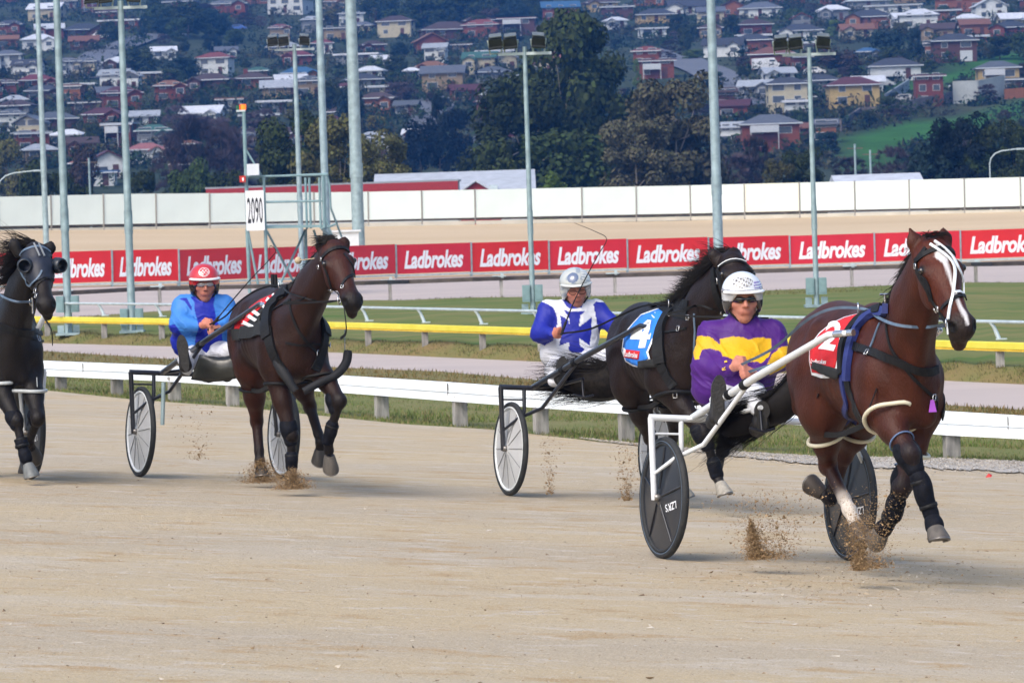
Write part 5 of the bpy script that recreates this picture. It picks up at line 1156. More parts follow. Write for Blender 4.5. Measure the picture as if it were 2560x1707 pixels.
S3 = dict(coat=DKBAY, lower=DK, poll=(830, 618, .93), muzzle_px=(886, 768, 1.36), lat=(sin(R(3)), cos(R(3)), -.05), headtint=(1.9, 1.4, 1.2), w=1.14, hw=1.08,
  ears=[((812, 628, .90), (795, 604, .84)), ((860, 622, .95), (861, 591, .94))], h=.013,
  legs=[('fore', [Lc(.24, -.15, .98), (729, 1087, .36), (729, 1168, .33), (731, 1214, .38)], dict()),
        ('fore', [Lc(.28, .15, 1.0), (849, 1002, .64), (820, 1100, .50), (826, 1170, .42)], dict(hoof=(.09, .08, .07))),
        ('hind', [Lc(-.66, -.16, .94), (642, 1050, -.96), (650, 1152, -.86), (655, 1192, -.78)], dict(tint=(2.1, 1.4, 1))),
        ('hind', [Lc(-.60, .16, .94), (775, 1015, -.78), (802, 1105, -.58), (797, 1152, -.62)], dict())])
fr4 = Frame(15, 745, 32.3, R(9), 1.53)
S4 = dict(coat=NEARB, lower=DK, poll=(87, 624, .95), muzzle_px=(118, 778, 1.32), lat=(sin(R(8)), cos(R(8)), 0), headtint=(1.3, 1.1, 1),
  ears=[((43, 630, .90), (29, 593, .88)), ((120, 633, .94), (131, 602, .93))], h=.014,
  legs=[('fore', [Lc(.26, -.15, 1.0), (41, 1052, .58), (57, 1120, .62), (80, 1192, .72)], dict(hoof=(.13, .14, .14))),
        ('fore', [Lc(.26, .15, .97), (95, 1046, .60), (72, 1105, .38), (85, 1140, .25)], dict()),
        ('hind', [Lc(-.60, -.16, .94), Lc(-.88, -.15, .58), Lc(-.62, -.14, .26), Lc(-.52, -.14, .13)], dict()),
        ('hind', [Lc(-.72, .16, .94), Lc(-1.06, .15, .56), Lc(-1.20, .15, .24), Lc(-1.26, .15, .12)], dict())])
H1 = build_horse('bay horse with a white blaze and red number cloth leading the race on the right', fr1, S1)
H2 = build_horse('dark brown horse with a blue number cloth, its head behind the purple jacket driver', fr2, S2)
H3 = build_horse('dark bay horse in black harness pulling the driver in the light blue jacket', fr3, S3)
H4 = build_horse('almost black horse with a blue hood and eye cups at the left edge', fr4, S4)

# ================================================================== harness
from mathutils.geometry import delaunay_2d_cdt
class Har:
    def __init__(s, H, fr, zx, zy, zk):
        s.root, s.ob, s.bv = H[0], H[1], H[2]; s.fr = fr; s.z = (zx, zy, zk); s.q = H[3]; s.hs = H[7]
    def P(s, x, y): return (s.z[0]+x/s.z[2], s.z[1]+y/s.z[2])
    def hit(s, x, y, raw=False):
        u, v = (x, y) if raw else s.P(x, y)
        o = s.fr.Mi @ CAMP; d = (s.fr.Mi.to_3x3() @ ray(u, v)).normalized(); r = s.bv.ray_cast(o, d)
        if r[0] is not None: return r[0]
        # just outside the outline: the nearest skin point beside the ray
        L_ = (s.fr.O-CAMP).length; best = None
        for k in range(40):
            p = o+d*(L_-2.2+k*.11); n = s.bv.find_nearest(p)
            if best is None or n[3] < best[1]: best = (n[0], n[3])
        return best[0]
    def strap(s, name, pts, wd, m, th=.007, off=.003, mirror=False, parent=None):
        hp = [s.hit(*p) if len(p) == 2 else Vector(p) for p in pts]; mb = MB(); strap(mb, s.bv, hp, wd, th, off)
        if mirror:
            m2 = MB(); strap(m2, s.bv, [Vector((p.x, -p.y, p.z)) for p in hp], wd, th, off); m2.build(name, m, parent or s.root)
        return mb.build(name, m, parent or s.root)
    def patch(s, name, poly, m, off, step=7., mirror=False, th=.005, parent=None, raw=False):
        pp = [Vector(p) if raw else Vector(s.P(*p)) for p in poly]; n = len(pp); out = []
        for i in range(n):
            a, b = pp[i], pp[(i+1) % n]; k = max(1, int((b-a).length/step)); out += [a.lerp(b, j/k) for j in range(k)]
        nb = len(out); lo = [min(p[q] for p in out) for q in (0, 1)]; hi = [max(p[q] for p in out) for q in (0, 1)]
        ins = []
        y = lo[1]+step/2
        while y < hi[1]:
            x = lo[0]+step/2
            while x < hi[0]:
                if in_poly(x, y, [tuple(p) for p in out]) and min((Vector((x, y))-p).length for p in out) > step*.5: ins.append(Vector((x+random.uniform(-.1, .1), y)))
                x += step
            y += step
        r = delaunay_2d_cdt(out+ins, [(i, (i+1) % nb) for i in range(nb)], [], 1, 1e-4)
        V = []; 
        for p in r[0]:
            h = s.hit(p.x, p.y, True); nr_ = s.bv.find_nearest(h); V.append(h+nr_[1]*off)
        F_ = [tuple(f) for f in r[2]]
        mb = MB(); mb.add(V, F_, True)
        if mirror:
            m2 = MB(); m2.add([Vector((v.x, -v.y, v.z)) for v in V], [f[::-1] for f in F_], True); o2 = m2.build(name, m, parent or s.root); sm = o2.modifiers.new('thick', 'SOLIDIFY'); sm.thickness = th; sm.offset = 0
        o = mb.build(name, m, parent or s.root); sm = o.modifiers.new('thick', 'SOLIDIFY'); sm.thickness = th; sm.offset = 0; return o
    def text(s, name, body_, c, right, up, m, off, parent=None, shear=0, bold=.02):
        t = text_mesh(body_, 1, shear, bold, 0, 1, 3); xs = [v.co.x for v in t.vertices]; ys = [v.co.y for v in t.vertices]
        cx, cy, w_, h_ = (max(xs)+min(xs))/2, (max(ys)+min(ys))/2, max(xs)-min(xs), max(ys)-min(ys)
        import bmesh
        bm = bmesh.new(); bm.from_mesh(t); bmesh.ops.triangulate(bm, faces=bm.faces[:])
        bmesh.ops.subdivide_edges(bm, edges=[e for e in bm.edges if e.calc_length() > .12], cuts=2, use_grid_fill=True); bm.to_mesh(t); bm.free()
        for v in t.vertices:
            a, b = (v.co.x-cx)/w_, (v.co.y-cy)/h_
            h = s.hit(c[0]+right[0]*a+up[0]*b, c[1]+right[1]*a+up[1]*b); v.co = h+s.bv.find_nearest(h)[1]*off
        return mobj(name, t, m, parent or s.root)
    def ring(s, name, x, y, xf, rad, nrm, m=None, r=.011, sq=1., parent=None):
        u, v = s.P(x, y); c = s.fr.at(u, v, xf); n = Vector(nrm).normalized(); a = n.cross(Vector((0, 1, 0))).normalized(); b = n.cross(a)
        pts = [c+(a*cos(2*pi*k/28)+b*sin(2*pi*k/28)*sq)*rad for k in range(29)]
        mb = MB(); mb.tube(pts, r, 8, cap=False); return mb.build(name, m or M_CREAM, parent or s.root), c
    def buckle(s, x, y, parent, r=.012):
        h = s.hit(x, y); n = s.bv.find_nearest(h)[1]; c = h+n*.014; a = n.cross(Vector((0, 0, 1))).normalized(); b = n.cross(a)
        mb = MB(); mb.tube([c+a*r+b*r*1.3, c-a*r+b*r*1.3, c-a*r-b*r*1.3, c+a*r-b*r*1.3, c+a*r+b*r*1.3], .0032, 5); mb.build('buckle', M_STEEL, parent)
def torus(c, n, R_, r, m, name, parent, k=20):
    c = Vector(c); n = Vector(n).normalized(); a = n.cross(Vector((.1, .2, 1))).normalized(); b = n.cross(a); mb = MB()
    mb.tube([c+(a*cos(2*pi*i/k)+b*sin(2*pi*i/k))*R_ for i in range(k+1)], r, 6, cap=False); return mb.build(name, m, parent)
M_CLR = mat('red_number_cloth', (.56, .012, .020), .75, var=.10, scale=14, bump=.2, bscale=40)
M_CLB = mat('blue_number_cloth', (.02, .20, .72), .75, var=.12, scale=14, bump=.2, bscale=40)
M_CLK = mat('black_cloth', (.010, .011, .012), .8, var=.3, scale=20)
M_CLW = mat('white_cloth', (.78, .80, .84), .75, var=.04)
M_PUR = mat('purple_tag', (.42, .10, .62), .5)
def seg_strap(fr_pts, wd, m, name, parent, up=(0, 0, 1), th=.005):
    # a free-hanging strap through given local points
    P = catmull(fr_pts, 5) if len(fr_pts) > 2 else resample(fr_pts, .05); n = len(P); vs = []
    for i in range(n):
        t = (P[min(i+1, n-1)]-P[max(i-1, 0)]).normalized(); b = t.cross(Vector((0, 1, .1))).normalized(); nn = b.cross(t)
        for s_, o in ((-1, 0), (-1, th), (1, th), (1, 0)): vs.append(P[i]+b*s_*wd/2+nn*o)
    mb = MB(); mb.add(vs, [(i*4+k, i*4+(k+1) % 4, (i+1)*4+(k+1) % 4, (i+1)*4+k) for i in range(n-1) for k in range(4)]+[(0, 1, 2, 3), (4*n-1, 4*n-2, 4*n-3, 4*n-4)])
    return mb.build(name, m, parent)
M_BOOTA = mat('leg_boot_neoprene', attr=True, rough=.7, var=.35, scale=30, bump=.25, bscale=60, spec=.15)
def legboot(J0, J1, r0, r1, m, root, name='leg_boot', ext=(0., 0.), bands=2, col=(.0055, .0065, .011), trim=None):
    a, b = A(J0), A(J1); d = b-a; a = a-d*ext[0]; b = b+d*ext[1]; L_ = np.linalg.norm(b-a); e = (b-a)/L_; i0 = a+e*r0*.6; i1 = b-e*r1*.6
    P = [cap(i0, i1, r0*.86, r1*.86, col), ell(a*.6+b*.4+A((.008, 0, 0)), (r0*.95, r0*.9, L_*.34), col=trim or col, k=.02)]
    o = body(name, P, .008, .02, M_BOOTA, root)
    for k in range(bands):
        t = .22+.5*k; c = Vector(a).lerp(Vector(b), t); tb = MB(); dd = Vector(e)*.010; rr_ = r0*.88+(r1-r0)*t+.007
        tb.tube([c-dd*1.2, c-dd, c+dd, c+dd*1.2], [rr_-.006, rr_, rr_, rr_-.006], 14, flat=.96); tb.build('boot_strap', M_LEA, o)
    return o
def leg_ring(root, J, t, rad, nrm, m, r=.012, name='hobble', off=(0, 0, 0)):
    # a hobble loop round a limb: an even ring pushed out wherever the limb would cut it
    c = Vector(J[0]).lerp(Vector(J[1]), t)+Vector(off); n = Vector(nrm).normalized(); a = n.cross(Vector((0, 1, 0))).normalized(); b = n.cross(a)
    bv = {H1[0].name: H1, H2[0].name: H2, H3[0].name: H3, H4[0].name: H4}[root.name][2]; rr_ = []; K = 36
    for k in range(K):
        d = a*cos(2*pi*k/K)+b*sin(2*pi*k/K); h = bv.ray_cast(c+d*.19, -d); q_ = (h[0]-c).dot(d)+r*.9 if h[0] is not None else rad
        rr_.append(min(.19, max(rad*.92, q_)))
    for _ in range(3): rr_ = [max((rr_[k-1]+2*rr_[k]+rr_[(k+1) % K])/4, rr_[k]*.97) for k in range(K)]
    mb = MB(); mb.tube([c+(a*cos(2*pi*k/K)+b*sin(2*pi*k/K))*rr_[k % K] for k in range(K+1)], r, 8, cap=False); mb.build(name, m, root); return c
# ---------------------------------------------------------------- leading horse
h1 = Har(H1, fr1, 1920, 740, 3.92); L1 = [kw['J'] for _, _, kw in S1['legs']]
cl = h1.patch('number_cloth', [(950, 165), (990, 150), (960, 200), (870, 280), (790, 340), (735, 420), (718, 560), (700, 705), (640, 790), (600, 803), (520, 800), (440, 778), (414, 640), (418, 520), (440, 460), (520, 360), (640, 270), (760, 215)], M_CLW, .008, mirror=True)
h1.patch('red_panel', [(945, 175), (860, 270), (785, 335), (715, 420), (705, 560), (680, 695), (640, 760), (560, 765), (450, 752), (428, 640), (432, 520), (455, 465), (535, 370), (650, 282), (770, 228)], M_CLR, .014, mirror=True, parent=cl)
h1.text('number', '2', (650, 400), (150, 30), (105, -270), M_CLW, .019, cl, bold=.03)
h1.text('lettering', 'Ladbrokes', (520, 645), (160, 10), (6, -42), M_CLW, .019, cl, shear=.2)
h1.patch('elastic_band', [(470, 648), (730, 720), (725, 800), (690, 812), (455, 715)], M_CLK, .024, mirror=True)
h1.strap('saddle_pad', [(1185, 122), (1080, 160), (960, 235), (890, 330), (850, 430), (815, 600), (800, 830)], .055, M_NAVY, th=.03, off=.006, mirror=True)
h1.strap('saddle', [(1150, 130), (1000, 185), (900, 260), (830, 350), (780, 440), (760, 600), (765, 760)], .05, M_LEA, th=.02, off=.022, mirror=True)
h1.strap('girth', [(735, 480), (728, 700), (740, 900), (785, 1060), (850, 1230)], .035, M_NAVY, th=.012, mirror=True)
h1.strap('girth_lining', [(775, 780), (800, 950), (850, 1080), (930, 1230)], .07, M_LEA, mirror=True)
b1 = h1.strap('breast_strap', [(800, 470), (980, 545), (1100, 575), (1250, 625), (1400, 700), (1520, 745), (1600, 745), (1650, 715)], .045, M_LEA, th=.014)
h1.strap('martingale', [(1165, 280), (1190, 450), (1260, 590), (1380, 740), (1500, 880), (1610, 985)], .018, M_LEA); h1.strap('neck_strap', [(1100, 270), (1050, 400), (990, 545)], .012, M_LEAB)
h1.strap('martingale', [(1610, 985), (1655, 1040), (1650, 1110)], .022, M_LEA)
for p in ((980, 560), (1610, 990)): h1.buckle(*p, b1)
tg = h1.hit(1605, 1070); mb = MB(); mb.prism([tg+Vector((.02, -.026, -.035)), tg+Vector((.02, .018, -.035)), tg+Vector((.02, .004, .03)), tg+Vector((.02, -.014, .03))], (.006, 0, 0)); mb.build('tag', M_PUR, b1)
te = h1.hit(1150, 128)+Vector((0, 0, .03)); mb = MB(); mb.tube([te-Vector((0, 0, .04)), te+Vector((0, 0, .05))], .008, 6); mb.tube([te+Vector((0, -.03, .05)), te+Vector((0, .03, .05))], .007, 6); mb.build('terret', M_STEEL, H1[0])
TER1 = h1.hit(935, 170)+Vector((0, -.03, .03)); torus(TER1, (.3, 1, 0), .028, .004, M_STEEL, 'terret', H1[0])
# hobbles
def hobble(hh, lst, m, rr=.0115):
    cs = []
    for (x, y, xf, rad, nrm) in lst: o, c = hh.ring('hobble', x, y, xf, rad, nrm, m, rr); cs.append(c)
    return cs
a_ = leg_ring(H1[0], L1[2], .50, .114, (.15, -.42, 1), M_CREAM); b_ = leg_ring(H1[0], L1[0], .36, .136, (-.85, .25, 1), M_CREAM, off=(0, 0, .02)); c_ = leg_ring(H1[0], L1[3], .5, .115, (.5, 0, 1), M_CREAM); d_ = leg_ring(H1[0], L1[1], .55, .105, (.25, .32, 1), M_CREAM)
for p, q_, sg in ((a_, b_, -1), (c_, d_, 1)):
    seg_strap([p+Vector((.08, sg*.07, .02)), (p+q_)/2+Vector((0, sg*.09, -.03)), q_+Vector((-.09, sg*.07, -.02))], .03, M_LEA, 'hobble_strap', H1[0], th=.014)
for p, top in ((a_, (505, 960)), (b_, (1080, 900))): seg_strap([p+Vector((.03, -.12, .05)), h1.hit(*top)+Vector((0, -.01, 0))], .010, M_LEA, 'hobble_hanger', H1[0])
# leg boots
for J, spec_ in ((L1[0], 0), (L1[1], 1)):
    kb = J[1]+(J[0]-J[1])*.24; legboot(kb, J[1]*.66+J[2]*.34, .082, .062, M_BOOT, H1[0], 'knee_boot', bands=0); legboot(J[1]*.72+J[2]*.28, J[2], .056, .052, M_BOOT, H1[0], 'tendon_boot', ext=(0, .10), bands=2); legboot(J[2], J[2]*.35+J[3]*.65, .050, .060, M_BOOT, H1[0], 'bell_boot', bands=0)
    torus(kb, J[0]-J[1], .070, .005, mat('pale_blue_binding', (.10, .16, .30), .6), 'binding', H1[0])
legboot(L1[3][1]*.3+L1[3][2]*.7, L1[3][2], .042, .048, M_BOOT, H1[0], 'hind_boot', ext=(0, .15), bands=1)
# bridle
hb = Har(H1, fr1, 2180, 540, 4.126)
br = hb.strap('bridle', [(455, 470), (520, 410), (600, 365), (710, 335), (800, 350), (840, 400)], .026, M_LEA, th=.012)
hb.strap('cheek_strap', [(455, 470), (480, 600), (560, 720), (640, 900), (700, 990), (760, 1080)], .022, M_LEA, th=.008, parent=br); hb.strap('throat_strap', [(462, 560), (540, 640), (610, 800), (620, 880)], .035, M_LEA, parent=br)
hb.strap('crown_strap', [(455, 480), (500, 400), (560, 330)], .022, M_LEA, parent=br)
for pts in ([(600, 300), (700, 375), (800, 445), (845, 530), (845, 650), (835, 800), (812, 950), (797, 1075)], [(640, 270), (745, 345), (830, 430), (865, 520), (915, 600), (950, 700), (970, 800)], [(855, 795), (905, 765), (970, 780), (1000, 830)]):
    hb.strap('white_strap', pts, .015, M_WSTRAP, th=.008, off=.006, parent=br)
hb.strap('nose_band', [(735, 960), (800, 885), (880, 835), (960, 830), (1005, 855)], .018, M_LEA, th=.008, off=.010, parent=br)
for p in ((467, 515), (670, 960), (700, 955)): hb.buckle(*p, br, .010)
BIT1 = hb.hit(790, 1100)+Vector((.02, -.02, 0)); torus(BIT1, (.5, 1, 0), .020, .0042, M_STEEL, 'bit_ring', H1[0])
seg_strap([BIT1, BIT1+Vector((.01, 0, -.06))], .012, M_WSTRAP, 'bit_strap', H1[0])
mane(H1[0], fr1, H1[5], H1[2], 900, (-.4, -.5, -1), (.07, .16), rr=.0035, start=.10, ridge=.034)
mb = MB()   # forelock
for i in range(60):
    p = H1[3](random.uniform(-.03, .0), random.uniform(-.05, .05), .08); hair(mb, p, Vector((.1, random.gauss(0, .5), .1)), random.uniform(.03, .07), .003, 4, .5, 1.6)
mb.build('forelock', M_HAIR, H1[0])
# ---------------------------------------------------------------- third horse (dark bay)
h3 = Har(H3, fr3, 580, 580, 4.356); L3 = [kw['J'] for _, _, kw in S3['legs']]
cl = h3.patch('number_cloth', [(600, 650), (480, 690), (330, 740), (240, 800), (150, 900), (60, 1010), (22, 1150), (200, 1140), (365, 1112), (368, 1040), (310, 960), (330, 880), (420, 800), (560, 720)], M_CLK, .008, mirror=True)
h3.patch('red_edge', [(560, 655), (440, 695), (320, 750), (225, 820), (145, 905), (50, 1015), (40, 1070), (110, 1055), (180, 1000), (262, 900), (350, 815), (470, 730)], M_CLR, .015, parent=cl)
for k, (x, y, l) in enumerate(((225, 885, 85), (180, 940, 100), (120, 1005, 125), (440, 710, 60), (380, 755, 60), (310, 800, 70))):
    h3.patch('white_stripe', [(x, y), (x+30, y-28), (x+l+15, y+22), (x+l-10, y+48)], M_CLW, .018, 5, parent=cl)
h3.strap('hem_band', [(25, 1115), (130, 1105), (250, 1095), (365, 1078)], .085, M_CLK, th=.008, off=.016)
h3.strap('saddle', [(620, 640), (520, 700), (450, 780), (400, 880), (385, 1000), (400, 1150)], .09, M_LEA, th=.03, off=.004, mirror=True); h3.strap('girth', [(400, 1050), (420, 1200), (470, 1350), (560, 1520)], .075, M_LEA, th=.02, mirror=True)
h3.strap('neck_strap', [(640, 730), (655, 900), (715, 1050), (800, 1180), (890, 1280), (925, 1320)], .022, M_LEA); h3.strap('breast_strap', [(590, 1205), (850, 1218), (1070, 1230), (1160, 1245)], .016, M_LEA, th=.008)
h3.strap('side_strap', [(450, 850), (530, 800), (600, 760), (640, 735)], .016, M_LEA)
for p in ((1068, 1230), (925, 1315)): h3.buckle(*p, H3[0], .014)
g3_ = Har(H3, fr3, 580, 880, 4.356)
pa = [fr3.at(*g3_.P(x, y), xf) for x, y, xf in ((430, -40, .30), (500, 120, .44), (600, 280, .52), (690, 420, .55))]; mb = MB(); mb.tube(catmull(pa, 4), [.030, .032, .034, .036, .038, .038, .038, .038, .036, .034, .032, .030, .03], 10); mb.build('padded_shin_guard', M_BOOT, H3[0])
pa = [fr3.at(*g3_.P(x, y), xf) for x, y, xf in ((1265, -15, .50), (1240, 120, .52), (1130, 250, .55), (960, 330, .56), (780, 430, .56))]; mb = MB(); mb.tube(catmull(pa, 4), [.028]+[.034]*8+[.030]*8, 10); mb.build('padded_shin_guard', M_BOOT, H3[0])
seg_strap([fr3.at(*g3_.P(1225, 20), .5), fr3.at(*h3.P(1225, 1060), .42)], .008, M_LEAB, 'guard_hanger', H3[0])
a_ = leg_ring(H3[0], L3[2], .42, .115, (.1, 0, 1), M_LEA); b_ = leg_ring(H3[0], L3[0], .28, .105, (-.1, .1, 1), M_LEA); c_ = leg_ring(H3[0], L3[3], .42, .11, (0, 0, 1), M_LEA); d_ = leg_ring(H3[0], L3[1], .42, .10, (-.35, 0, 1), M_LEA)
for p, q_, sg in ((a_, b_, -1), (c_, d_, 1)): seg_strap([p+Vector((.08, sg*.05, 0)), (p+q_)/2+Vector((0, sg*.05, -.03)), q_+Vector((-.08, sg*.05, 0))], .03, M_LEA, 'hobble_strap', H3[0], th=.014)
for J in L3[:2]:
    kb = J[1]+(J[0]-J[1])*.24; legboot(kb, J[1]*.66+J[2]*.34, .074, .058, M_BOOT, H3[0], 'knee_boot', bands=0); legboot(J[1]*.5+J[2]*.5, J[2], .050, .054, M_BOOT, H3[0], 'tendon_boot', ext=(0, .2), bands=1)
br = h3.strap('bridle', [(985, 300), (1060, 205), (1170, 172), (1275, 215)], .026, M_LEA, th=.012)
h3.strap('cheek_strap', [(985, 300), (1020, 400), (1060, 500), (1110, 640), (1150, 720)], .022, M_LEA, parent=br); h3.strap('nose_band', [(1190, 610), (1240, 510), (1320, 462), (1375, 490)], .018, M_LEA, th=.01, parent=br); h3.strap('face_strap', [(1215, 240), (1280, 330), (1330, 430), (1345, 470)], .014, M_LEA, parent=br)
for p in ((985, 295), (1210, 600), (955, 380), (1090, 630)): h3.buckle(*p, br, .010)
BIT3 = h3.hit(1150, 740)+Vector((.02, -.02, 0)); torus(BIT3, (.6, 1, 0), .030, .005, M_STEEL, 'bit_ring', H3[0])
seg_strap([BIT3+Vector((.05, .02, -.03)), BIT3+Vector((.06, .03, -.22)), fr3.at(*h3.P(1180, 1160), .9)], .02, M_LEA, 'bit_strap', H3[0])
TER3 = h3.hit(540, 625)+Vector((0, -.02, .03)); torus(TER3, (.2, 1, 0), .03, .004, M_STEEL, 'terret', H3[0])
for dx in (-.16, -.02): mb = MB(); p = TER3+Vector((dx-.1, 0, -.02)); mb.tube([p, p+Vector((-.01, 0, .10))], .014, 6); mb.build('saddle_hook', M_LEA, H3[0])
bp_ = fr3.at(*h3.P(720, 310), .60); mb = MB(); mb.ball(bp_, .027, 8); mb.tube([bp_, fr3.at(*h3.P(930, 285), .82)], .004, 5); mb.build('ear_plug', mat('cream_felt', (.45, .36, .24), .9), H3[0])
mane(H3[0], fr3, H3[5], H3[2], 800, (-1, -.2, -.5), (.06, .13), m=M_HAIR, start=.05, rr=.0035, ridge=.034)
mb = MB()
for i in range(200):
    p = H3[3](random.uniform(-.06, .02), random.uniform(-.07, .05), .06); hair(mb, p, Vector((-.6, random.gauss(-.9, .2), random.gauss(.1, .2))), random.uniform(.05, .15), .0026, 5, .5, .8)
mb.build('forelock', M_HAIR, H3[0])
# ---------------------------------------------------------------- second horse (blue cloth)
h2 = Har(H2, fr2, 1500, 600, 3.92); L2 = [kw['J'] for _, _, kw in S2['legs']]
cl = h2.patch('number_cloth', [(720, 680), (600, 668), (410, 735), (330, 820), (262, 900), (240, 960), (222, 1090), (262, 1190), (330, 1230), (402, 1252), (500, 1165), (480, 1100), (530, 985), (600, 860), (690, 745)], M_CLW, .008, mirror=True)
h2.patch('blue_panel', [(705, 688), (600, 682), (418, 750), (342, 830), (276, 910), (255, 965), (238, 1085), (275, 1180), (335, 1216), (395, 1235), (485, 1160), (465, 1100), (515, 980), (585, 855), (670, 745)], M_CLB, .014, mirror=True, parent=cl)
h2.text('number', '4', (425, 925), (190, 10), (60, -270), M_CLW, .019, cl, bold=.05)
h2.patch('red_label', [(280, 1075), (412, 1090), (400, 1170), (258, 1148)], M_CLR, .019, 6, parent=cl); h2.text('lettering', 'Ladbrokes', (335, 1122), (125, 18), (4, -48), M_CLW, .024, cl, shear=.2)
h2.patch('elastic_band', [(402, 1185), (575, 1160), (580, 1240), (400, 1255)], M_CLK, .024, 6, mirror=True)
h2.strap('saddle', [(700, 690), (650, 760), (610, 850), (590, 960), (585, 1100), (600, 1210)], .09, M_LEA, th=.03, mirror=True); h2.strap('girth', [(600, 1210), (650, 1320), (730, 1440)], .07, M_LEA, th=.02, mirror=True)
h2.strap('withers_pad', [(560, 640), (700, 650), (860, 690)], .14, M_LEA, th=.012); h2.strap('neck_strap', [(928, 720), (935, 900), (915, 1150)], .014, M_LEAB); bs = h2.strap('breast_strap', [(640, 905), (760, 885), (850, 860)], .016, M_LEA)
for p in ((778, 868), (870, 760), (738, 1515)): h2.buckle(*p, bs, .014)
br = h2.strap('bridle', [(1165, 280), (1230, 225), (1330, 200), (1430, 240), (1490, 310)], .024, M_LEA, th=.01); h2.strap('white_piping', [(1175, 262), (1240, 210), (1330, 188), (1420, 222)], .006, M_WSTRAP, th=.004, off=.014, parent=br)
h2.strap('cheek_strap', [(1125, 280), (1130, 420), (1150, 560), (1205, 690)], .045, M_LEA, th=.02, parent=br); h2.strap('cheek_strap', [(1165, 290), (1190, 400), (1215, 500)], .03, M_LEA, th=.02, parent=br)
for p in ((1150, 400), (1190, 690)): h2.buckle(*p, br, .014)
g2_ = Har(H2, fr2, 1480, 900, 3.92)
a_ = leg_ring(H2[0], L2[2], .42, .118, (.1, -.1, 1), M_LEA, .015); b_ = leg_ring(H2[0], L2[0], .30, .115, (-.3, .1, 1), M_LEA, .015); c_ = leg_ring(H2[0], L2[3], .42, .115, (.2, 0, 1), M_LEA); d_ = leg_ring(H2[0], L2[1], .35, .105, (0, 0, 1), M_LEA)
for p, q_, sg in ((a_, b_, -1), (c_, d_, 1)): seg_strap([p+Vector((.08, sg*.05, 0)), (p+q_)/2+Vector((0, sg*.05, -.03)), q_+Vector((-.08, sg*.05, 0))], .03, M_LEA, 'hobble_strap', H2[0], th=.014)
for J in L2[:2]:
    kb = J[1]+(J[0]-J[1])*.20; legboot(kb, J[1]*.62+J[2]*.38, .078, .062, M_BOOT, H2[0], 'knee_boot', bands=1); legboot(J[1]*.45+J[2]*.55, J[2], .052, .060, M_BOOT, H2[0], 'tendon_boot', ext=(0, .15), bands=1)
mane(H2[0], fr2, H2[5], H2[2], 3600, (-1, -.7, -.15), (.10, .25), m=M_HAIR, rr=.0030, start=.08, ridge=.055)
TER2 = h2.hit(700, 665)+Vector((0, -.02, .03)); torus(TER2, (.2, 1, 0), .03, .004, M_STEEL, 'terret', H2[0])
# ---------------------------------------------------------------- horse at the left edge
h4 = Har(H4, fr4, 0, 580, 4.61); L4 = [kw['J'] for _, _, kw in S4['legs']]
M_HOOD = mat('navy_hood', (.008, .012, .026), .55, var=.3, scale=20)
hd = h4.patch('hood', [(250, 270), (330, 190), (420, 150), (520, 190), (590, 260), (640, 330), (632, 470), (600, 560), (520, 530), (440, 560), (365, 620), (300, 530), (245, 430), (232, 340)], M_HOOD, .008, 5)
for (x, y, rr_, ox) in ((318, 385, .055, -.02), (640, 385, .055, .05)):
    p = h4.hit(x, y); c = p+Vector((.02, ox, 0)); n_ = Vector((1, -.15 if ox < 0 else .75, -.05)).normalized(); M_ = n_.to_track_quat('Z', 'Y').to_matrix()
    mb = MB(); mb.lathe([(.060, -.03), (.060, .0), (.054, .035), (.045, .046), (.040, .040), (.044, .01), (.036, -.02), (.0, -.03)], c, M_, 20); mb.build('eye_cup', mat('cup_vinyl', (.016, .022, .032), .3, var=.2), hd)
for (x0, x1) in ((395, 455), (440, 505)): h4.strap('reflective_stripe', [(x0, 150), ((x0+x1)/2, 220), (x1, 295)], .012, mat('grey_stripe', (.20, .22, .24), .5), off=.014, parent=hd)
h4.strap('brow_band', [(245, 270), (320, 210), (430, 175), (520, 195), (560, 240)], .018, M_LEAB, off=.014, parent=hd)
h4.strap('hood_edge', [(250, 430), (300, 540), (365, 622), (440, 560), (480, 450)], .014, M_LEAB, off=.012, parent=hd)
h4.strap('nose_band', [(430, 620), (500, 540), (560, 530), (610, 560)], .016, M_LEA, th=.01); h4.strap('cheek_strap', [(440, 590), (425, 680), (400, 790)], .016, M_LEA, th=.01)
for p in ((420, 680), (430, 740)): h4.buckle(*p, H4[0], .012)
BIT4 = h4.hit(385, 800)+Vector((.02, -.02, 0)); torus(BIT4, (.4, 1, 0), .028, .005, M_STEEL, 'bit_ring', H4[0]); mb = MB(); mb.tube([BIT4+Vector((.02, .01, .04)), BIT4+Vector((.02, .01, -.09))], .007, 6); mb.build('bit_lever', M_STEEL, H4[0])
b4 = h4.strap('breast_strap', [(5, 1075), (120, 1110), (250, 1140), (400, 1155), (520, 1150)], .045, M_LEA, th=.014); h4.strap('lower_strap', [(5, 1120), (120, 1150), (250, 1190), (420, 1232), (505, 1255)], .018, M_LEA, th=.01)
h4.buckle(430, 1232, b4, .016)
seg_strap([fr4.at(*h4.P(500, 980), 1.2), fr4.at(*h4.P(590, 1130), .9), fr4.at(*h4.P(600, 1300), .7)], .02, M_LEA, 'hanging_strap', H4[0])
g4_ = Har(H4, fr4, 0, 900, 4.61); M_WH = mat('pale_grey_hobble', (.42, .45, .46), .45)
leg_ring(H4[0], L4[0], .25, .12, (.02, 0, 1), M_WH, .014); leg_ring(H4[0], L4[1], .40, .105, (.02, .04, 1), M_WH, .014)
for (x, y) in ((95, 170), (420, 200)): seg_strap([fr4.at(*g4_.P(x, y), .46), fr4.at(*g4_.P(x+5, y+110), .48)], .014, M_WH, 'hobble_hanger', H4[0])
for J in L4[:2]: legboot(J[1]+(J[0]-J[1])*.2, J[1]*.7+J[2]*.3, .072, .062, M_BOOT, H4[0], 'knee_boot', bands=0)
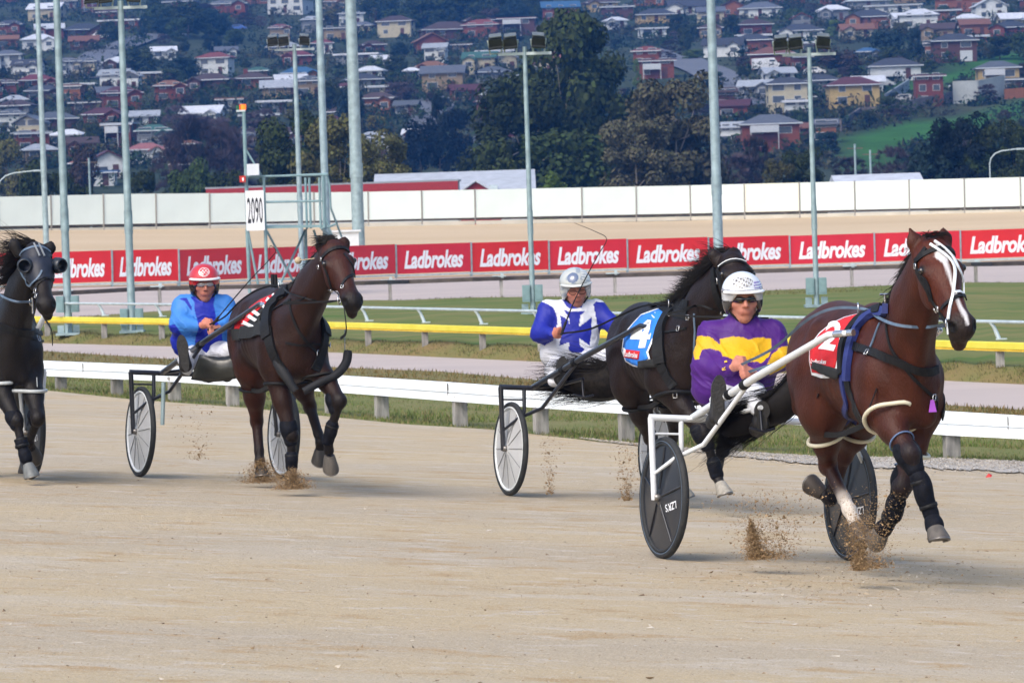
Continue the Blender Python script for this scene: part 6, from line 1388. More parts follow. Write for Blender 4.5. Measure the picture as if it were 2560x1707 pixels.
legboot(L4[0][1]*.4+L4[0][2]*.6, L4[0][2], .050, .058, M_BOOT, H4[0], 'tendon_boot', ext=(0, .1)); legboot(L4[0][2], L4[0][2]*.5+L4[0][3]*.5, .05, .056, M_BOOT, H4[0], 'bell_boot', bands=0)
mane(H4[0], fr4, H4[5], H4[2], 1000, (-.6, -1.4, .1), (.12, .30), m=M_HAIR, rr=.0035, start=.35)
# ================================================================== sulkies
M_WPAINT = mat('white_sulky_paint', (.70, .73, .76), .35, var=.04, coat=.3)
M_KPAINT = mat('black_sulky_paint', (.016, .018, .026), .3, var=.2, coat=.4)
M_RUB = mat('tyre_rubber', (.020, .022, .024), .75, var=.35, scale=12, bump=.2)
M_DISCK = mat('dark_wheel_disc', (.012, .014, .020), .35, var=.3, scale=2, coat=.2)
M_DISCW = mat('muddy_white_wheel_disc', (.50, .51, .52), .45, var=.20, scale=3, detail=7)
M_SEAT = mat('seat_vinyl', (.03, .03, .035), .5, var=.3)
def make_wheel(dark, text=False):
    wr = empty('wheel'); My = Matrix.Rotation(R(90), 3, 'X')      # local z of the lathe becomes the axle (y)
    mb = MB(); mb.lathe([(.360, .0), (.356, .014), (.345, .022), (.330, .020), (.322, .010), (.322, -.010), (.330, -.020), (.345, -.022), (.356, -.014)], (0, 0, 0), My, 56, closed=True); mb.build('tyre', M_RUB, wr)
    mb = MB(); mb.lathe([(.324, .017), (.312, .019), (.306, .010), (.306, -.010), (.312, -.019), (.324, -.017)], (0, 0, 0), My, 56, closed=True); mb.build('rim', M_WSTRAP if not dark else M_RUB, wr)
    mb = MB()
    mb.lathe([(.309, .008), (.20, .016), (.06, .030), (.035, .036), (.0, .036)], (0, 0, 0), My, 56); mb.lathe([(.309, -.008), (.20, -.016), (.06, -.030), (.035, -.036), (.0, -.036)], (0, 0, 0), My, 56)
    dk = mb.build('disc', M_DISCK if dark else M_DISCW, wr)
    mb = MB(); mb.lathe([(0, .065), (.022, .065), (.024, .04), (.024, -.04), (.022, -.065), (0, -.065)], (0, 0, 0), My, 16); mb.build('hub', M_STEELD, wr)
    for k in range(12 if not dark else 5):
        a = 2*pi*k/(12 if not dark else 5)+.3; mb = MB()
        for s in (-1, 1): mb.tube([(cos(a)*.05, s*.033, sin(a)*.05), (cos(a)*.30, s*.0105, sin(a)*.30)], .003 if not dark else .007, 5)
        mb.build('spoke', mat('grey_spoke', (.26, .27, .28), .5) if not dark else M_DISCK, dk)
    if dark:
        mb = MB(); mb.lathe([(.334, .0206), (.332, .0216), (.330, .0206)], (0, 0, 0), My, 56); mb.lathe([(.334, -.0206), (.332, -.0216), (.330, -.0206)], (0, 0, 0), My, 56); mb.build('pale_line', M_LEAB, wr)
    if text:
        t = text_mesh("LZR'S", .062, 0, .001, 0, 1, 3)
        for s in (-1, 1):
            tt = t.copy()
            for v in tt.vertices:
                x, y = v.co.x, v.co.y; q = R(195); X, Z = x*cos(q)-y*sin(q), x*sin(q)+y*cos(q); X += .17; Z += -.035
                rr_ = math.hypot(X, Z); v.co = Vector((-s*X if s > 0 else X, s*(np.interp(rr_, [.06, .20, .309], [.030, .016, .008])+.004), Z))
            mobj('lettering', tt, M_LET, dk)
    return wr
def place_tree(root, M): root.matrix_world = M
def sulky(label, u, v, theta, fr, tip, bend, dark_frame, dark_wheel, ytip=.27):
    PR_ = on_track(u, v); up = TN; F0 = Vector((sin(theta), -cos(theta), 0)); F0 = (F0-up*F0.dot(up)).normalized(); L0 = up.cross(F0)
    O = PR_+L0*.60
    M = Matrix(((F0.x, L0.x, up.x, O.x), (F0.y, L0.y, up.y, O.y), (F0.z, L0.z, up.z, O.z), (0, 0, 0, 1))); Mi = M.inverted()
    pm = M_KPAINT if dark_frame else M_WPAINT; root = thing('sulky', label, 'sulky', O); root.matrix_world = M
    for s in (-1, 1):
        wh = make_wheel(dark_wheel, dark_wheel and not dark_frame); wh.parent = root; wh.location = (0, s*.60, .36); wh.rotation_euler[1] = random.random()*.1 if dark_wheel else random.random()*6
    mb = MB(); mb.tube([(-.02, -.70, .83), (-.02, -.35, .825), (-.02, .35, .825), (-.02, .70, .83)], .021, 10); mb.build('arch', pm, root)
    for s in (-1, 1):
        mb = MB(); mb.tube([(-.02, s*.69, .83), (0, s*.665, .40), (0, s*.665, .345)], [.020, .018, .014], 10); mb.build('fork', pm, root)
        mb = MB(); mb.tube([(-.02, s*.50, .82), (0, s*.50, .66), (0, s*.535, .40), (0, s*.535, .345)], .016, 8); mb.build('fork', pm, root)
        mb = MB(); mb.tube([(-.015, s*.68, .735), (-.015, s*.50, .735)], .008, 6); mb.build('fork_tie', pm, root)
        hl = Vector((tip[0], tip[1], tip[2])); 
        T = fr.at(*tip); B = fr.at(*bend); sy = 1 if s < 0 else -1
        c_ = .0
        T2 = Mi @ (fr.M @ Vector((T.x, T.y if s < 0 else 2*c_-T.y, T.z))); B2 = Mi @ (fr.M @ Vector((B.x, B.y if s < 0 else -B.y, B.z)))
        S_ = Vector((-.0, s*.43, .835)); mid = S_.lerp(B2, .5)+Vector((0, s*.02, .0))
        mb = MB(); mb.tube([S_, S_.lerp(mid, .5), mid, B2.lerp(mid, .4), B2, T2], [.024, .024, .023, .021, .020, .016], 10); sh = mb.build('shaft', pm, root)
        mb = MB(); d = (T2-B2).normalized(); mb.tube([T2-d*.12, T2-d*.05], .021, 8); mb.tube([T2-d*.02, T2+d*.02], .020, 8); mb.build('tip_fitting', M_STEEL, sh)
        for t in (.30, .42): p = S_.lerp(B2, t)+Vector((0, s*.02*(1-abs(t-.5)*2), 0)); d = (B2-S_).normalized()*.028; mb = MB(); mb.tube([p-d, p+d], .030, 10); mb.build('clamp', M_LEA, sh)
        q0 = S_.lerp(B2, .42); q1 = S_.lerp(B2, .18)+Vector((0, s*.07, -.24)); q2 = Vector((.16, s*.60, .60)); q3 = Vector((.0, s*.665, .50))
        mb = MB(); mb.tube([q0, q1, q2, q3], [.015, .015, .014, .010], 8); mb.build('stay', pm, root)
        mb = MB(); mb.tube([(-.02, s*.46, .825), (.30, s*.30, .87), (.62, s*.26, .92)], .014, 8); mb.build('foot_rail', pm, root)
    mb = MB(); mb.tube([(-.02, 0, .83), (-.12, 0, .85), (-.20, 0, .90)], .02, 8); mb.build('seat_post', pm, root)
    mb = MB(); mb.box((-.20, 0, .925), (.30, .34, .035)); mb.box((-.36, 0, .975), (.03, .34, .10)); mb.build('seat', M_SEAT, root)
    for s in (-1, 1):
        mb = MB(); mb.tube([(.64, s*.34, .80), (.66, s*.26, .78), (.64, s*.18, .80)], .009, 6); mb.tube([(.64, s*.26, .79), (.60, s*.26, .92)], .009, 6); mb.build('stirrup', M_KPAINT, root)
    return root, M
CART1, MC1 = sulky('white framed sulky with black disc wheels behind the leading horse', 1655, 1396, R(19.5), fr1, (2127, 832, .16), (2072, 837, .02), False, True)
CART2, MC2 = sulky('black framed sulky with muddy white disc wheels behind the blue cloth horse', 1273, 1239, R(19.5), fr2, (1650, 825, .12), (1602, 814, -.04), True, False)
CART3, MC3 = sulky('black framed sulky with white disc wheels, furthest left of the whole ones', 348, 1192, R(22), fr3, (672, 765, .12), (649, 761, -.04), True, False)
CART4, MC4 = sulky('grey sulky mostly cut off by the left edge behind the hooded horse', -309, 1192, R(21), fr4, (-70, 770, .12), (-95, 770, -.04), False, True)
# mud screens of the dark carts
def sheet(pts, m, name, parent, Mi):
    # quad grid through 4 corners, sagging
    a, b, c, d = [Mi @ p for p in pts]; P = np.zeros((9, 7, 3))
    for i in range(9):
        for j in range(7):
            s, t = i/8, j/6; q = (a*(1-s)+b*s)*(1-t)+(d*(1-s)+c*s)*t; q += Vector((.04*sin(s*pi)*sin(t*pi)+random.gauss(0, .004), 0, -.05*sin(s*pi)*t)); P[i, j] = q
    o = mobj(name, grid_mesh(P, name), m, parent); sm = o.modifiers.new('t', 'SOLIDIFY'); sm.thickness = .006; return o
# ================================================================== tails
M_TAILG = mat('muddy_tail_hair', (.012, .010, .009), .75, var=.6, scale=30, spec=.2)
def fp(fr, *pts): return [fr.at(*p) if len(p) == 3 else Vector(p[:3]) for p in pts]
tail(H1[0], [Vector((-1.10, .02, 1.32)), Vector((-1.22, .02, 1.22))]+fp(fr1, (1965, 1000, -1.34), (1905, 1030, -1.5), (1850, 1058, -1.6), (1800, 1085, -1.68)), 2600, .050, .110, M_HAIR, .0030)
tail(H2[0], [Vector((-1.10, .02, 1.32)), Vector((-1.22, .02, 1.20))]+fp(fr2, (1545, 940, -1.36), (1490, 952, -1.5), (1430, 945, -1.62), (1385, 950, -1.72)), 3000, .075, .135, M_TAILG, .0034)
tail(H3[0], [Vector((-1.10, .02, 1.32)), Vector((-1.20, .02, 1.18))]+fp(fr3, (585, 912, -1.34), (545, 918, -1.5), (510, 925, -1.62)), 1000, .035, .065, M_TAILG, .003)
tail(H4[0], [Vector((-1.10, .02, 1.32)), Vector((-1.20, .02, 1.18)), Vector((-1.35, 0, .95)), Vector((-1.45, 0, .7))], 120, .06, .07, M_HAIR, .005)
# ================================================================== drivers
M_SKIN = mat('skin', attr=True, rough=.5, var=.08, scale=30, bump=.08, bscale=120, spec=.35)
M_SILK = mat('racing_silk', attr=True, rough=.55, var=.07, scale=6, bump=.5, bscale=12, spec=.3)
M_TROU = mat('white_trousers', attr=True, rough=.75, var=.10, scale=12, bump=.5, bscale=16)
M_SOLE = mat('boot_leather', attr=True, rough=.6, var=.3, scale=30, bump=.3)
M_HELM = mat('helmet_shell', attr=True, rough=.18, var=.03, scale=20, coat=.6, spec=.5)
M_LENS = mat('dark_lens', (.008, .008, .010), .08, var=.05, spec=.9)
M_CLEAR = mat('clear_goggle', (.45, .40, .38), .08, var=.05, spec=.9)
SK = A((.52, .235, .165)); SKD = A((.40, .15, .10)); BK = A((.012, .012, .014))
class Drv:
    def __init__(s, label, zx, zy, zk, Z, seatpx):
        s.z = (zx, zy, zk); s.Z = Z; O = px(*seatpx, Z); s.root = thing('person', label, 'person', O); s.O = O; s.root.location = O
        s.M = Matrix.Identity(4)
    def p(s, x, y, dz=0.): return np.array(px(s.z[0]+x/s.z[2], s.z[1]+y/s.z[2], s.Z+dz)-s.O)
    def uv(s, pos):
        out = np.zeros((len(pos), 2))
        for i, q in enumerate(pos):
            u, v, _ = proj(Vector(q)+s.O); out[i] = ((u-s.z[0])*s.z[2], (v-s.z[1])*s.z[2])
        return out
def polycol(d, polys, base, soft=None):
    def f(pos, cl):
        uv = d.uv(pos); cl[:] = base
        for poly, c in polys:
            x, y = uv[:, 0], uv[:, 1]; ins = np.zeros(len(pos), bool); n = len(poly)
            for i in range(n):
                (x1, y1), (x2, y2) = poly[i], poly[i-1]
                if y1 == y2: continue
                ins ^= ((y1 > y) != (y2 > y)) & (x < (x2-x1)*(y-y1)/(y2-y1)+x1)
            cl[ins] = c
        return cl
    return f
def hand_prims(w_, h_, spread, sc_=1., col=SK, thumb=(0, 0, 1)):
    # w_: wrist; h_: knuckle centre; spread: direction across the knuckles; the fingers curl back under the palm
    w_, h_, sp = A(w_), A(h_), A(spread); sp /= np.linalg.norm(sp); f = h_-w_; f /= np.linalg.norm(f); dn = np.cross(f, sp); dn /= np.linalg.norm(dn)
    if dn[2] > 0: dn = -dn
    P = [cap(w_, w_*.4+h_*.6, .024*sc_, .027*sc_, col, k=.02), ell(w_*.35+h_*.65, A((.034, .036, .018))*sc_, np.array([f, sp, dn]), col, k=.015)]
    for i, (o, ln) in enumerate(((-.030, .9), (-.011, 1.), (.009, .95), (.028, .78))):
        k0 = h_+sp*o*sc_; a = k0+f*.024*ln*sc_+dn*.010*sc_; b = a-f*.004*sc_+dn*.026*ln*sc_; c = b-f*.026*ln*sc_+dn*.004*sc_
        P += [cap(k0, a, .0105*sc_, .0098*sc_, col, k=.006), cap(a, b, .0098*sc_, .0092*sc_, col*A((.95, .85, .85)), k=.006), cap(b, c, .0092*sc_, .0082*sc_, col*.9, k=.006)]
    t0 = w_*.5+h_*.5-sp*.030*sc_; t1 = t0+f*.030*sc_-sp*.014*sc_+dn*.004; t2 = t1+f*.022*sc_+sp*.012*sc_+dn*.012
    P += [cap(t0, t1, .014*sc_, .012*sc_, col, k=.012), cap(t1, t2, .012*sc_, .010*sc_, col, k=.006)]
    return P
def face_prims(c, fwd, up, s=1., mouth='closed', stubble=None, sk=SK):
    # c: head centre; fwd, up unit vectors
    f = A(fwd)/np.linalg.norm(fwd); u = A(up); u = u-f*f.dot(u); u /= np.linalg.norm(u); r = np.cross(f, u); rot = np.array([r, f, u])
    q = lambda x, y, z: A(c)+(r*x+f*y+u*z)*s
    lo_ = stubble if stubble is not None else sk
    P = [ell(q(0, -.012, .035), A((.076, .094, .090))*s, rot, sk, k=.03), ell(q(0, .014, -.022), A((.060, .074, .075))*s, rot, sk, k=.03),
         ell(q(0, .036, -.080), A((.033, .036, .026))*s, rot, lo_, k=.03), cap(q(-.048, -.01, -.058), q(.0, .04, -.088), .022*s, .020*s, lo_, k=.03), cap(q(.048, -.01, -.058), q(0, .04, -.088), .022*s, .020*s, lo_, k=.03),
         cap(q(0, .082, .026), q(0, .104, -.012), .009*s, .012*s, sk*A((1.08, .95, .95)), k=.012), ell(q(-.014, .094, -.017), A((.007, .008, .006))*s, rot, sk*A((1, .85, .85)), k=.008), ell(q(.014, .094, -.017), A((.007, .008, .006))*s, rot, sk*A((1, .85, .85)), k=.008),
         cap(q(-.050, .066, .034), q(.050, .066, .034), .012*s, .012*s, sk*.95, k=.02),
         cap(q(-.020, .0805, -.043), q(.020, .0805, -.043), .0055*s, .0055*s, A((.36, .10, .085)), k=.008), cap(q(-.016, .0795, -.053), q(.016, .0795, -.053), .0062*s, .0062*s, A((.36, .10, .085)), k=.008), ell(q(0, .062, -.045), A((.034, .026, .020))*s, rot, lo_, k=.02)]
    for sd in (-1, 1):
        P += [ell(q(sd*.044, .048, -.010), A((.024, .022, .020))*s, rot, sk*A((1.05, .82, .82)), k=.02), cap(q(sd*.022, .072, -.022), q(sd*.034, .066, -.044), .006*s, .005*s, sk*.72, k=.004), ell(q(sd*.031, .076, .016), A((.014, .010, .007))*s, rot, A((.05, .03, .025)), k=.004), cap(q(sd*.020, .083, .034), q(sd*.046, .076, .036), .0055*s, .004*s, A((.08, .05, .035)), k=.004), ell(q(sd*.030, .082, .014), A((.016, .010, .010))*s, rot, sk*.45, k=.008, neg=True),
              ell(q(sd*.074, -.006, .0), A((.008, .018, .030))*s, rot, sk*A((1.05, .8, .8)), k=.006)]
    return P, q, rot
def helmet(d, c, fwd, up, s, colfn, peak=True, strapc=(.02, .02, .022), peakc=(.75, .78, .8), ear=(.05, .05, .055)):
    f = A(fwd)/np.linalg.norm(fwd); u = A(up); u = u-f*f.dot(u); u /= np.linalg.norm(u); r = np.cross(f, u); rot = np.array([r, f, u]); q = lambda x, y, z: A(c)+(r*x+f*y+u*z)*s
    P = [ell(q(0, -.018, .052), A((.118, .136, .112))*s, rot, k=.02), ell(q(0, -.04, .01), A((.112, .112, .12))*s, rot, k=.02)]
    for sd in (-1, 1): P.append(ell(q(sd*.090, -.005, -.018), A((.024, .048, .058))*s, rot, k=.02))
    P += [ell(q(0, .10, -.050), A((.080, .12, .112))*s, rot, k=.012, neg=True), ell(q(0, .0, -.10), A((.086, .12, .12))*s, rot, k=.012, neg=True)]
    def cf(pos, cl):
        X = (pos-A(c))@rot.T/s; return colfn(X, cl)
    o = body('helmet', P, .006, .02, M_HELM, d.root, cf, smooth=2)
    if peak:
        mb = MB(); n = 16; vs = []
        for i in range(n+1):
            a = R(-68)+R(136)*i/n
            for (rr_, zz) in ((.112, .066), (.112+.034*cos(a)**.7, .054), (.110+.032*cos(a)**.7, .048), (.110, .056)): vs.append(q(sin(a)*rr_*1.02, cos(a)*rr_*1.08-.012, zz+.004*cos(a)))
        mb.add(vs, [(i*4+k, i*4+(k+1) % 4, (i+1)*4+(k+1) % 4, (i+1)*4+k) for i in range(n) for k in range(4)], True); po_ = mb.build('peak', mat('peak_%d' % int(sum(peakc)*100), peakc, .3, coat=.4), o)
    mb = MB(); mb.tube(catmull([q(-.098, .02, -.03), q(-.074, .03, -.07), q(-.035, .045, -.108), q(0, .052, -.115), q(.035, .045, -.108), q(.074, .03, -.07), q(.098, .02, -.03)], 3), .0062*s, 6); mb.build('chin_strap', M_LEA, o)
    return o, q
def band_lens(q, s, m, parent, name, drop=.026, wrap=True, z0=.018):
    n = 18; vs = []; mb = MB()
    for i in range(n+1):
        a = R(-62)+R(124)*i/n; h = drop*(.95-.35*(abs(i-n/2)/(n/2))**3)-(.012 if abs(i-n/2) < 1.2 else 0)
        for (rr_, zz) in ((0, h*.5), (0, -h*.5), (-.004, -h*.5), (-.004, h*.5)):
            R_ = .094+rr_; vs.append(q(sin(a)*(.082+rr_), cos(a)*R_+.003, z0+zz))
    mb.add(vs, [(i*4+k, i*4+(k+1) % 4, (i+1)*4+(k+1) % 4, (i+1)*4+k) for i in range(n) for k in range(4)], True); return mb.build(name, m, parent)
def boot(d, toe, heel, dz, m=None, name='boot', shin=None):
    # the sole faces the camera; toe and heel in zoom pixels
    t, h = d.p(*toe, dz), d.p(*heel, dz); e = t-h; L_ = np.linalg.norm(e); e /= L_; n = A((.1, -1, .05)); x = np.cross(e, n); x /= np.linalg.norm(x)
    mb = MB(); out = []; N_ = 26
    for k in range(N_):
        a = 2*pi*k/N_; y = cos(a); w_ = .048*(1+.10*y) if y > 0 else .038
        w_ *= 1-.22*math.exp(-((y+.1)/.3)**2); out.append(Vector((t+h)/2+e*y*L_/2+x*sin(a)*w_))
    mb.prism(out, Vector(-A(n)*.022)); so_ = mb.build('boot_sole', M_SOLE, None); setcol(so_.data, (.020, .019, .018)); so_.parent = d.root
    P = [cap(t-e*.06-n*.045, h+e*.05-n*.05, .038, .042, (.014, .013, .014), sq=(x, 1.05)), cap(h+e*.05-n*.05, h+e*.02-n*.17, .045, .05, (.014, .013, .014))]
    body(name, P, .009, .03, M_SOLE, d.root); return h+e*.02-n*.16
def folds(seed=0, amp=.006, fx=28):
    # cloth wrinkles pushed into a garment after meshing
    def f(o):
        vs = o.data.vertices; nr = [v.normal.copy() for v in vs]
        for v, n_ in zip(vs, nr):
            a = fbm(v.co.x*6+v.co.z*4+seed, v.co.z*8-v.co.y*5, seed)-.5; w_ = fbm(v.co.x*3-seed, v.co.z*3, seed+3)
            b = 1-abs(sin((v.co.x*.8+v.co.z)*fx*.5+a*11)); c = 1-abs(sin((v.co.x-v.co.z*.6)*fx*.36+a*8+2)); 
            v.co += n_*(a*amp*3.0+(b**3)*amp*1.5*w_+(c**4)*amp*1.4*(1-w_)-amp*.5)
        o.data.update()
    return f
UPV = A((-.0, 0, 1))
# ------------------------------------------------ purple and yellow
d1 = Drv('person in purple jacket with yellow band and white helmet driving the leading sulky', 1680, 640, 3.407, 25.15, (1845, 1030)); p = d1.p
fw = (.10, -1, -.10); hc = p(604, 385, -.06); PU = A((.062, .010, .165)); YE = A((.66, .38, .008))
fprims, q, rot = face_prims(hc, fw, (0, 0, 1), 1.10)
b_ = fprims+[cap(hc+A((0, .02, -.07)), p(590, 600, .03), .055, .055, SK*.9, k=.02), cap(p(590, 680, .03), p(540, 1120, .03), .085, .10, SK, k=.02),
  cap(p(330, 690), p(290, 960, -.08), .038, .034, SK, k=.02), cap(p(290, 960, -.08), p(500, 955, -.30), .038, .028, SK, k=.03), cap(p(850, 690), p(905, 900, -.05), .038, .034, SK, k=.02), cap(p(905, 900, -.05), p(700, 1000, -.32), .038, .026, SK, k=.03)]
b_ += hand_prims(p(510, 955, -.30), p(575, 915, -.36), (.2, -.3, -.9), 0.98, SK*A((.95, .85, .85))) + hand_prims(p(700, 1000, -.32), p(640, 985, -.38), (-.2, .3, .9), 0.96, SK*A((.95, .85, .85)))
body('body', b_, .0068, .03, M_SKIN, d1.root)
jp = [ell(p(590, 800), (.205, .13, .20), k=.08), ell(p(555, 1040, -.06), (.225, .20, .215), k=.08), ell(p(300, 1120, -.06), (.09, .12, .11), k=.06), cap(p(340, 655), p(850, 655), .070, .070, k=.08), cap(p(592, 535, -.005), p(590, 640), .074, .10, k=.05),
  cap(p(335, 670), p(285, 930, -.09), .078, .082, k=.05), cap(p(285, 930, -.09), p(400, 965, -.2), .080, .062, k=.03), cap(p(400, 965, -.2), p(500, 958, -.29), .060, .042, k=.03), ell(p(280, 1060, -.03), (.07, .10, .13), k=.05),
  cap(p(855, 670), p(915, 880, -.06), .075, .072, k=.05), cap(p(915, 880, -.06), p(735, 990, -.30), .066, .045, k=.03)]
Y1 = [[(150, 690), (250, 678), (330, 690), (440, 780), (445, 830), (330, 785), (250, 795), (228, 875), (190, 880)], [(405, 705), (500, 685), (600, 684), (655, 712), (730, 690), (842, 700), (848, 780), (825, 850), (760, 905), (640, 895), (530, 885), (435, 862), (408, 790)], [(850, 830), (930, 775), (1000, 760), (1000, 905), (935, 960), (835, 1012), (800, 960)]]
j1 = body('jacket', jp, .0072, .04, M_SILK, d1.root, polycol(d1, [(y, YE) for y in Y1], PU)); folds(3, .007, 30)(j1)
bj = mesh_bvh(j1)
def jtext(d, bv, s, x, y, right, up, m, parent, off=.006):
    t = text_mesh(s, 1, 0, .02, 0, 1, 3); xs = [v.co.x for v in t.vertices]; ys = [v.co.y for v in t.vertices]; cx, cy, w_, h_ = (max(xs)+min(xs))/2, (max(ys)+min(ys))/2, max(xs)-min(xs), max(ys)-min(ys)
    for v in t.vertices:
        a, b = (v.co.x-cx)/w_, (v.co.y-cy)/h_; u_, v_ = d.z[0]+(x+right[0]*a+up[0]*b)/d.z[2], d.z[1]+(y+right[1]*a+up[1]*b)/d.z[2]
        h = bv.ray_cast(CAMP-d.O, ray(u_, v_)); v.co = (h[0]+h[1]*off) if h[0] else Vector(d.p(x, y, -.1))
    return mobj('lettering', t, m, parent)
M_GOLD = mat('gold_lettering', (.75, .48, .05), .5)
jtext(d1, bj, 'R', 445, 958, (-6, -28), (-34, 8), M_GOLD, j1); jtext(d1, bj, 'I', 462, 903, (-3, -14), (-26, 6), M_GOLD, j1)
jp = [cap(p(500, 1130, .0), p(430, 1235, -.35), .095, .070, (.66, .68, .72), k=.05), cap(p(660, 1130, .0), p(700, 1220, -.38), .10, .085, (.66, .68, .72), k=.05), cap(p(430, 1235, -.35), p(400, 1300, -.52), .065, .045, (.66, .68, .72)), cap(p(700, 1220, -.38), p(745, 1300, -.55), .08, .055, (.66, .68, .72)), ell(p(570, 1140, .05), (.19, .15, .12), col=(.66, .68, .72), k=.05)]
t1 = body('trousers', jp, .010, .04, M_TROU, d1.root); folds(5, .005, 40)(t1)
boot(d1, (405, 1012), (392, 1440), -.62); boot(d1, (770, 1230), (765, 1500), -.62)
def hc1(X, cl):
    cl[:] = (.66, .69, .74); z = X[:, 2]; cl[(z < .058) & (z > .046)] = (.10, .10, .12); cl[(z < .070) & (z > .063)] = (.20, .20, .24); cl[(z < .046)] = (.55, .57, .60)
    s_ = (X[:, 0] < -.05) & (z > .075) & (z < .115) & (np.sin(z*420) > 0.1); cl[s_] = (.20, .14, .42)
    c = (((X[:, 0]-.012)/.060)**2+((z-.112)/.030)**2 < 1) & (X[:, 1] > 0); nn = np.sin(X[:, 0]*230)*np.sin(z*260+X[:, 0]*90); cl[c & (nn > .05)] = (.26, .25, .24); cl[c & (nn > .55)] = (.06, .055, .05); cl[c & (nn < -.75)] = (.30, .24, .12)
    cl[z < .005] = (.040, .040, .042); return cl
hm, _ = helmet(d1, hc+A((0, 0, .006)), fw, (0, 0, 1), 1.03, hc1, peakc=(.78, .80, .82)); band_lens(q, 1.13, M_LENS, d1.root, 'sunglasses', .036, z0=.020)
# ------------------------------------------------ royal blue sleeves, white body
d2 = Drv('person in white jacket with royal blue sleeves and silver helmet, holding a whip upright', 1300, 640, 4.126, 32.7, (1425, 945)); p = d2.p
fw = (.12, -1, -.22); hc = p(575, 355, -.06); BL = A((.012, .020, .28)); WH = A((.62, .64, .70))
fprims, q, rot = face_prims(hc, fw, (-.05, 0, 1), 1.10, stubble=SK*.62, sk=SK*A((1.05, 1, 1)))
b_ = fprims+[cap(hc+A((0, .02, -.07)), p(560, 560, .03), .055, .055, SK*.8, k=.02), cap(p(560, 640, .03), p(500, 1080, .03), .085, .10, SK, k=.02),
  cap(p(270, 560), p(215, 800, -.08), .038, .034, SK, k=.02), cap(p(215, 800, -.08), p(350, 810, -.28), .036, .027, SK, k=.03), cap(p(800, 560), p(980, 720, -.08), .038, .034, SK, k=.02), cap(p(980, 720, -.08), p(1050, 800, -.35), .038, .028, SK, k=.03)]
b_ += hand_prims(p(345, 812, -.28), p(408, 780, -.34), (.15, -.3, .9), 0.98, SK*A((1, .85, .82))) + hand_prims(p(1050, 800, -.35), p(1085, 830, -.42), (-.2, .3, .9), 0.96, SK)
body('body', b_, .0068, .03, M_SKIN, d2.root)
jp = [ell(p(560, 740), (.20, .13, .20), k=.08), ell(p(520, 980, -.02), (.22, .15, .16), k=.08), cap(p(300, 540), p(790, 540), .068, .068, k=.08), cap(p(555, 475, -.005), p(550, 560), .074, .10, k=.05),
  cap(p(280, 570), p(215, 790, -.09), .078, .080, k=.05), cap(p(215, 790, -.09), p(335, 805, -.27), .076, .045, k=.03), cap(p(800, 570), p(975, 720, -.10), .076, .070, k=.05), cap(p(975, 720, -.10), p(1045, 795, -.34), .062, .045, k=.03), ell(p(330, 1010, .0), (.09, .10, .13), k=.05)]
BLP = [[(-200, 1400), (-200, 300), (290, 495), (350, 540), (385, 640), (378, 740), (345, 870), (250, 925), (200, 900), (150, 880)], [(757, 497), (780, 470), (1500, 500), (1500, 1400), (900, 850), (812, 800), (785, 640)],
  [(430, 440), (480, 520), (520, 540), (640, 530), (648, 480), (600, 430)], [(448, 548), (500, 572), (672, 570), (628, 610), (604, 735), (742, 630), (735, 760), (722, 925), (610, 845), (622, 925), (700, 992), (540, 1000), (500, 965), (512, 885), (405, 925), (432, 780), (415, 612), (500, 660), (512, 735), (505, 640)]]
j2 = body('jacket', jp, .0072, .04, M_SILK, d2.root, polycol(d2, [(y, BL) for y in BLP], WH)); folds(9, .006, 34)(j2)
jp = [cap(p(430, 1100, .0), p(350, 1190, -.35), .095, .070, WH, k=.05), cap(p(640, 1080, .0), p(880, 1060, -.35), .105, .085, WH, k=.05), cap(p(350, 1190, -.35), p(350, 1290, -.50), .066, .05, WH), cap(p(880, 1060, -.35), p(930, 1150, -.55), .08, .055, WH), ell(p(540, 1100, .05), (.20, .15, .12), col=WH, k=.05)]
t2 = body('trousers', jp, .010, .04, M_TROU, d2.root); folds(6, .005, 40)(t2)
boot(d2, (445, 1035), (420, 1330), -.6); boot(d2, (880, 1110), (880, 1380), -.6)
def hc2(X, cl):
    cl[:] = (.46, .48, .46); n_ = np.sin(X[:, 0]*60+X[:, 2]*40)*np.sin(X[:, 2]*70); cl[n_ > .35] = (.30, .34, .38)
    c = (np.linalg.norm(X-A((.03, .09, .12)), axis=1) < .045); cl[c] = (.10, .14, .24); z = X[:, 2]
    cl[(X[:, 0] < -.04) & (np.sin((z-X[:, 1]*.5)*240) > .2) & (z > .05)] = (.62, .64, .62); cl[(X[:, 0] < -.03) & (np.abs(z-.055+X[:, 1]*.2) < .006)] = (.08, .08, .09); return cl
helmet(d2, hc+A((0, 0, .006)), fw, (-.05, 0, 1), 1.03, hc2, peakc=(.52, .55, .53))
mb = MB()
for s_ in (-1, 1):
    pts = [q(s_*.032+.024*cos(a)*1.1, .102-.006*abs(cos(a)), .010+.015*sin(a)) for a in [2*pi*k/14 for k in range(15)]]; mb.tube(pts, .0022, 5)
mb.tube([q(-.010, .106, .014), q(.010, .106, .014)], .002, 5); mb.build('spectacles', M_LEA, d2.root)
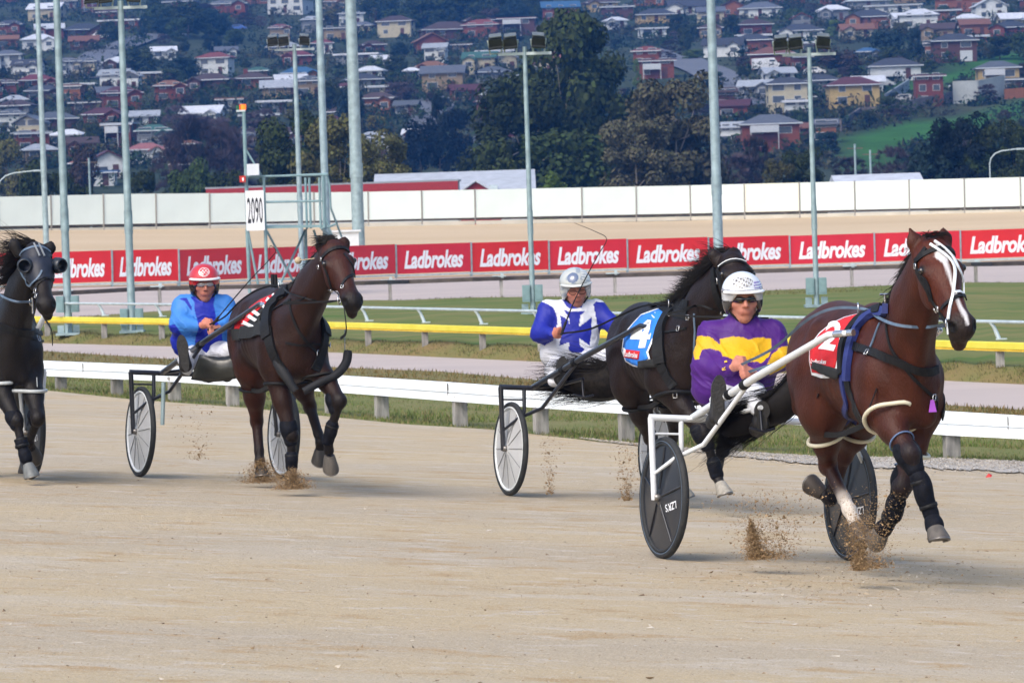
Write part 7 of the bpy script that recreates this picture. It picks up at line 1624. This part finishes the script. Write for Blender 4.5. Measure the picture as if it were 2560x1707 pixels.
# ------------------------------------------------ light blue
d3 = Drv('person in light blue jacket with royal blue front panel and red helmet', 400, 640, 4.356, 33.4, (512, 925)); p = d3.p
fw = (.16, -1, -.12); hc = p(485, 325, -.06); LB = A((.045, .20, .58)); RB = A((.010, .022, .34))
fprims, q, rot = face_prims(hc, fw, (0, 0, 1), 1.08, sk=SK*A((.88, .82, .82)))
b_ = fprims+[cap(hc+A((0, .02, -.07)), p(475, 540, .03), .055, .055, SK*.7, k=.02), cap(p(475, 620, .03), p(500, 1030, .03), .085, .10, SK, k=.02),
  cap(p(230, 540), p(235, 760, -.10), .038, .034, SK, k=.02), cap(p(235, 760, -.10), p(440, 760, -.30), .036, .027, SK, k=.03), cap(p(720, 540), p(770, 720, -.06), .038, .034, SK, k=.02), cap(p(770, 720, -.06), p(640, 790, -.30), .038, .028, SK, k=.03)]
b_ += hand_prims(p(440, 760, -.30), p(520, 735, -.36), (.2, -.3, -.9), 0.98, SK*A((1, .8, .78))) + hand_prims(p(640, 790, -.30), p(575, 800, -.36), (-.2, .3, .9), 0.96, SK*.9)
body('body', b_, .0068, .03, M_SKIN, d3.root)
jp = [ell(p(480, 700), (.195, .13, .20), k=.08), ell(p(500, 940, -.02), (.20, .15, .17), k=.08), cap(p(260, 520), p(700, 520), .072, .070, k=.08), cap(p(478, 462, -.005), p(470, 540), .076, .10, k=.05),
  cap(p(240, 560), p(225, 740, -.09), .088, .092, k=.05), cap(p(225, 740, -.09), p(430, 762, -.29), .082, .046, k=.03), cap(p(720, 560), p(765, 710, -.06), .078, .072, k=.05), cap(p(765, 710, -.06), p(650, 790, -.28), .064, .045, k=.03), ell(p(250, 930, .02), (.10, .10, .12), k=.05)]
RBP = [[(330, 440), (480, 400), (600, 430), (585, 520), (612, 690), (670, 800), (690, 940), (698, 1120), (395, 1120), (375, 1000), (395, 860), (420, 780), (405, 690), (380, 600), (372, 500)], [(80, 760), (150, 740), (200, 800), (250, 870), (290, 960), (300, 1200), (60, 1200)], [(200, 460), (290, 450), (345, 560), (340, 590), (270, 490)]]
j3 = body('jacket', jp, .0072, .04, M_SILK, d3.root, polycol(d3, [(y, RB) for y in RBP], LB)); folds(14, .007, 30)(j3)
jp = [cap(p(420, 1060, .0), p(300, 1130, -.35), .095, .072, WH*.95, k=.05), cap(p(600, 1050, .0), p(760, 1060, -.35), .105, .085, WH*.95, k=.05), cap(p(300, 1130, -.35), p(292, 1230, -.52), .070, .052, WH*.9), ell(p(500, 1070, .05), (.20, .15, .12), col=WH, k=.05)]
t3 = body('trousers', jp, .010, .04, M_TROU, d3.root); folds(8, .005, 40)(t3)
boot(d3, (225, 855), (290, 1265), -.6); boot(d3, (740, 1090), (735, 1330), -.6)
def hc3(X, cl):
    cl[:] = (.50, .022, .030); z = X[:, 2]; rr_ = np.linalg.norm(X-A((.01, .10, .125)), axis=1); cl[(rr_ < .046) & (rr_ > .038)] = (.66, .55, .55); cl[(rr_ < .034) & (np.sin(X[:, 0]*260)*np.sin(z*240) > .1)] = (.66, .55, .55); cl[z < .012] = (.03, .022, .022); return cl
helmet(d3, hc+A((0, 0, .006)), fw, (0, 0, 1), 1.03, hc3, peakc=(.74, .76, .78)); band_lens(q, 1.1, M_CLEAR, d3.root, 'goggles', .030, z0=.022)
# ================================================================== reins and whips
def reins(label, fr, bit, ter, hands, mids=(), wd=.016, m=M_LEAB):
    P_ = fr.M @ ter; root = thing('reins', label, 'reins', P_)
    for s in (1, -1):
        b = fr.M @ Vector((bit.x, bit.y+(0 if s > 0 else .11), bit.z)); t = fr.M @ Vector((ter.x, ter.y*s if s < 0 else ter.y, ter.z)); h = hands[0 if s > 0 else 1]
        t0 = fr.M @ Vector((-.62, -.235*s, 1.445)); pts = [b]+([fr.M @ Vector((q_.x, q_.y if s > 0 else -q_.y+.02, q_.z)) for q_ in mids] or [b.lerp(t, .5)-Vector((0, 0, .03))])+[t, t.lerp(t0, .5)+Vector((0, 0, .03)), t0, t0.lerp(h, .5)-Vector((0, 0, .03)), h]
        P = catmull(pts, 6); n = len(P); vs = []
        for i in range(n):
            d = (P[min(i+1, n-1)]-P[max(i-1, 0)]).normalized(); side = d.cross(Vector((0, 1, 0))).normalized()
            for a_, o in ((-1, 0), (-1, .004), (1, .004), (1, 0)): vs.append(P[i]+side*a_*wd/2+Vector((0, o, 0))-P_)
        mb = MB(); mb.add(vs, [(i*4+k, i*4+(k+1) % 4, (i+1)*4+(k+1) % 4, (i+1)*4+k) for i in range(n-1) for k in range(4)]+[(0, 1, 2, 3), (4*n-1, 4*n-2, 4*n-3, 4*n-4)]); mb.build('rein', m, root)
    return root
def rp(hh, x, y):
    h = hh.hit(x, y); return h+hh.bv.find_nearest(h)[1]*.030
def dW(d, x, y, dz): return Vector(d.p(x, y, dz))+d.O
reins('blue grey reins from the white blazed bay horse to the purple jacket driver', fr1, BIT1, TER1, (dW(d1, 590, 925, -.38), dW(d1, 640, 990, -.38)), [rp(h1, *q_) for q_ in ((1560, 271), (1400, 270), (1260, 260), (1120, 232), (1020, 200))])
reins('dark reins from the black maned horse to the driver in white and royal blue', fr2, Vector((1.22, .30, 1.45)), TER2, (dW(d2, 430, 800, -.36), dW(d2, 1085, 835, -.42)), [rp(h2, *q_) for q_ in ((1205, 690), (1110, 660), (1010, 640), (860, 668), (760, 675))], .014, M_LEA)
reins('dark reins from the horse in all black harness to the light blue jacket driver', fr3, BIT3, TER3, (dW(d3, 530, 750, -.36), dW(d3, 575, 810, -.36)), [rp(h3, *q_) for q_ in ((1000, 738), (880, 720), (760, 695), (650, 662))], .013, M_LEA)
r4 = thing('reins', 'blue rein running back from the bit of the hooded horse', 'reins', fr4.M @ BIT4)
P_ = fr4.M @ BIT4; pts = [P_, fr4.M @ fr4.at(*h4.P(200, 805), 1.0), fr4.M @ fr4.at(*h4.P(60, 760), .75), fr4.M @ fr4.at(*h4.P(-30, 700), .4)]; mb = MB(); mb.tube([q_-P_ for q_ in catmull(pts, 4)], .010, 6); mb.build('rein', M_LEAB, r4)
def whip(label, pts, r0=.006):
    P = [Vector(q_) for q_ in pts]; root = thing('whip', label, 'whip', P[0]); C_ = [q_-P[0] for q_ in catmull(P, 6)]; n = len(C_)
    mb = MB(); mb.tube(C_, [r0*(1-.75*i/n) for i in range(n)], 6); mb.build('shaft', M_LEA, root)
    mb = MB(); mb.tube([C_[0]-(C_[2]-C_[0])*.5, C_[0], C_[2]], r0*1.8, 8); mb.build('grip', M_LEA, root)
whip('long black whip held upright by the driver in white and royal blue', [dW(d2, 440, 770, -.36), dW(d2, 540, 510, -.30), dW(d2, 645, 290, -.2), dW(d2, 800, 0, -.1), dW(d2, 893, -173, 0), dW(d2, 780, -250, .05), dW(d2, 560, -340, .1)])
whip('long black whip slanting up from the hand of the light blue jacket driver', [dW(d3, 560, 760, -.36), dW(d3, 800, 470, -.3), dW(d3, 1000, 240, -.2), dW(d3, 1200, 30, -.1), dW(d3, 1262, -60, 0), dW(d3, 1200, -110, .05), dW(d3, 1195, -20, .05)])

# mud apron, prop and muddy sheet of the dark carts
def apron(label_parent, M, pts, Z, m, name):
    Mi = M.inverted(); P = np.zeros((11, 7, 3))
    a, b, c, d = [px(u, v, Z+dz) for u, v, dz in pts]
    for i in range(11):
        for j in range(7):
            s_, t = i/10, j/6; q_ = (a*(1-s_)+b*s_)*(1-t)+(d*(1-s_)+c*s_)*t; q_ = q_+Vector((0, -.05*sin(s_*pi)*sin(t*pi)+.02*(fbm(s_*6, t*6, 4)-.5), -.02*sin(s_*pi))); P[i, j] = Mi @ q_
    o = mobj(name, grid_mesh(P, name), m, label_parent); sm = o.modifiers.new('t', 'SOLIDIFY'); sm.thickness = .006
M_APR = mat('muddy_vinyl', (.022, .024, .022), .35, var=.5, scale=4, bump=.3, bscale=12, coat=.2)
apron(CART3, MC3, [(500, 886, 0), (594, 888, -.1), (590, 946, -.1), (478, 948, .1)], 32.75, M_APR, 'mud_apron')
apron(CART2, MC2, [(1452, 902, 0), (1560, 905, -.1), (1560, 992, -.1), (1462, 1000, .1)], 32.2, M_APR, 'mud_apron')
Mi3 = MC3.inverted(); mb = MB(); mb.tube([Mi3 @ px(409, 955, 33.3), Mi3 @ px(406, 1062, 33.3)], .017, 8); mb.build('prop', M_GALV, CART3)
# ================================================================== kicked up sand
def spray(label, u, v, Z, w_, h_, n, size=(.003, .010), dense=0., wind=(0, 0)):
    P = px(u, v, Z); gz = trackz(P.x, P.y); P.z = max(gz, P.z); vs, fs, cl = [], [], []; r = random.Random(int(u))
    for k in range(n):
        t = r.random()**(1.9 if not dense else 1.5); s_ = .35+.65*t if not dense else 1.1*math.sqrt(max(.05, 1-t**1.5))
        c = Vector((r.gauss(0, .38)*w_*s_+wind[0]*t, r.gauss(0, .3)*w_*s_, abs(t*h_+r.gauss(0, .02)))); z = r.uniform(*size)*(1 if r.random() < .93 else 2.2)
        n0 = len(vs); vs += [c+Vector((r.gauss(0, z), r.gauss(0, z), r.gauss(0, z)*.8)) for _ in range(4)]; fs += [(n0, n0+1, n0+2), (n0, n0+2, n0+3), (n0, n0+3, n0+1), (n0+1, n0+3, n0+2)]
        k_ = r.uniform(.6, 1.25); cl += [tuple(x*k_ for x in (.31, .21, .115))]*4
    me = bpy.data.meshes.new('kicked_up_sand'); me.from_pydata([tuple(q) for q in vs], [], fs); setcol(me, cl); o = mobj('kicked_up_sand', me, mat('flying_sand', attr=True, rough=1, spec=.1)); o.location = P; tag(o, label, 'sand', kind='stuff')
spray('dense puff of brown sand under the leading horse near fore hoof', 2150, 1425, 22.9, .15, .30, 9000, (.0010, .0028)); spray('sand grains thrown up around the leading horse hooves', 2185, 1420, 22.8, .36, .42, 2600, (.0014, .0036))
spray('dark clump of sand rising behind the leading sulky wheel', 1893, 1398, 23.9, .07, .20, 8000, (.0010, .003), 1, (-.03, 0)); spray('loose grains of sand scattered between the wheel and the leading horse', 1925, 1395, 23.9, .50, .38, 4200, (.0014, .004))
spray('brown sand puff at the planted fore hoof of the all black harness horse', 733, 1222, 31.3, .17, .13, 6000, (.0013, .0035), 1); spray('brown sand puff at the planted hind hoof of the all black harness horse', 655, 1206, 32.5, .20, .16, 6000, (.0013, .0035), 1); spray('few grains thrown back beside the white disc wheel', 495, 1150, 33.2, .28, .45, 260, (.002, .0055))
spray('column of sand grains behind the blue cloth sulky wheel', 1375, 1235, 32., .12, .42, 420, (.002, .0055)); spray('second column of sand grains left of the black disc wheel', 1568, 1250, 31.2, .16, .40, 800, (.002, .0055))
# small clods and scrapes on the track
vs, fs, cl = [], [], []; r = random.Random(9)
for k in range(4200):
    u, v = r.uniform(-50, 2610), 1000+720*r.random()**.8
    if r.random() < .35: u = r.gauss(2100, 260); v = r.gauss(1440, 40)
    p = on_track(u, v)
    if p.y > 60 or p.y < 10 or interp(T_B0, u)[0] > v-4: continue
    z = r.uniform(.002, .0055)*(1 if r.random() < .95 else 2.0); n0 = len(vs); p.z += z*.3
    vs += [p+Vector((r.gauss(0, z*1.3), r.gauss(0, z*1.3), abs(r.gauss(0, z*.7)))) for _ in range(4)]; fs += [(n0, n0+1, n0+2), (n0, n0+2, n0+3), (n0, n0+3, n0+1), (n0+1, n0+3, n0+2)]
    c0 = r.choice([(.30, .21, .12), (.36, .29, .20), (.22, .16, .11), (.52, .47, .40)]); cl += [c0]*4
for k in range(14000):
    u = r.uniform(1450, 2600); kk = min(1, max(0, (u-1450)/700)); a_ = P0(u); q = a_+(nearline(u)-a_).normalized()*abs(r.gauss(0, 1.6))*kk
    z = r.uniform(.0025, .007); q.z = trackz(q.x, q.y)+.014+z*.3; n0 = len(vs); vs += [q+Vector((r.gauss(0, z*1.3), r.gauss(0, z*1.3), abs(r.gauss(0, z)))) for _ in range(4)]; fs += [(n0, n0+1, n0+2), (n0, n0+2, n0+3), (n0, n0+3, n0+1), (n0+1, n0+3, n0+2)]
    cl += [r.choice([(.48, .45, .41), (.36, .33, .30), (.26, .24, .21), (.44, .38, .30)])]*4
me = bpy.data.meshes.new('track_clods'); me.from_pydata([tuple(q) for q in vs], [], fs); setcol(me, cl); tag(mobj('track_clods', me, mat('clods', attr=True, rough=1, spec=.1)), 'small clods and grit scattered over the sand track', 'grit', kind='stuff')
g_ = on_track(2472, 1196); lt = thing('litter', 'small scrap of red litter lying on the gravel by the white rail', 'litter', g_)
mb = MB(); mb.add([(-.03, 0, .01), (.02, -.02, .015), (.035, .02, .03), (-.01, .03, .035), (0, 0, .05)], [(0, 1, 4), (1, 2, 4), (2, 3, 4), (3, 0, 4), (0, 3, 2, 1)]); mb.build('scrap', mat('red_litter', (.5, .02, .02), .6), lt)
# ================================================================== haze
hz = MB(); hz.box((0, 1330, 75), (2600, 2700, 185)); ho = hz.build('haze', None); tag(ho, 'thin bluish air between the camera and the hillside', 'haze', kind='stuff')
hm_ = bpy.data.materials.new('haze_air'); hm_.use_nodes = True; t_ = hm_.node_tree; t_.nodes.remove(t_.nodes['Principled BSDF']); pv = t_.nodes.new('ShaderNodeVolumePrincipled'); pv.inputs['Color'].default_value = (.10, .36, 1, 1); pv.inputs['Density'].default_value = .00021; pv.inputs['Anisotropy'].default_value = .2
t_.links.new(pv.outputs[0], t_.nodes['Material Output'].inputs['Volume']); ho.data.materials.append(hm_); sc.cycles.volume_bounces = 0
# ================================================================== labels that single each thing out
ORD = ['leftmost', 'second', 'third', 'fourth', 'fifth', 'sixth', 'seventh', 'eighth', 'ninth', 'tenth', 'eleventh', 'twelfth', 'thirteenth', 'fourteenth', 'fifteenth', 'sixteenth', 'seventeenth', 'eighteenth', 'nineteenth', 'twentieth']
bpy.context.view_layer.update()
tops = {}
for o in C.objects:
    if o.parent is None and 'label' in o and 'kind' not in o: tops.setdefault(o['label'], []).append(o)
for lb, os_ in tops.items():
    if len(os_) < 2 or 'group' in os_[0]: continue
    os_.sort(key=lambda o: proj(o.matrix_world.translation)[0]); n = len(os_)
    for k, o in enumerate(os_):
        if k < len(ORD)-1 and k <= n/2: w1 = ORD[k]+(' from left' if k else '')
        elif n-1-k < len(ORD): w1 = (ORD[n-1-k]+' from right') if n-1-k else 'rightmost'
        else: w1 = 'number %d from left' % (k+1)
        o['label'] = '%s, %s of %d alike' % (lb, w1, n)
        if len(o['label'].split()) > 16: o['label'] = '%s, %s of %d' % (lb, w1, n)
for o in C.objects:
    if o.parent is None and o.name.startswith('house'): o['group'] = 'houses on the hillside'
    if o.parent is None and o.name.startswith('tree'): o['group'] = 'trees beyond the white wall'
    if o.parent is None and o.name.startswith('advertising_board'): o['group'] = 'red advertising boards beside the far track'
    if o.parent is None and o.name.startswith('light_pole'): o['group'] = 'light poles around the track'
